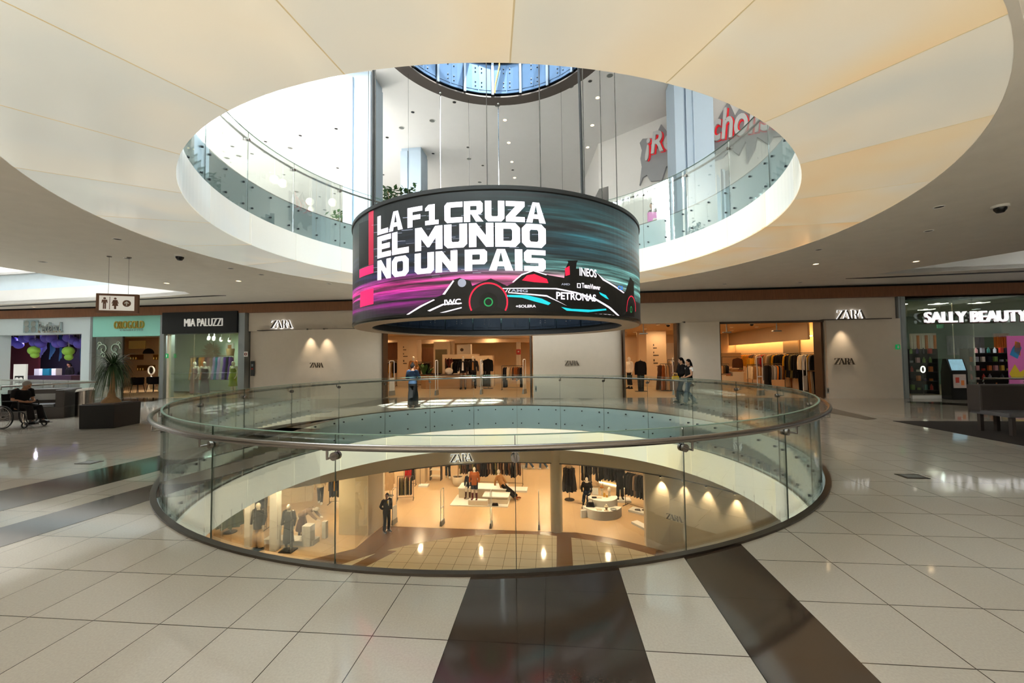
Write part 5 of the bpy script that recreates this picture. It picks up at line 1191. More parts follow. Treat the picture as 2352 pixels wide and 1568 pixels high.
# window figures at the left
mP = pose(elL=(-.25, -.02, 1.15), wrL=(-.25, .05, .92), elR=(.25, -.02, 1.15), wrR=(.25, .05, .92))
mannequin('cream mannequin in black jacket and wide beige trousers in the lower window', UV(-12.15, 15.49, ZL), pi - BA, mP, ('cloth_black', 2, .18), ('trousers', 'cloth_beige', 1.95, .11), ('cloth_black',), True, 1.08)
mq = mannequin('cream mannequin in long dark dress and boots on a black base in the lower window', UV(-10.84, 15.5, ZL + .05), pi - BA, mP, ('cloth_charcoal', 2, .05), ('skirt', 'cloth_charcoal', .55, .21), ('black', .3), False, 1.04)
MB().box((0, .02, -.024), (.52, .42, .05)).build('base', 'black', mq)
def post(name, label, u, v, w, d, h, mat='white'):
    t = tuv(name, label, 'plinth', u, v, ZL); MB().box((0, 0, h/2), (w, d, h)).build('block', mat, t, bevel=.008); return t
post('plinth', 'tall square white post left of the mannequin in the black jacket', -12.75, 15.75, .26, .26, 2.35); post('plinth', 'tall square white post between the two window mannequins', -11.45, 15.55, .30, .30, 2.30)
post('plinth', 'white plinth with sloping top right of the dark dress mannequin', -10.35, 16.05, .36, .34, .82); post('plinth', 'slender low white plinth behind the sloping one', -10.05, 16.75, .18, .18, .70)
t = tuv('display_step', 'long low white display step behind the window mannequins', 'plinth', -11.2, 16.2, ZL); MB().box((0, 0, .09), (2.2, .5, .18)).build('block', 'white', t)
lean = pose(pelvis=(-.35, 0, .95), chest=(-.08, .05, 1.10), neck=(.12, .08, 1.14), head=(.26, .1, 1.16), look=(.8, 0, -.5), hipL=(-.40, -.09, .93), hipR=(-.40, .09, .93), kneeL=(-.36, -.09, .5), kneeR=(-.36, .11, .5), ankL=(-.42, -.1, .085), ankR=(-.40, .12, .085), toeL=(-.25, -.1, .03), toeR=(-.23, .13, .03),
    shL=(.06, -.12, 1.08), shR=(.06, .24, 1.10), elL=(.25, -.14, .92), wrL=(.40, -.12, .80), fiL=(.54, -.12, .76), elR=(.20, .26, .90), wrR=(.36, .22, .80), fiR=(.5, .2, .78))
mannequin('cream mannequin bending forward in brown jacket and skirt, hand on the slender plinth', UV(-10.75, 16.75, ZL), -BA, lean, ('cloth_taupe', 2, .1), ('skirt', 'cloth_brown', .5, .26), ('black', .3), False, 1.0)
# racks and counters at the left
rr = random.Random(2)
def rk(label, where, u, v, L_, ang, items, h=1.5, **k): return rack(label, where, u, v, ZL, L_, ang, items, h, **k)
round_rack('round based rack of dark green dresses at the left of the lower window', 'the rack of green dresses', -14.6, 16.9, ZL, .30, J('dnavy dgreen dgreen dgreen dgreen dgreen dgreen'), 1.55)
rk('short rail of navy garments right of the green dresses', 'the navy rail', -13.55, 17.3, .7, .1, J('ccamel cnavy cnavy dnavy cnavy'), 1.6)
ct = tuv('display_counter', 'long low white counter running back through the left of the lower shop', 'counter', -15.4, 19.87, ZL, .485)
MB().box((.9, .4, .42), (2.9, .8, .84)).build('body', 'cream', ct, bevel=.01); MB().box((.9, .4, .86), (3.0, .9, .05)).build('top', 'white', ct)
for k, (x, c) in enumerate(((.1, 'black'), (.6, 'charcoal'), (1.2, 'black'), (1.9, 'cream'))):
    p = ct.location + Vector((cos(.485-BA)*x - sin(.485-BA)*.4, sin(.485-BA)*x + cos(.485-BA)*.4, .89)); f = thing('folded_garment', '%s folded garment on the long white counter, %s from the left' % (c, ORD[k]), 'clothing', p, .3, 'folded clothes on the long white counter'); MB().box((0, 0, .04), (.42, .32, .08)).build('cloth', 'cloth_' + c, f, bevel=.025)
WALK = dict(kneeL=(-.09, .16, .50), ankL=(-.09, .20, .09), toeL=(-.10, .36, .05), kneeR=(.09, .02, .48), ankR=(.10, -.28, .13), toeR=(.11, -.13, .035), elL=(-.23, -.12, 1.16), wrL=(-.24, -.12, .93), elR=(.23, .04, 1.15), wrR=(.22, .16, .95), fiL=(-.24, -.1, .78), fiR=(.21, .24, .82))
figure('person', 'shopper in cream top and black trousers walking in the left of the lower shop', 'person', UV(-12.6, 20.54, ZL), -BA + .4, pose(**WALK), 'skin', 1.0, .015, ('cloth_cream', 2, .06), ('trousers', 'cloth_black', 1.9, .07), ('white',), ('hair', .25))
rk('short rail of black and mustard coats beside the walking shopper', 'the black rail by the shopper', -11.75, 20.7, .8, .15, J('cblack cblack cmustard cblack cblack'), 1.55)
# left of the display blocks
u, v = fll(897, 1137); z = ZL + 1.45; garment('coat', 'beige', UV(u, v - .15, z), -BA + .3, 'beige buttoned coat facing front on the rack behind the guard', None)
tt = tuv('clothes_stand', 'thin stand carrying the beige buttoned coat', 'clothes stand', u, v - .09, ZL, .3); MB().tube([(0, .05, 0), (0, .05, 1.45), (0, 0, 1.45)], .012, 8).build('post', 'steel_dark', tt); MB().lathe([(0, .02), (.2, .018), (.21, 0), (0, 0)], n=20).build('foot', 'steel_dark', tt)
rk('rail of olive and black trousers behind the guard', 'the rail behind the guard', -8.35, 21.6, .85, .25, J('tblack tolive tolive tblack tcream tolive tblack tcream tblack'), 1.25)
rk('rail of red and black dresses deep in the lower shop', 'the red rail', -9.0, 24.0, .7, .1, J('dred dred dred dblack'), 1.6)
t = tuv('pier', 'pale square pier right of the red dresses', 'pier', -8.5, 24.7, ZL); MB().box((0, 0, 1.5), (.55, .55, 3.0)).build('body', 'shop_plaster', t)
sh = tuv('shelf_unit', 'small pale shelf unit with thin frame deep in the lower shop', 'shelf', -7.75, 25.2, ZL)
for z in (.25, .65, 1.05, 1.45): MB().box((0, 0, z), (.7, .4, .03)).build('shelf', 'cream', sh)
for s in (-1, 1): MB().box((s*.34, 0, .75), (.03, .4, 1.5)).build('side', 'steel_dark', sh)
st = tuv('display_step', 'small white step on a thin post right of the pale pier', 'plinth', -8.1, 23.9, ZL); MB().box((0, 0, .05), (.55, .4, .1)).build('block', 'white', st); MB().tube([(-.22, 0, .1), (-.22, 0, 1.5)], .012, 6).build('post', 'steel_dark', st)
figure('person', 'shopper in black trousers walking away, only the legs seen below the bulkhead', 'person', UV(-7.1, 25.6, ZL), -BA + .3, pose(**WALK), 'skin', 1.0, .018, ('cloth_black', 2, .06), ('trousers', 'cloth_black', 1.9, .075), ('white',), ('hair', 0))
# potted tree
pt = tuv('potted_tree', 'slim tree in a round cream pot behind the display blocks', 'plant', -6.1, 24.2, ZL)
MB().lathe([(0, 0), (.20, 0), (.30, .15), (.34, .38), (.33, .55), (.30, .55), (.29, .48), (0, .48)], n=28).build('pot', 'cream', pt); MB().lathe([(0, .49), (.29, .485)], n=20).build('soil', 'soil', pt)
MB().tube([(0, 0, .45), (.02, .01, 1.2), (.0, .02, 2.0)], [.03, .025, .02], 8).build('trunk', 'bark', pt)
b = MB(); q_ = random.Random(4)
for k in range(220):
    p = V3(q_.gauss(0, .3), q_.gauss(0, .3), 2.15 + q_.gauss(0, .22)); a = q_.random()*6.3; d = V3(cos(a), sin(a), q_.random()-.5)*.12; s_ = d.cross(V3(0, 0, 1)).normalized()*.04
    b.add([p-d, p+s_, p+d, p-s_], [(0, 1, 2, 3)])
b.build('foliage', 'leaf_dark', pt)['kind'] = 'stuff'
# white display blocks with three mannequins
def blk(label, u0, u1, v0, v1, z0, z1, over=0):
    t = tuv('display_block', label, 'plinth', (u0+u1)/2, (v0+v1)/2, ZL + z0)
    MB().bbox((-(u1-u0)/2, -(v1-v0)/2, 0), ((u1-u0)/2, (v1-v0)/2, z1-z0-.05)).build('body', 'cream', t); MB().bbox((-(u1-u0)/2-over, -(v1-v0)/2-over, z1-z0-.05), ((u1-u0)/2+over, (v1-v0)/2+over, z1-z0)).build('top', 'white', t); return t
t = tuv('display_step', 'thin white base slab under the display blocks', 'plinth', -4.2, 21.7, ZL); MB().box((0, 0, .02), (3.0, 1.6, .04)).build('slab', 'white', t)
blk('long white display block at the back, seating a mannequin', -5.5, -2.95, 22.0, 22.9, .04, .56, .05); blk('white display block at the right front with overhanging top', -4.0, -2.75, 21.25, 21.95, .04, .42, .06); blk('small low white display block in front', -4.75, -3.75, 20.95, 21.24, .04, .30)
sit = pose(pelvis=(0, -.1, .62), chest=(0, -.02, .93), neck=(0, .0, 1.13), head=(0, .02, 1.27), hipL=(-.09, -.06, .62), hipR=(.09, -.06, .62), kneeL=(-.1, .36, .60), kneeR=(.1, .36, .56), ankL=(-.1, .42, .13), ankR=(.14, .30, .13), toeL=(-.11, .58, .07), toeR=(.15, .46, .07), shL=(-.18, -.01, 1.08), shR=(.18, -.01, 1.08), elL=(-.24, .02, .82), wrL=(-.2, .22, .66), fiL=(-.18, .34, .63), elR=(.24, .02, .82), wrR=(.2, .22, .66), fiR=(.18, .34, .63))
mannequin('cream mannequin in navy seated on the left of the long block, brown boots', UV(-4.95, 22.18, ZL + .03), pi - BA, sit, ('cloth_navy', 2, .05), ('shorts', 'cloth_navy', .7), ('cloth_brown', .28), False, 1.0)
mannequin('cream mannequin in brown blazer, white top and navy shorts standing on the small block', UV(-4.45, 21.12, ZL + .26), pi - BA, mP, ('cloth_rust', 2, .16), ('shorts', 'cloth_navy', .85), ('cloth_wine', .3), False, .98)
rec = pose(pelvis=(0, 0, .62), chest=(-.16, -.03, .93), neck=(-.22, -.03, 1.13), head=(-.22, 0, 1.28), look=(.3, .9, 0), hipL=(.02, -.09, .60), hipR=(.02, .09, .60), kneeL=(.42, -.09, .36), kneeR=(.42, .10, .38), ankL=(.78, -.1, .10), ankR=(.80, .12, .10), toeL=(.93, -.12, .06), toeR=(.95, .16, .06), shL=(-.2, -.19, 1.08), shR=(-.2, .16, 1.08), elL=(-.3, -.25, .84), wrL=(-.34, -.2, .62), fiL=(-.32, -.12, .60), elR=(.0, .2, .86), wrR=(.16, .18, .68), fiR=(.28, .16, .64))
mannequin('cream mannequin in speckled tan jacket and long black trousers leaning back on the block', UV(-3.15, 22.3, ZL + .03), -BA - .35, rec, ('cloth_tan', 2, .1), ('trousers', 'cloth_black', 1.9, .085), ('cloth_rust',), False, 1.05)
def shoes_pair(label, u, v, z, col, n=2):
    for k in range(n):
        s = tuv('shoe', label + (', left one' if k == 0 else ', right one'), 'shoe', u + .34*k, v, z, 1.2)
        MB().tube([(0, -.11, .05), (0, -.02, .045), (0, .08, .035), (0, .14, .025)], [(.035, .045), (.042, .045), (.045, .032), (.03, .02)], 10, side=(1, 0, 0)).build('upper', 'cloth_' + col, s); MB().box((0, .0, .008), (.08, .28, .016)).build('sole', 'black', s)
t = tuv('display_step', 'thin white slab behind the blocks carrying dark shoes', 'plinth', -3.7, 23.6, ZL); MB().box((.2, 0, .05), (3.2, .7, .1)).build('slab', 'white', t)
shoes_pair('dark shoe on the thin slab behind the leaning mannequin', -4.1, 23.5, ZL + .105, 'brown')
s = tuv('handbag', 'small dark bag on the base slab under the right-hand block', 'bag', -3.35, 20.98, ZL + .04); MB().box((0, 0, .07), (.34, .14, .14), top=(.8, .6)).build('body', 'cloth_black', s, bevel=.03)
rk('long rail of brown, olive and black coats behind the display blocks', 'the long rail behind the blocks', -4.2, 24.6, 3.9, -.03, J('colive cbrown cbrown cblack cbrown colive cblack cbrown dblack dblack dblack cbrown ctaupe cblack colive ctaupe cbrown ctaupe cblack cbrown dblack dblack ctaupe cbrown'), 1.75)
for k, (px, lb) in enumerate(((1216, 'left of the pair'), (1248, 'right of the pair'))):
    u, v = fll(px, 1078); figure('person', 'shopper far back in the lower shop, only dark legs seen, ' + lb, 'person', UV(u, v, ZL), -BA + 1.2, pose(**WALK), 'skin', 1.0, .02, ('cloth_black', 2, .06), ('trousers', 'cloth_denim', 1.9, .075), ('white',), ('hair', 0))
u, v = fll(1192, 1073); t = tuv('display_step', 'small white slab with a dark item far back in the lower shop', 'plinth', u, v, ZL); MB().box((0, 0, .05), (.8, .6, .1)).build('slab', 'white', t); MB().box((0, 0, .2), (.25, .2, .22), top=(.6, .6)).build('bag', 'cloth_black', t)
# right part: dresses, round podium, dark mannequins
round_rack('round based rack of long black dresses right of the column', 'the black dress rack', .45, 22.3, ZL, .18, J('dblack dcharcoal dblack dblack dcharcoal dblack'), 1.75)
pc = (1.95, 20.55)
t = tuv('display_podium', 'low curved white podium in front, carrying a bag and small items', 'plinth', pc[0], pc[1], ZL); MB().lathe([(0, .42), (.95, .42), (.95, 0), (0, 0)], n=40, a0=radians(195), a1=radians(345), cap=True).build('body', 'white', t)
t = tuv('display_podium', 'taller curved white podium behind, carrying heads and an open book', 'plinth', pc[0] + .08, pc[1] + .28, ZL); MB().lathe([(0, .72), (.72, .72), (.72, 0), (0, 0)], n=40, a0=radians(170), a1=radians(370), cap=True).build('body', 'white', t)
def item(name, label, cat, dx, dv, z): return tuv(name, label, cat, pc[0] + dx, pc[1] + dv, ZL + z)
t = item('handbag', 'black handbag at the left end of the low curved podium', 'bag', -.56, -.38, .42); MB().box((0, 0, .11), (.42, .16, .22), top=(.75, .6)).build('body', 'cloth_black', t, bevel=.03); MB().tube([(-.12, 0, .2), (-.08, 0, .34), (.08, 0, .34), (.12, 0, .2)], .012, 6).build('handle', 'cloth_black', t)
t = item('tray', 'small white tray on the low curved podium', 'tray', -.18, -.72, .42); MB().box((0, 0, .015), (.24, .2, .03)).build('plate', 'cream', t, bevel=.01)
t = item('jewellery_stand', 'small cream bust on the low curved podium', 'stand', .15, -.80, .42); MB().lathe([(0, .0), (.11, 0), (.11, .02), (.05, .04), (.06, .12), (.1, .18), (.04, .25), (.04, .28), (0, .28)], n=20).build('body', 'cream', t)
t = item('tray', 'round grey dish at the right of the low curved podium', 'tray', .48, -.68, .42); MB().lathe([(0, .01), (.12, .012), (.14, .04), (.15, .04), (.13, 0), (0, 0)], n=24).build('plate', 'aluminium', t)
t = item('book', 'open dark-covered booklet on the taller podium', 'book', -.22, .0, .72)
for s in (-1, 1): MB().box((.12*s, 0, .015 + .01), (.23, .18, .02)).build('page', 'cloth_black' if s < 0 else 'cream', t)
t = item('sign_board', 'small white card standing on the taller podium', 'card', -.25, .45, .72); MB().box((0, 0, .17), (.3, .015, .34)).build('board', 'white', t)
for k, (dx, dv, c, lb) in enumerate(((.08, .52, 'camel', 'cream display head with a tan cap, left of the two on the taller podium'), (.42, .35, 'cream', 'bare cream display head, right of the two on the taller podium'))):
    t = item('head_bust', lb, 'display bust', dx, dv, .72); MB().tube([(0, 0, 0), (0, 0, .12), (0, 0, .2)], [.07, .05, .05], 12).ball((0, -.01, .30), (.085, .10, .13), 16, 10).build('head', 'mannequin', t)
    if k == 0: MB().ball((0, 0, .36), (.10, .115, .08), 14, 8).build('cap', 'cloth_camel', t)
for k in range(2):
    t = item('perfume_bottle', 'yellow bottle beside the display heads, %s one' % ('taller' if k == 0 else 'smaller'), 'bottle', .16 + .12*k, .18 - .05*k, .72); MB().box((0, 0, .10 - .04*k), (.10, .06, .20 - .08*k)).build('body', M('amber_glass', '#d9a640', .3, var=.05), t, bevel=.01); MB().tube([(0, 0, .2 - .08*k), (0, 0, .24 - .08*k)], .02, 8).build('cap', 'cream', t)
dm = pose(pelvis=(0, -.1, .78), chest=(0, -.02, 1.09), neck=(0, .0, 1.29), head=(0, .02, 1.43), hipL=(-.09, -.06, .78), hipR=(.09, -.06, .78), kneeL=(-.1, .34, .66), kneeR=(.1, .36, .70), ankL=(-.1, .40, .2), ankR=(.14, .42, .24), toeL=(-.11, .56, .14), toeR=(.15, .58, .18), shL=(-.18, -.01, 1.24), shR=(.18, -.01, 1.24), elL=(-.26, .02, .98), wrL=(-.2, .2, .84), fiL=(-.16, .3, .82), elR=(.26, .02, .98), wrR=(.2, .2, .84), fiR=(.16, .3, .82))
sm = mannequin('cream mannequin all in black seated on a stool left of the curved podium', UV(1.30, 21.15, ZL), pi - BA - .2, dm, ('cloth_black', 2, .06), ('trousers', 'cloth_navy', 1.6, .08), ('black', .3), False, 1.0)
MB().tube([(-.14, -.1, .68), (.16, .12, 0)], .014, 6).tube([(.14, -.1, .68), (-.16, .12, 0)], .014, 6).box((0, -.1, .69), (.38, .34, .04)).build('stool', 'steel_dark', sm)
wr = rk('wheeled dark rack of black skirts behind the seated black mannequin', 'the wheeled rack', 1.75, 24.3, 1.3, .0, J('cblack cblack cblack kblack kcharcoal cblack cblack'), 1.6)
u, v = fll(1353, 1107); mannequin('cream mannequin in dark skirt and black tights beside the wheeled rack', UV(u, v, ZL), pi - BA, pose(), ('cloth_black', 2, .05), ('skirt', 'cloth_charcoal', -.9, .2), ('black', .5), False, 1.0)
rk('wall rail of long black coats in front of the lit rear wall', 'the lit wall rail', 2.75, 23.9, 1.2, -.55, J('cblack ccharcoal cblack cblack cblack'), 1.75, posts=False)
t = tuv('display_step', 'white slab under the dark-trousered mannequin by the lit rear wall', 'plinth', 3.15, 22.35, ZL); MB().box((0, 0, .05), (.95, .6, .1)).build('slab', 'white', t)
mannequin('cream mannequin in black coat and trousers on the white slab by the rear wall', UV(3.1, 22.35, ZL + .1), pi - BA, mP, ('cloth_black', 2, .35), ('trousers', 'cloth_black', 1.9, .09), ('black',), False, 1.05)
rk('rail of grey-black fur coats at the right edge of the lower shop', 'the fur coat rail', 3.75, 21.3, 1.3, -.75, J('cblack ccharcoal ccharcoal ctaupe ccharcoal cblack cblack'), 1.75)
t = tuv('display_step', 'low white slab with shoes under the fur coat rail', 'plinth', 3.95, 20.7, ZL, -.6); MB().box((0, 0, .05), (1.3, .55, .1)).build('slab', 'white', t)
shoes_pair('grey shoe on the slab under the fur coats', 3.7, 20.75, ZL + .105, 'grey')
t = tuv('display_step', 'narrow white slab beside the right jamb of the lower entrance', 'plinth', 3.6, 19.0, ZL, -1.0); MB().box((0, 0, .05), (1.1, .35, .1)).build('slab', 'white', t)
t = tuv('handbag', 'white paper bag on the floor left of the low curved podium', 'bag', 1.05, 19.95, ZL, .4); MB().box((0, 0, .17), (.26, .12, .34)).build('body', 'white', t)
# ------------------------------------------------------------------ the neighbouring shops
def plane_poly(name, parent, pts, y0, y1, mat): return MB().prism(pts, y0, y1).build(name, mat, parent, smooth=False)
# pet shop
M('pet_white', '#c6d3d5', .5, var=.02); M('maroon', '#4a1218', .7); M('pet_purple', '#5a4fb5', .5); M('pet_lime', '#8fc04a', .6); M('dark_violet', '#1d1526', .8)
struct('wall_pet_front', MB().bbox((-34, 17.4, 0), (-27.87, 17.9, 3.93)).bbox((-23.1, 17.4, 0), (-22.62, 17.9, 3.93)).bbox((-27.87, 17.4, 3.12), (-23.1, 17.9, 3.93)), 'pet_white', uv=True)
struct('wall_pet_back', MB().bbox((-34, 21.8, 0), (-27.4, 21.9, 3.9)), 'dark_violet', uv=True); struct('wall_pet_red', MB().bbox((-33, 20.9, 0), (-30.6, 21.0, 3.2)), 'maroon', uv=True)
struct('ceiling_pet', MB().bbox((-34, 17.9, 3.3), (-27.6, 21.8, 3.35)), 'dark_violet', uv=True)
rr = random.Random(6)
for k in range(14):
    px = 30 + 165*k/13; py = 780 + 9*sin(k*1.7) + rr.random()*5; v = 18.6; u, z = onv(px, py, v)
    t = tuv('balloon', 'violet balloon of the garland in the pet shop window, %s from the left' % ORD[k], 'balloon', u, v, z, 0, 'violet balloons in the pet shop'); r_ = .19 + .05*rr.random()
    MB().ball((0, 0, 0), (r_, r_, r_*1.05)).build('skin', 'pet_purple', t); MB().tube([(0, 0, r_), (0, 0, 3.3 - z)], .004, 4).build('string', 'white', t)
for k, (px, py, lb) in enumerate(((78, 805, 'left pair, upper'), (80, 815, 'left pair, lower'), (157, 806, 'right pair, upper'), (158, 820, 'right pair, lower'))):
    u, z = onv(px, py, 18.5); r_ = .24 if k % 2 == 0 else .17; t = tuv('paper_ball', 'lime green paper ball hanging in the pet shop, ' + lb, 'decoration', u, 18.5, z); MB().ball((0, 0, 0), r_, 14, 9).build('ball', 'pet_lime', t, bevel=0); MB().tube([(0, 0, r_*.9), (0, 0, 3.3 - z)], .004, 4).build('string', 'white', t)
for k, (px, c) in enumerate(((97, 'violet'), (118, 'blue'), (140, 'blue'), (148, 'dark'), (168, 'dark'), (190, 'blue'))):
    u, z = onv(px, 800 + 4*(k % 3), 19.2); t = tuv('paper_streamer', '%s paper streamer hanging in the pet shop, %s from the left' % (c, ORD[k]), 'decoration', u, 19.2, z - .5)
    b = MB(); h_ = 3.3 - (z - .5)
    for j in range(3): b.tube([(.1*j - .1, 0, h_), (.1*j - .08 + .05*sin(k+j), .03, .5), (.1*j-.1, 0, .0 + .15*j)], [(.05, .01), (.07, .02), (.03, .01)], 6)
    b.build('paper', M('paper_' + c, {'violet': '#7a76b8', 'blue': '#3f6fae', 'dark': '#2a1c34'}[c], .8), t)
u, z = onv(48, 836, 16.6); ub_, _ = onv(62, 836, 16.6); bn = tuv('banner_stand', 'white banner stand with paw emblem before the pet shop', 'banner', u, 16.6, 0); hw = (ub_-u)
MB().bbox((-hw, -.04, 0), (hw, .04, z)).build('panel', 'white', bn)
MB().bbox((-hw*.72, -.05, z-1.15), (hw*.72, -.042, z-.55)).build('emblem_plate', 'black', bn)
for x, zz in ((-.33, -.72), (.33, -.72), (-.33, -.98), (.33, -.98)): MB().tube([(0, 0, 0), (0, -.012, 0)], hw*.30, 16).build('paw_pad', 'white', bn, loc=(x*hw, -.05, z + zz))
letters('letters', 'Petland', 'black', bn, (0, -.043, z-1.35), .16)
for k, (px0, px1, y0, c, lb) in enumerate(((78, 90, 848, 'white', 'white box'), (97, 113, 846, 'teal', 'teal box'), (118, 128, 844, 'white', 'white pet carrier'))):
    u0, z0 = onv(px0, y0 + 12, 20.2); u1, z1 = onv(px1, y0, 20.2); t = tuv('box', lb + ' on the pet shop counter, %s from the left' % ORD[k], 'box', u0, 20.2, 1.0); MB().bbox((0, 0, 0), (u1-u0, .3, .38)).build('carton', 'cloth_' + c if c == 'teal' else 'white', t, bevel=.01)
ct = tuv('counter', 'dark violet counter inside the pet shop', 'counter', -30.4, 19.9, 0); MB().bbox((0, 0, 0), (3.4, .7, 1.0)).build('body', M('counter_violet', '#3a2438', .6), ct)
u, _ = onv(140, 850, 20.8); figure('person', 'shop assistant in black standing behind the pet shop counter', 'person', UV(u, 21.2, .004), pi - BA, pose(), 'skin_dark', .98, .02, ('cloth_black', 2, .08), ('trousers', 'cloth_black', 1.9), None, ('hair', .2))
area('pet_lamp', UV(-28.5, 19.6, 3.25), .2, 130, (.8, .75, 1))
# cosmetics shop
M('mint', '#8fd0c0', .4, var=.02); M('beige_wall', '#b09478', .7); M('navy_board', '#0d1830', .5)
struct('wall_mint_fascia', MB().bbox((-22.5, 17.42, 2.95), (-18.77, 17.9, 3.93)), 'mint', uv=True)
struct('wall_cosmetics_back', MB().bbox((-31.6, 25.2, 0), (-25.6, 25.3, 3.6)), 'beige_wall', uv=True); struct('ceiling_cosmetics', MB().bbox((-31.6, 17.9, 3.35), (-18.66, 25.3, 3.4)), 'cream', uv=True)
g_ = tuv('shop_window', 'glass pane with pale scroll pattern left of the cosmetics shop door', 'window glass', -22.4, 17.5, 0)
MB().bbox((0, 0, 0), (1.5, .02, 2.95)).build('glass_panel', 'glass_shop', g_); MB().bbox((1.46, -.02, 0), (1.52, .04, 2.95)).build('door_post', 'steel_dark', g_)
sc_ = MB()
for s in (-1, 1):
    for r_, cx_, cz_ in ((.30, .33, 2.35), (.17, .30, 2.05), (.12, .5, 2.6)): sc_.tube([(.72 + s*(cx_ + r_*(1-q/14)*cos(q*.6)), -.006, cz_ + r_*(1-q/14)*sin(q*.6)) for q in range(13)], .022, 6)
sc_.build('scroll_pattern', M('etched', '#a8bba6', .6), g_)
for px0, px1, y0, y1, m_, nm, lb in ((297, 335, 782, 801, 'gold', 'mirror_panel', 'gold mirror panel with embossed lettering on the back wall of the cosmetics shop'), (300, 330, 814, 826, M('gold_dark', '#7d5a14', .3, .8) and 'gold_dark', 'wall_niche', 'dark gold wall niche, upper left in the cosmetics shop'), (353, 365, 814, 826, 'gold_dark', 'wall_niche', 'dark gold wall niche, upper right in the cosmetics shop'), (316, 357, 838, 851, 'gold_dark', 'wall_niche', 'dark gold wall niche, lower one in the cosmetics shop')):
    u0, z0 = onv(px0, y1, 25.18); u1, z1 = onv(px1, y0, 25.18); t = tuv(nm, lb, 'wall panel', u0, 25.18, z0); MB().bbox((0, -.05, 0), (u1-u0, 0, z1-z0)).build('panel', m_, t, bevel=.01)
    if nm == 'wall_niche':
        for j in range(3): MB().tube([(.12 + .2*j, -.09, .03), (.12 + .2*j, -.09, .17)], .035, 10).build('bottle', 'gold', t)
u, z = onv(342, 812, 25.16); t = tuv('wall_arch', 'black half-round arch ornament over a pale niche in the cosmetics shop', 'ornament', u, 25.16, z); MB().prism([(.42*cos(a*pi/16), .36*sin(a*pi/16)) for a in range(17)], -.06, 0).build('arch', 'black', t, smooth=False)
u, v = fl(316, 902); t = tuv('armchair', 'black round-backed chair in the cosmetics shop, left one', 'chair', u, v, .004)
def tubchair(t):
    MB().lathe([(.0, .44), (.24, .44), (.26, .47), (.24, .50), (0, .5)], n=20).build('seat', 'cloth_black', t)
    MB().lathe([(.25, .50), (.30, .50), (.31, .82), (.27, .86), (.25, .82), (.25, .50)], n=20, a0=radians(160), a1=radians(380)).build('backrest', 'cloth_black', t)
    for s in ((-1, -1), (1, -1), (-1, 1), (1, 1)): MB().tube([(s[0]*.16, s[1]*.16, .44), (s[0]*.22, s[1]*.22, 0)], .016, 8).build('leg', 'black', t)
tubchair(t); u, v = fl(352, 900); t = tuv('armchair', 'black round-backed chair in the cosmetics shop, right one', 'chair', u, v, .004); tubchair(t)
u, v = fl(335, 896); t = tuv('table', 'pale table with white top in the cosmetics shop', 'table', u + .1, v + .5, .004); MB().box((.1, 0, .72), (.9, .6, .05)).build('top', 'white', t)
for s in (-1, 1): MB().box((.1 + s*.38, 0, .35), (.08, .45, .7)).build('leg', 'cream', t)
p_ = t.location; m_ = thing('ring_mirror', 'white round vanity mirror with dark glass on the cosmetics table', 'mirror', p_ + Vector((-.2, -.1, .75)), -BA); MB().tube([(.2*cos(a*pi/12), 0, .42 + .24*sin(a*pi/12)) for a in range(24)], .045, 8, closed=True).build('frame', 'white', m_); MB().tube([(0, .01, .42), (0, .02, .42)], .2, 20).build('glass', 'black_gloss', m_); MB().lathe([(0, 0), (.12, 0), (.1, .03), (.03, .06), (.03, .2), (0, .2)], n=16).build('stand', 'white', m_)
m_ = thing('globe_lamp', 'small white globe lamp on the cosmetics table', 'lamp', p_ + Vector((.3, 0, .75)), 0); MB().ball((0, 0, .45), .13).build('globe', 'lamp_dim', m_); MB().tube([(0, 0, 0), (0, 0, .34)], .03, 10).build('stand', 'gold', m_)
u0, z0 = onv(366, 895, 17.45); u1, z1 = onv(378, 770, 17.45); t = tuv('poster', 'tall navy poster with coral shape right of the cosmetics door', 'poster', u0, 17.45, .45); MB().bbox((0, 0, 0), (u1-u0, .03, 2.5)).build('board', 'navy_board', t)
MB().prism([(.0, .05), (u1-u0, .05), (u1-u0, 1.3), (.24, 1.5), (.20, 1.75), (.16, 1.75), (.13, 1.4), (.03, 1.25)], -.004, 0).build('coral_shape', M('coral', '#d98a68', .5, var=.25, scale=2), t, smooth=False)
MB().bbox((0, -.0, -.45), (u1-u0, .06, 0)).build('plinth', 'white', t)
area('cosmetics_lamp', UV(-22.8, 21.6, 3.25), .4, 110, (1, .88, .72))
# dress shop
struct('wall_dress_fascia', MB().bbox((-18.55, 17.24, 3.02), (-14.7, 17.9, 4.02)), M('fascia_black', '#0d1012', .5, var=.05), uv=True)
M('pale_green', '#c3d2bc', .7, var=.02)
struct('wall_dress_back', MB().bbox((-23, 21.2, 0), (-17.1, 21.3, 3.6)), 'pale_green', uv=True); struct('ceiling_dress', MB().bbox((-22.2, 17.9, 3.3), (-14.5, 21.3, 3.34)), 'pale_green', uv=True)
g_ = tuv('shop_window', 'green tinted glass front of the dress shop', 'window glass', -18.5, 17.5, 0)
for a, b_ in ((.05, 1.35), (1.38, 3.72)): MB().bbox((a, 0, .02), (b_, .02, 3.02)).build('glass_panel', 'glass_green', g_)
MB().bbox((0, -.03, 0), (.10, .06, 3.02)).build('frame', 'cream', g_); MB().bbox((3.73, -.03, 0), (3.78, .06, 3.02)).build('frame', 'cream', g_)
u0, z0 = onv(437, 818, 20.0); u1, _ = onv(537, 818, 20.0)
rk_ = rack('dark wooden rail of evening dresses in the dress shop window', 'the dress shop rail', (u0+u1)/2, 20.0, .004, u1-u0, 0, J('dmustard dmustard dblack dmustard dorange dwine dmauve dtaupe dlilac dteal dlilac dsilver dpurple dblack dpurple'), z0, mat='wood')
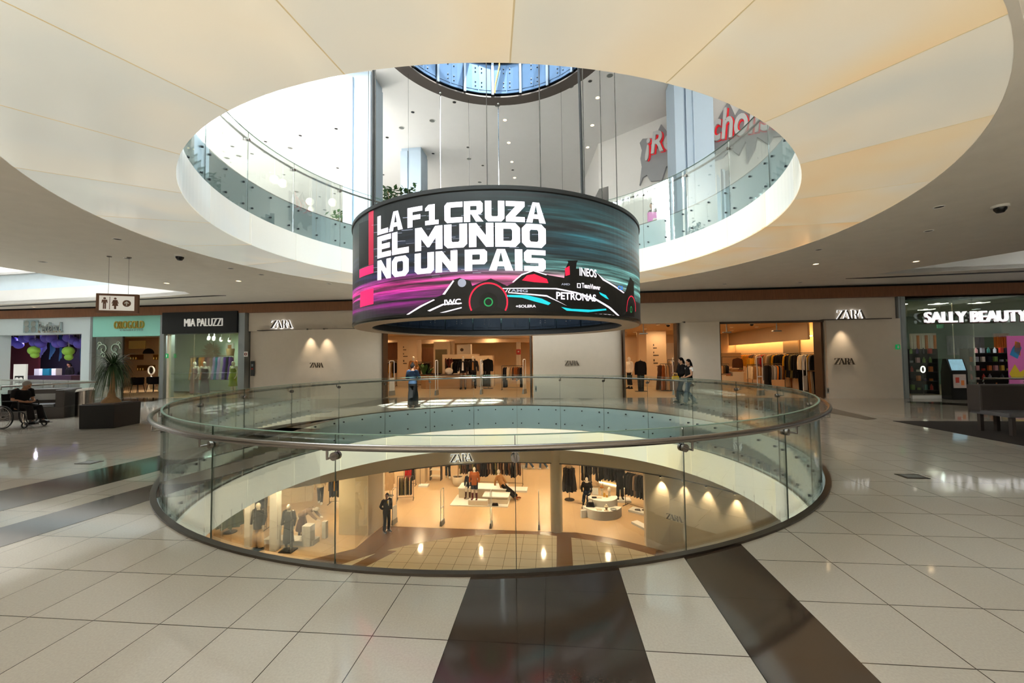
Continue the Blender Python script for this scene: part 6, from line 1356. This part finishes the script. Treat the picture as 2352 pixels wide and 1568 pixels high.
for px, lb, c, P_ in ((447, 'white mannequin in a mauve strapless gown, leftmost in the dress shop', 'mauve', 1), (470, 'white mannequin in a wine red gown beside the mauve one', 'wine', 2), (536, 'white mannequin in a lime green draped dress, rightmost in the dress shop', 'lime', 3)):
    u, _ = onv(px, 860, 18.9); q_ = pose(elL=(-.26, .0, 1.16), wrL=(-.27, .1, .95), fiL=(-.26, .18, .83), elR=(.27, -.06, 1.16), wrR=(.25, .02, .93))
    t = figure('mannequin', lb, 'mannequin', UV(u, 18.9, .004), pi - BA + (.25 if P_ == 2 else -.1), q_, 'mannequin', .98, .017, None, ('skirt', 'cloth_' + c, .95 if P_ < 3 else .1, .22), None, None, False)
    bake(MB().tube([(0, 0, .9), (0, 0, 1.0), (0, 0, 1.12), (0, 0, 1.27), (.0, 0, 1.36)], [(.18, .135), (.17, .13), (.142, .11), (.165, .125), (.168, .12)], 14, side=(1, 0, 0)), 'bodice', 'cloth_' + c, t, .016, 1)
    if P_ == 3: bake(MB().tube([(.13, 0, 1.30), (.15, -.02, 1.42), (.1, 0, 1.47)], .05, 8), 'shoulder_strap', 'cloth_lime', t, .014, 1)
    MB().lathe([(0, .012), (.2, .010), (.21, 0), (0, 0)], n=24).build('base', 'white', t)
u, z = onv(490, 806, 21.1); t = tuv('pampas_wreath', 'large fan of dried pampas grass on the dress shop back wall', 'wreath', u, 21.1, z); b = MB(); rr = random.Random(12)
for k in range(110):
    a = rr.random()*2*pi; r_ = .25 + .40*rr.random(); e = V3(r_*cos(a), -.08 - .15*rr.random(), r_*sin(a)*.9); b.tube([e*.15, e*.6, e], [.008, .026, .008], 5)
b.build('plumes', M('pampas', '#a58c6a', .9, var=.3), t)['kind'] = 'stuff'
for k, (px, py) in enumerate(((480, 777), (492, 778), (509, 780), (528, 781), (553, 782))):
    u, z = onv(px, py, 19.2); t = tuv('track_spot', 'white lit track spot in the dress shop, %s from the left' % ORD[k], 'spotlight', u, 19.2, z); MB().tube([(0, 0, .1), (0, -.04, -.02)], .07, 12).build('housing', 'white', t); MB().ball((0, -.05, -.04), .062, 12, 8).build('lamp', 'lamp_white', t); MB().tube([(0, 0, .1), (0, 0, 3.3 - z)], .012, 6).build('stem', 'white', t)
u, z = onv(528, 800, 21.15); t = tuv('framed_picture', 'small pale framed picture on the right of the dress shop wall', 'picture', u, 21.15, z); MB().bbox((-.25, -.03, -.3), (.25, 0, .3)).build('frame', 'white', t); MB().bbox((-.1, -.035, -.2), (.12, -.03, .2)).build('print', 'cloth_camel', t)
t = tuv('basket', 'tall woven basket standing on the dress rail', 'basket', *[onv(529, 815, 20.0)[0], 20.0, z0 + .02]); MB().lathe([(0, 0), (.16, 0), (.20, .36), (.17, .36), (.14, .02)], n=18).build('body', M('wicker', '#8a6e46', .8, var=.3, scale=30), t)
area('dress_lamp', UV(-17.6, 19.0, 3.2), .4, 90, (.92, 1, .88))
# wall fittings between the shops
def plaque(name, label, cat, px0, px1, y0, y1, v, mat, extra=None):
    u0, z0 = onv(px0, y1, v); u1, z1 = onv(px1, y0, v); t = tuv(name, label, cat, (u0+u1)/2, v, (z0+z1)/2); MB().bbox((-(u1-u0)/2, -.03, -(z1-z0)/2), ((u1-u0)/2, 0, (z1-z0)/2)).build('plate', mat, t, bevel=.004); return t, u1-u0, z1-z0
M('exit_green', '#129a55', .5, var=.02, emit=.35)
t, w_, h_ = plaque('exit_sign', 'small green emergency sign on the grey pillar left of the dress shop', 'sign', 381, 387, 812, 822, 17.33, 'exit_green'); MB().bbox((-w_*.2, -.036, -h_*.3), (w_*.2, -.03, h_*.3)).build('symbol', 'white', t)
t, w_, h_ = plaque('exit_sign', 'small green emergency sign on the pillar left of the beauty shop', 'sign', 2057, 2066, 791, 802, 17.28, 'exit_green'); MB().bbox((-w_*.2, -.036, -h_*.3), (w_*.2, -.03, h_*.3)).build('symbol', 'white', t)
t, w_, h_ = plaque('no_smoking_sign', 'small white sign with red ring on the pillar right of the dress shop', 'sign', 561, 570, 807, 819, 17.28, 'white'); MB().tube([(w_*.3*cos(a*pi/10), -.035, w_*.3*sin(a*pi/10)) for a in range(20)], .012, 6, closed=True).build('ring', M('sign_ring', '#a03028', .5), t); MB().box((0, -.035, 0), (w_*.5, .006, .02)).build('bar', 'black', t)
t, w_, h_ = plaque('extinguisher_cabinet', 'narrow dark cabinet with red mark at the left end of the shop wall', 'cabinet', 576, 585, 829, 863, 17.55, M('cabinet_grey', '#3a3d3d', .4)); MB().box((0, -.034, h_*.22), (w_*.4, .008, h_*.16)).build('label', 'aluminium', t); MB().box((0, -.034, -h_*.02), (w_*.42, .008, h_*.1)).build('red_mark', 'alarm_red', t)
for px, y, v, lb in ((1229, 893, 17.44, 'left end of the middle panel'), (1426, 896, 17.6, 'right end of the middle panel'), (1899, 897, 17.33, 'left end of the right panel')):
    t, w_, h_ = plaque('wall_socket', 'small grey socket plate low on the ' + lb, 'socket', px, px + 4, y - 7, y + 6, v, 'aluminium'); MB().box((0, -.034, 0), (w_*.5, .006, h_*.5)).build('insert', 'steel_dark', t)
for k, (px, py, tx, ty, pw) in enumerate(((706, 757, 706, 850, 60), (744, 757, 744, 850, 60), (1943, 737, 1943, 830, 55), (1572, 745, 1572, 830, 22))):
    v = (17.02, 17.02, 17.25, 17.28)[k] - .22; u, z = onv(px, py, v); z = 3.04
    t = tuv('wall_washer', ('left of two spots under the left ledge', 'right of two spots under the left ledge', 'small spot under the ledge over the right-hand panel', 'small spot over the narrow rounded panel')[k], 'spotlight', u, v, z)
    MB().tube([(0, 0, .06), (0, 0, 0)], .035, 12).build('housing', 'steel_dark', t); MB().tube([(0, 0, .04), (0, .3, .06)], .01, 6).build('arm', 'steel_dark', t)
    spot('wall_spot', UV(u, v, z - .02), UV(u, v + .34, 1.2), pw, (1, .8, .56), 58, .9, .02)
# beauty shop
M('shop_green', '#8fa596', .8, var=.03); M('shelf_dark', '#15120f', .6)
struct('ceiling_beauty', MB().bbox((13.3, 17.5, 3.75), (24, 25, 3.8)), 'shop_green', uv=True); struct('wall_beauty_back', MB().bbox((13.3, 25, 0), (23.9, 25.1, 3.8)), 'shop_green', uv=True)
g_ = tuv('shop_window', 'tall glass front of the beauty shop with a dark door opening', 'window glass', 13.38, 17.35, 0)
for a, b_, z0 in ((0, 1.55, .12), (1.57, 2.25, .12), (2.25, 4.9, 2.3), (4.9, 8, .12)): MB().bbox((a, 0, z0), (b_, .02, 3.85)).build('glass_panel', 'glass_shop', g_)
MB().bbox((0, -.04, 0), (2.2, .06, .12)).build('sill', 'white', g_)
for k, (u, v) in enumerate(((14, 18.6), (15.5, 18.6), (17, 18.6), (14, 21), (15.5, 21), (17, 21))):
    t = tuv('ceiling_panel_light', 'square bright ceiling light in the beauty shop, %s, counted from the front left' % ORD[k], 'ceiling light', u, v, 3.74); MB().box((0, 0, 0), (.42, .42, .02)).build('diffuser', 'lamp_white', t); MB().ring(.3, .32, -.012, .012, (0, 0), 4).build('frame', 'white', t)
for u_ in (14.4, 16.2, 18.0): area('beauty_lamp', UV(u_, 19.8, 3.6), .22, 32, (.92, 1, .93))
PR = [M('prod_' + k, c, .4, var=.1) for k, c in dict(a='#c0392b', b='#d8a0a0', c='#e8d8c8', d='#2e6f6a', e='#c9a03a', f='#4a2f6a', g='#202028', h='#d87a3a', i='#7a9a4a', j='#a9a9b4').items()]
PRN = ['red', 'pink', 'cream', 'teal', 'yellow', 'violet', 'black', 'orange', 'green', 'grey']
pm = [MB().box((0, 0, .11), (.12, .09, .22)).data('box', PR[0], bevel=.006), MB().lathe([(0, 0), (.05, 0), (.05, .15), (.02, .19), (.02, .24), (0, .24)], n=10).data('bottle', PR[0]), MB().lathe([(0, 0), (.06, 0), (.06, .09), (0, .09)], n=10).data('jar', PR[0])]
rr = random.Random(21)
for si, (u, v, L_, nsh, where) in enumerate(((14.7, 19.2, 2.0, 5, 'the front left shelf'), (16.4, 21.5, 2.4, 5, 'the middle shelf'), (18.6, 20.0, 2.0, 5, 'the right-hand shelf'))):
    t = tuv('shelf_unit', 'dark shelf unit of beauty products, ' + where[4:], 'shelf', u, v, .004)
    MB().box((0, .18, .95), (L_, .04, 1.9)).build('back_panel', 'shelf_dark', t)
    for q in range(nsh): MB().box((0, 0, .16 + .38*q), (L_, .38, .03)).build('shelf', 'shelf_dark', t)
    for s in (-1, 1): MB().box((s*L_/2, 0, .95), (.04, .4, 1.9)).build('side', 'shelf_dark', t)
    k = 0
    for q in range(nsh):
        for j in range(8):
            i_ = rr.randrange(10); me = pm[rr.randrange(3)]
            o = link(me.name, me, None, UV(u - L_/2 + .16 + (L_-.32)*j/7, v - .06, .182 + .38*q), -BA); o.material_slots[0].link = 'OBJECT'; o.material_slots[0].material = PR[i_]
            tag(o, '%s %s on %s, %s shelf from below, %s from the left' % (PRN[i_], me.name.split('.')[0], where, ORD[q], ORD[j]), me.name.split('.')[0], 'products on ' + where); k += 1
for px0, px1, y0, y1, v, m_, lb in ((2095, 2150, 765, 822, 23.5, 'prod_c', 'pale product wall deep in the beauty shop'), (2290, 2318, 765, 830, 22.5, 'prod_h', 'orange product wall deep in the beauty shop'), (2180, 2260, 770, 815, 24.5, 'prod_j', 'grey wall panel deep in the beauty shop')):
    u0, z0 = onv(px0, y1, v); u1, z1 = onv(px1, y0, v); t = tuv('display_wall', lb, 'display', u0, v, z0); MB().bbox((0, 0, 0), (u1-u0, .1, z1-z0)).build('board', m_, t)
    for q in range(6): MB().bbox(((u1-u0)*q/6 + .05, -.06, .1), ((u1-u0)*(q+1)/6 - .05, 0, z1-z0-.1)).build('product_row', ('prod_c', 'prod_h', 'prod_j')[q % 2 * 1 if 'pale' in lb else 1 if 'orange' in lb else 2], t)
u, v = fl(2197, 917); t = tuv('information_kiosk', 'black kiosk with slanted bright screen at the beauty shop door', 'kiosk', u, v + .05, .004)
MB().prism([(-.2, 0), (.2, 0), (.2, 1.0), (.1, 1.5), (-.05, 1.5), (-.2, 1.05)], -.28, .28, lambda x, y, z: (y, x, z)).build('body', 'black_gloss', t, smooth=False)
so_ = MB().box((0, 0, 0), (.46, .012, .42)).build('screen', M('screen_blue', '#8fb9c8', .3, var=.4, scale=6, emit=.5, ecol='#7fa8b8'), t); so_.location = (0, -.135, 1.28); so_.rotation_euler = (-.3, 0, 0)
MB().box((0, -.207, .68), (.42, .012, .5)).build('poster_panel', M('kiosk_poster', '#c9b7ae', .5, var=.3, scale=5), t); MB().box((-.08, -.216, .72), (.12, .006, .2)).build('red_block', 'prod_a', t); MB().box((.09, -.216, .62), (.1, .006, .18)).build('orange_block', 'prod_h', t)
u, z = onv(2120, 848, 17.9); t = tuv('ring_light', 'small white ring light behind the left of the beauty shop glass', 'lamp', u, 17.9, z); MB().tube([(.07*cos(a*pi/10), 0, .12*sin(a*pi/10)) for a in range(20)], .018, 6, closed=True).build('ring', 'lamp_white', t); MB().tube([(0, 0, -.12), (0, 0, -z + .01)], .012, 6).build('stand', 'black', t)
u0, z0 = onv(2320, 892, 17.25); u1, z1 = onv(2400, 770, 17.25); t = tuv('poster', 'large pink poster with coloured shapes at the right edge of the beauty shop', 'poster', u0, 17.25, z0); MB().bbox((0, 0, 0), (u1-u0, .03, z1-z0)).build('board', M('poster_pink', '#b3578e', .5, emit=.12), t)
W_ = u1-u0
for c_, pts in (('blue_shape', [(.05, 1.25), (.3, 1.1), (.45, 1.5), (.35, 1.75), (.15, 1.5)]), ('yellow_shape', [(.0, .55), (.2, .9), (.35, .6), (.55, .75), (.45, .4), (.1, .35)]), ('orange_shape', [(.2, 1.35), (.4, 1.2), (.42, 1.7), (.25, 1.75)]), ('dark_shape', [(.5, .8), (.9, .8), (.9, 1.6), (.6, 1.4)])):
    MB().prism(pts, -.006, 0).build(c_, M(c_, {'blue_shape': '#2d84b8', 'yellow_shape': '#d6b82c', 'orange_shape': '#c9762c', 'dark_shape': '#4a2438'}[c_], .5), t, smooth=False)
u, z = onv(2160, 749, 20); t = tuv('exit_sign', 'dark green exit sign hanging inside the beauty shop', 'sign', u, 20, z); MB().box((0, 0, 0), (.26, .04, .16)).build('plate', M('exit_dark', '#1d4a30', .5, emit=.1), t); MB().tube([(0, 0, .08), (0, 0, 3.74 - z)], .008, 6).build('rod', 'steel_dark', t)

# ------------------------------------------------------------------ downlights of the ceilings
def downlight(px, py, z, lit, r, label):
    p = onz(px, py, z); t = thing('downlight', label, 'ceiling light', (p.x, p.y, z))
    MB().lathe([(r*.78, .0), (r, -.012), (r*1.06, 0), (r*1.06, .02)], n=18).build('rim', 'white', t)
    MB().lathe([(0, -.004), (r*.78, -.002)], n=18).build('lamp', {0: 'black', 1: 'lamp_warm', 2: 'grille' if M('grille', '#6f716c', .6, var=.3, scale=60) else ''}[lit], t)
low = [(270, 549, 0), (98, 601, 0), (383, 650, 1), (548, 645, 1), (530, 616, 0), (756, 651, 0), (600, 630, 0), (78, 705, 1), (172, 706, 0), (460, 687, 0), (2157, 475, 0), (2133, 530, 0), (1880, 573, 0), (1874, 606, 1), (2104, 600, 1), (1664, 652, 0), (1838, 648, 0), (293, 593, 0), (362, 692, 0)]
low.sort()
for k, (px, py, lit) in enumerate(low):
    if lit: p_ = onz(px, py, 4.40); spot('downlight_beam', p_, (p_.x, p_.y, 0), 45, (1, .82, .6), 80, .8, .05)
    downlight(px, py, 4.419, lit, .085, '%s recessed downlight in the low ceiling, %s from the left' % ('lit warm' if lit else 'dark', ORD[k]))
for px, py, lb in ((413, 586, 'left'), (2297, 472, 'right')):
    p = onz(px, py, 4.419); t = thing('dome_camera', 'small dark dome camera on the low ceiling, %s side of the opening' % lb, 'camera', (p.x, p.y, 4.42)); MB().lathe([(0, -.14), (.05, -.13), (.085, -.08), (.09, -.04)], n=16).build('dome', 'black_gloss', t); MB().lathe([(.12, 0), (.12, -.04), (.08, -.045)], n=16).build('ring', 'white', t)
hi = [(860 + x/3.92, 90 + y/3.92, l) for x, y, l in ((1108, 595, 2), (1415, 518, 2), (1768, 423, 2), (2120, 328, 2), (520, 735, 2), (245, 798, 2), (852, 1077, 2), (948, 1287, 2), (1175, 728, 1), (1210, 932, 1), (1238, 1104, 1), (1262, 1247, 1), (2073, 215, 1), (2010, 527, 1), (1962, 775, 1), (1920, 973, 1), (345, 657, 0), (720, 567, 0), (842, 973, 0), (528, 1029, 0), (975, 1137, 0), (115, 885, 0), (78, 1220, 0), (1942, 378, 0), (1245, 1177, 0), (2293, 273, 2))]
hi += [(360 + x/3.563, 100 + y/3.563, l) for x, y, l in ((1468, 697, 0), (1175, 753, 0), (890, 802, 0), (620, 842, 0), (780, 902, 0), (1480, 1018, 0), (1040, 1072, 0), (1335, 1253, 0), (1455, 1227, 0), (1092, 855, 2), (890, 890, 2), (672, 920, 2), (575, 937, 2), (1145, 1212, 2), (1375, 1361, 2))]
for kind in (0, 1, 2):
    for k, (px, py, l) in enumerate(sorted(h for h in hi if h[2] == kind)):
        downlight(px, py, 11.755, l, .14 if l == 2 else .09, '%s in the high white ceiling, %s from the left of its kind' % (('dark recessed downlight', 'lit warm downlight', 'round grey loudspeaker grille')[kind], ORD[k]))
# globe pendants of the upper level
for k, (px, py, tx, ty) in enumerate(((630, 412, 632, 318), (650, 421, 651, 318), (712, 463, 713, 361), (716, 480, 716, 372), (764, 465, 765, 345))):
    a = onz(tx, ty, 11.75); zg = EYE + ray(px, py).z*(a.y/ray(px, py).y)
    t = thing('globe_pendant', 'white globe pendant over the upper gallery, %s from the left' % ORD[k], 'pendant lamp', a); MB().tube([(0, 0, 0), (0, 0, zg - a.z)], .010, 6).build('cord', 'white', t); MB().ball((0, 0, zg - a.z), .19 if k != 3 else .15).build('globe', 'lamp_dim', t); MB().lathe([(.06, 0), (.06, -.04), (0, -.04)], n=12).build('canopy', 'white', t)
# plants of the upper gallery
def bush(label, loc, r, h, n, seed, box):
    t = thing('potted_plant', label, 'plant', loc); q_ = random.Random(seed); b = MB(); s = MB()
    MB().box((0, 0, box/2), (r*1.6, .5, box)).build('planter', 'white', t)
    for k in range(n):
        a = q_.random()*2*pi; e = V3(r*(.3 + .8*q_.random())*cos(a), .5*r*sin(a), box + h*(.35 + .65*q_.random())); s.tube([(e.x*.2, 0, box), e*.6 + V3(0, 0, .1), e], .008, 4)
        for j in range(7):
            c = e + V3(q_.gauss(0, .12), q_.gauss(0, .12), q_.gauss(0, .10)); d = V3(q_.gauss(0, 1), q_.gauss(0, 1), q_.gauss(0, .5)).normalized(); w = d.cross(V3(0, 0, 1)); w = w.normalized() if w.length > .1 else V3(1, 0, 0)
            b.add([c - d*.13, c + w*.07 + V3(0, 0, .015), c + d*.13, c - w*.07 + V3(0, 0, .015)], [(0, 1, 2), (0, 2, 3)])
    b.build('foliage', 'leaf', t)['kind'] = 'stuff'; s.build('stems', 'bark', t)
w = ray(915, 460); p = w*(15.6/w.y); bush('leafy shrub in a planter behind the upper rail, above the LED ring', (p.x, 15.6, 5.88), .95, 1.75, 60, 3, .55)
w = ray(779, 490); p = w*(17.5/w.y); bush('leafy shrub in a planter behind the upper rail, left of the panelled column', (p.x, 17.5, 5.88), .35, 1.7, 20, 5, .5)

# ------------------------------------------------------------------ things on the gallery floor
# hanging washroom sign
p0 = Vector((-10.32, 10.08, 0)); sg = thing('hanging_sign', 'wooden framed washroom sign hanging on two wires from the low ceiling', 'sign', (-10.0, 10.35, 3.22), .35)
MB().bbox((-.42, -.05, -.24), (.42, .05, .24)).build('frame', M('sign_wood', '#6a4630', .5, var=.2), sg, bevel=.01); MB().bbox((-.35, -.058, -.185), (.35, -.05, .185)).build('panel', 'sign_pale', sg)
def man(x, skirt):
    b = MB().tube([(x, -.06, .115), (x, -.068, .115)], .026, 12)
    body = [(-.05, .08), (.05, .08), (.06, .0), (.045, .0), (.035, .05), (.03, -.0), (.03, -.15), (.005, -.15), (.005, -.02), (-.005, -.02), (-.005, -.15), (-.03, -.15), (-.03, 0), (-.035, .05), (-.045, 0), (-.06, 0)] if not skirt else [(-.04, .08), (.04, .08), (.07, -.01), (.058, -.015), (.035, .045), (.06, -.07), (.02, -.07), (.02, -.15), (-.02, -.15), (-.02, -.07), (-.06, -.07), (-.035, .045), (-.058, -.015), (-.07, -.01)]
    b.prism([(x + a, c) for a, c in body], -.068, -.06); b.build('pictogram', 'sign_wood', sg, smooth=False)
man(-.24, False); man(-.03, True); MB().bbox((-.145, -.064, -.16), (-.135, -.058, .16)).build('divider', 'sign_wood', sg)
MB().tube([(.20, -.058, 0), (.20, -.064, 0)], .085, 24).build('arrow_disc', 'sign_wood', sg); MB().prism([(.19, -.06), (.21, -.06), (.21, .01), (.235, -.01), (.25, .005), (.20, .055), (.15, .005), (.165, -.01), (.19, .01)], -.07, -.064).build('arrow', 'white', sg, smooth=False)
for x in (-.2, .2): MB().tube([(x, 0, .24), (x, 0, 1.19)], .004, 5).lathe([(.05, 1.195), (.05, 1.18), (0, 1.18)], (x, 0, 0), 12).build('wire', 'steel', sg)
# ponytail palm in its dark box
pb_ = onz(253, 984); pl = thing('potted_palm', 'ponytail palm in a square black planter left of the opening', 'plant', (pb_.x - .40, pb_.y + .42, 0), .08)
MB().box((0, 0, .31), (.84, .84, .62), top=(1.02, 1.02)).build('planter', 'black', pl, bevel=.012); MB().box((0, 0, .625), (.78, .78, .03)).build('soil', 'soil', pl)
MB().tube([(0, 0, .62), (0, 0, .70), (0, 0, .80), (.01, 0, .95), (.03, .01, 1.3), (.03, .01, 1.62)], [.22, .19, .09, .06, .045, .05], 14).build('trunk', 'bark', pl)
rr = random.Random(9); b = MB()
for k in range(190):
    a = rr.random()*2*pi; L_ = .45 + .35*rr.random(); up_ = .12 + .55*rr.random()**1.3; o = V3(.03, .01, 1.55 + .10*rr.random()); pts = []
    for i in range(7):
        s = i/6; pts.append(o + V3(cos(a), sin(a), 0)*(L_*.62*s**.8) + V3(0, 0, up_*s*1.3 - (.5 + .8*L_)*s*s*(1.12 - up_)))
    b.tube(pts, [(.012, .003), (.014, .003), (.013, .003), (.011, .003), (.009, .003), (.006, .002), (.002, .001)], 4)
b.build('leaves', 'leaf_dark', pl)['kind'] = 'stuff'
# bench, bin
be = onz(147, 960); M('bench_dark', '#38322f', .5, var=.08)
bn = thing('bench', 'long dark upholstered bench with backrest behind the wheelchair', 'bench', (be.x, be.y, 0), .3)
MB().bbox((-1.7, .0, 0), (0, .75, .36)).build('base', 'bench_dark', bn, bevel=.02); MB().bbox((-1.7, -.02, .36), (-.25, .5, .46)).build('seat', M('bench_seat', '#565659', .35, var=.06), bn, bevel=.03); MB().bbox((-1.7, .5, .36), (0, .78, .90)).build('backrest', 'bench_dark', bn, bevel=.03); MB().bbox((-.22, -.02, .36), (0, .5, .88)).build('arm', 'bench_dark', bn, bevel=.02); MB().bbox((-1.6, .47, .55), (-.3, .5, .75)).build('back_cushion', M('bench_cushion', '#8b8a88', .6), bn, bevel=.01)
bi = onz(179, 957); t = thing('litter_bin', 'round stainless litter bin with white slanted top beside the bench', 'bin', (bi.x, bi.y + .2, 0)); MB().lathe([(0, 0), (.22, 0), (.22, .82), (.20, .82)], n=32).build('body', 'steel', t)
b = MB().lathe([(.225, .80), (.225, .84), (.20, .88), (.12, .84), (0, .83)], n=32)
b.v = [(x, y, z + x*.18) for x, y, z in b.v]; b.build('top', 'white_gloss', t)
br_ = onz(2322, 1003); t = thing('bench', 'dark brown boxy bench on the dark rug at the right edge', 'bench', (br_.x, br_.y, .006), -.08); MB().bbox((0, 0, .38), (2.4, .8, .47)).build('seat', 'bench_seat', t, bevel=.02); MB().bbox((0, .55, .38), (2.4, .85, 1.02)).build('backrest', 'bench_dark', t, bevel=.03)
for x in (.12, .45, 1.2, 2.2):
    for y in (.08, .7): MB().bbox((x-.035, y-.035, 0), (x+.035, y+.035, .38)).build('leg', 'bench_dark', t)
for px, py, lb in ((2095, 1094, 'right of the opening'), (205, 1062, 'left of the opening'), (748, 946, 'beyond the opening, left'), (1676, 955, 'beyond the opening, right')):
    p = onz(px, py); t = thing('floor_hatch', 'small metal floor outlet plate ' + lb, 'floor plate', (p.x, p.y, .0), -.1); MB().box((0, 0, .003), (.30, .22, .006)).build('plate', 'steel_dark', t); MB().box((0, 0, .007), (.22, .14, .003)).build('lid', 'aluminium', t)
# wheelchair and its user
wc = onz(60, 983); t = thing('wheelchair', 'black wheelchair facing right in front of the dark bench', 'wheelchair', (wc.x - .35, wc.y + .15, 0), -.05)
def wheel(y, x=-.12, r=.29, nm='rear_wheel'):
    o = MB().tube([(r*cos(2*pi*i/36), 0, r*sin(2*pi*i/36)) for i in range(36)], .016, 8, closed=True).build(nm, 'rubber', t, loc=(x, y, r + .016))
    MB().tube([(r*.9*cos(2*pi*i/36), -.03 if y < 0 else .03, r*.9*sin(2*pi*i/36)) for i in range(36)], .008, 6, closed=True).build('hand_rim', 'steel', o)
    b = MB().tube([(0, -.04, 0), (0, .04, 0)], .03, 10)
    for k in range(16): b.tube([(0, 0, 0), (r*cos(k*pi/8), 0, r*sin(k*pi/8))], .003, 4)
    b.build('spokes', 'steel', o)
wheel(-.28); wheel(.28)
for y in (-.22, .22):
    o = MB().tube([(.07*cos(2*pi*i/20), 0, .07*sin(2*pi*i/20)) for i in range(20)], .018, 6, closed=True).build('caster', 'rubber', t, loc=(.42, y, .088)); MB().tube([(0, 0, 0), (-.03, 0, .12), (-.03, 0, .3)], .014, 6).build('fork', 'steel', o)
    MB().tube([(-.25, y, .92), (-.22, y, .5), (-.22, y, .45), (.30, y, .45), (.40, y, .40), (.52, y, .12)], .014, 8).build('side_frame', 'black', t); MB().tube([(-.24, y, .72), (.20, y, .72), (.24, y, .66), (.24, y, .45)], .014, 8).build('armrest', 'black', t); MB().box((.56, y*.7, .11), (.2, .14, .015)).build('footplate', 'black', t)
MB().box((.05, 0, .47), (.46, .44, .04)).build('seat', 'cloth_black', t, bevel=.01); MB().box((-.23, 0, .70), (.03, .44, .42)).build('backrest', 'cloth_black', t, bevel=.01)
wp_ = pose(pelvis=(0, 0, .58), chest=(0, .06, .88), neck=(0, .12, 1.06), head=(0, .2, 1.17), look=(-.2, .85, -.5), hipL=(-.09, .03, .56), hipR=(.09, .03, .56), kneeL=(-.11, .44, .56), kneeR=(.11, .44, .55), ankL=(-.12, .52, .19), ankR=(.12, .52, .19), toeL=(-.13, .68, .14), toeR=(.13, .68, .14), shL=(-.18, .08, 1.02), shR=(.18, .08, 1.02), elL=(-.23, .08, .78), wrL=(-.12, .28, .72), fiL=(-.02, .40, .72), elR=(.23, .08, .78), wrR=(.12, .28, .72), fiR=(.02, .4, .70))
figure('person', 'grey-haired person in dark clothes sitting bent forward in the wheelchair', 'person', t.location + Vector((-.02, 0, 0)), -pi/2 - .05, wp_, 'skin_dark', .97, .014, ('cloth_black', .8, .06), ('trousers', 'cloth_black', 1.9, .072), ('black',), ('hair_grey', 0))
# people beyond the opening
def feet(px, py, dy=0): p = onz(px, py); return (p.x, p.y + dy, 0)
wP = pose(elL=(-.27, .02, 1.15), wrL=(-.1, .2, 1.16), fiL=(.06, .22, 1.17), elR=(.30, .0, 1.16), wrR=(.12, .2, 1.12), fiR=(-.04, .22, 1.12), look=(.35, 1, .02), ankL=(-.09, -.03, .085), toeL=(-.11, .13, .03), ankR=(.12, .02, .085), toeR=(.2, .17, .03), kneeR=(.10, .05, .5))
figure('person', 'person in blue sweater and long black trousers with a hair bun, seen from behind', 'person', feet(948, 936), -.25, wP, 'skin_dark', .90, .013, (M('cloth_blue', '#1c2e44', .9, var=.15, scale=8) and 'cloth_blue', 1.95, .03), ('trousers', 'cloth_black', 1.95, .105), ('black',), ('hair', 'bun'))
ST1 = dict(WALK, look=(0, 1, -.15)); ST1.update(elR=(.25, -.06, 1.16), wrR=(.2, .14, 1.04), fiR=(.12, .24, 1.02), elL=(-.24, .02, 1.15), wrL=(-.1, .18, 1.05), fiL=(0, .26, 1.04))
t = figure('person', 'woman in black vest over white tee and jeans walking left, nearer of the pair', 'person', feet(1584, 931), pi/2 + .05, pose(**ST1), 'skin', .93, .013, ('cloth_black', 0, .03), ('trousers', 'cloth_denim', 1.9, .078), ('black',), ('hair', .32))
for s in (-1, 1): MB().tube([(s*.17, -.01, 1.42), (s*.21, -.03, 1.28)], [.07, .066], 10).build('sleeve', 'white', t)
MB().tube([(0, 0, .86), (0, 0, .93)], [(.188, .145), (.186, .143)], 14, side=(1, 0, 0)).build('shirt_hem', 'white', t)
q_ = Vector(feet(1584, 931)); yb = thing('handbag', 'small yellow bag carried by the walking women', 'bag', q_ + Vector((-.42, .12, .93)), .1); MB().box((0, 0, 0), (.26, .12, .18), top=(.9, .8)).build('body', M('bag_yellow', '#d0a518', .5), yb, bevel=.03); MB().tube([(-.09, 0, .08), (-.04, 0, .2), (.04, 0, .2), (.09, 0, .08)], .008, 6).build('handle', 'bag_yellow', yb)
ST2 = dict(WALK, look=(.1, 1, -.25)); ST2.update(elL=(-.24, .04, 1.14), wrL=(-.16, .26, 1.12), fiL=(-.08, .36, 1.14), elR=(.24, .04, 1.14), wrR=(.14, .26, 1.12), fiR=(.06, .36, 1.14))
q2 = feet(1575, 927, .3); figure('person', 'woman in black top and dark jeans walking left, farther of the pair, dark tied hair', 'person', q2, pi/2 + .05, pose(**ST2), 'skin', .96, .013, ('cloth_black', 1.9, .04), ('trousers', 'cloth_navy', 1.9, .078), ('black',), ('hair', .12))
w = ray(1498, 480); p = w*(15.3/w.y); t = figure('person', 'person in dark clothes with long dark hair on the upper gallery behind the glass', 'person', (p.x, 15.3, 5.88), pi/2 + .3, pose(), 'skin', .95, .015, ('cloth_charcoal', 2, .05), ('trousers', 'cloth_black', 1.9), None, ('hair', .35))
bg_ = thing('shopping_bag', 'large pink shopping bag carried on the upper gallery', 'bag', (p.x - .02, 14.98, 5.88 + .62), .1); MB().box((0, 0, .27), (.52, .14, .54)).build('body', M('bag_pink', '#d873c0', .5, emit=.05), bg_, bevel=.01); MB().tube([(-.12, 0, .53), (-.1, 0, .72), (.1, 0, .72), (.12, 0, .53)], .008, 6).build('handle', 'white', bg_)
MB().prism([(-.12, .22), (.0, .26), (.14, .36), (.02, .31), (-.1, .30)], -.078, -.071).build('white_mark', 'white', bg_, smooth=False)
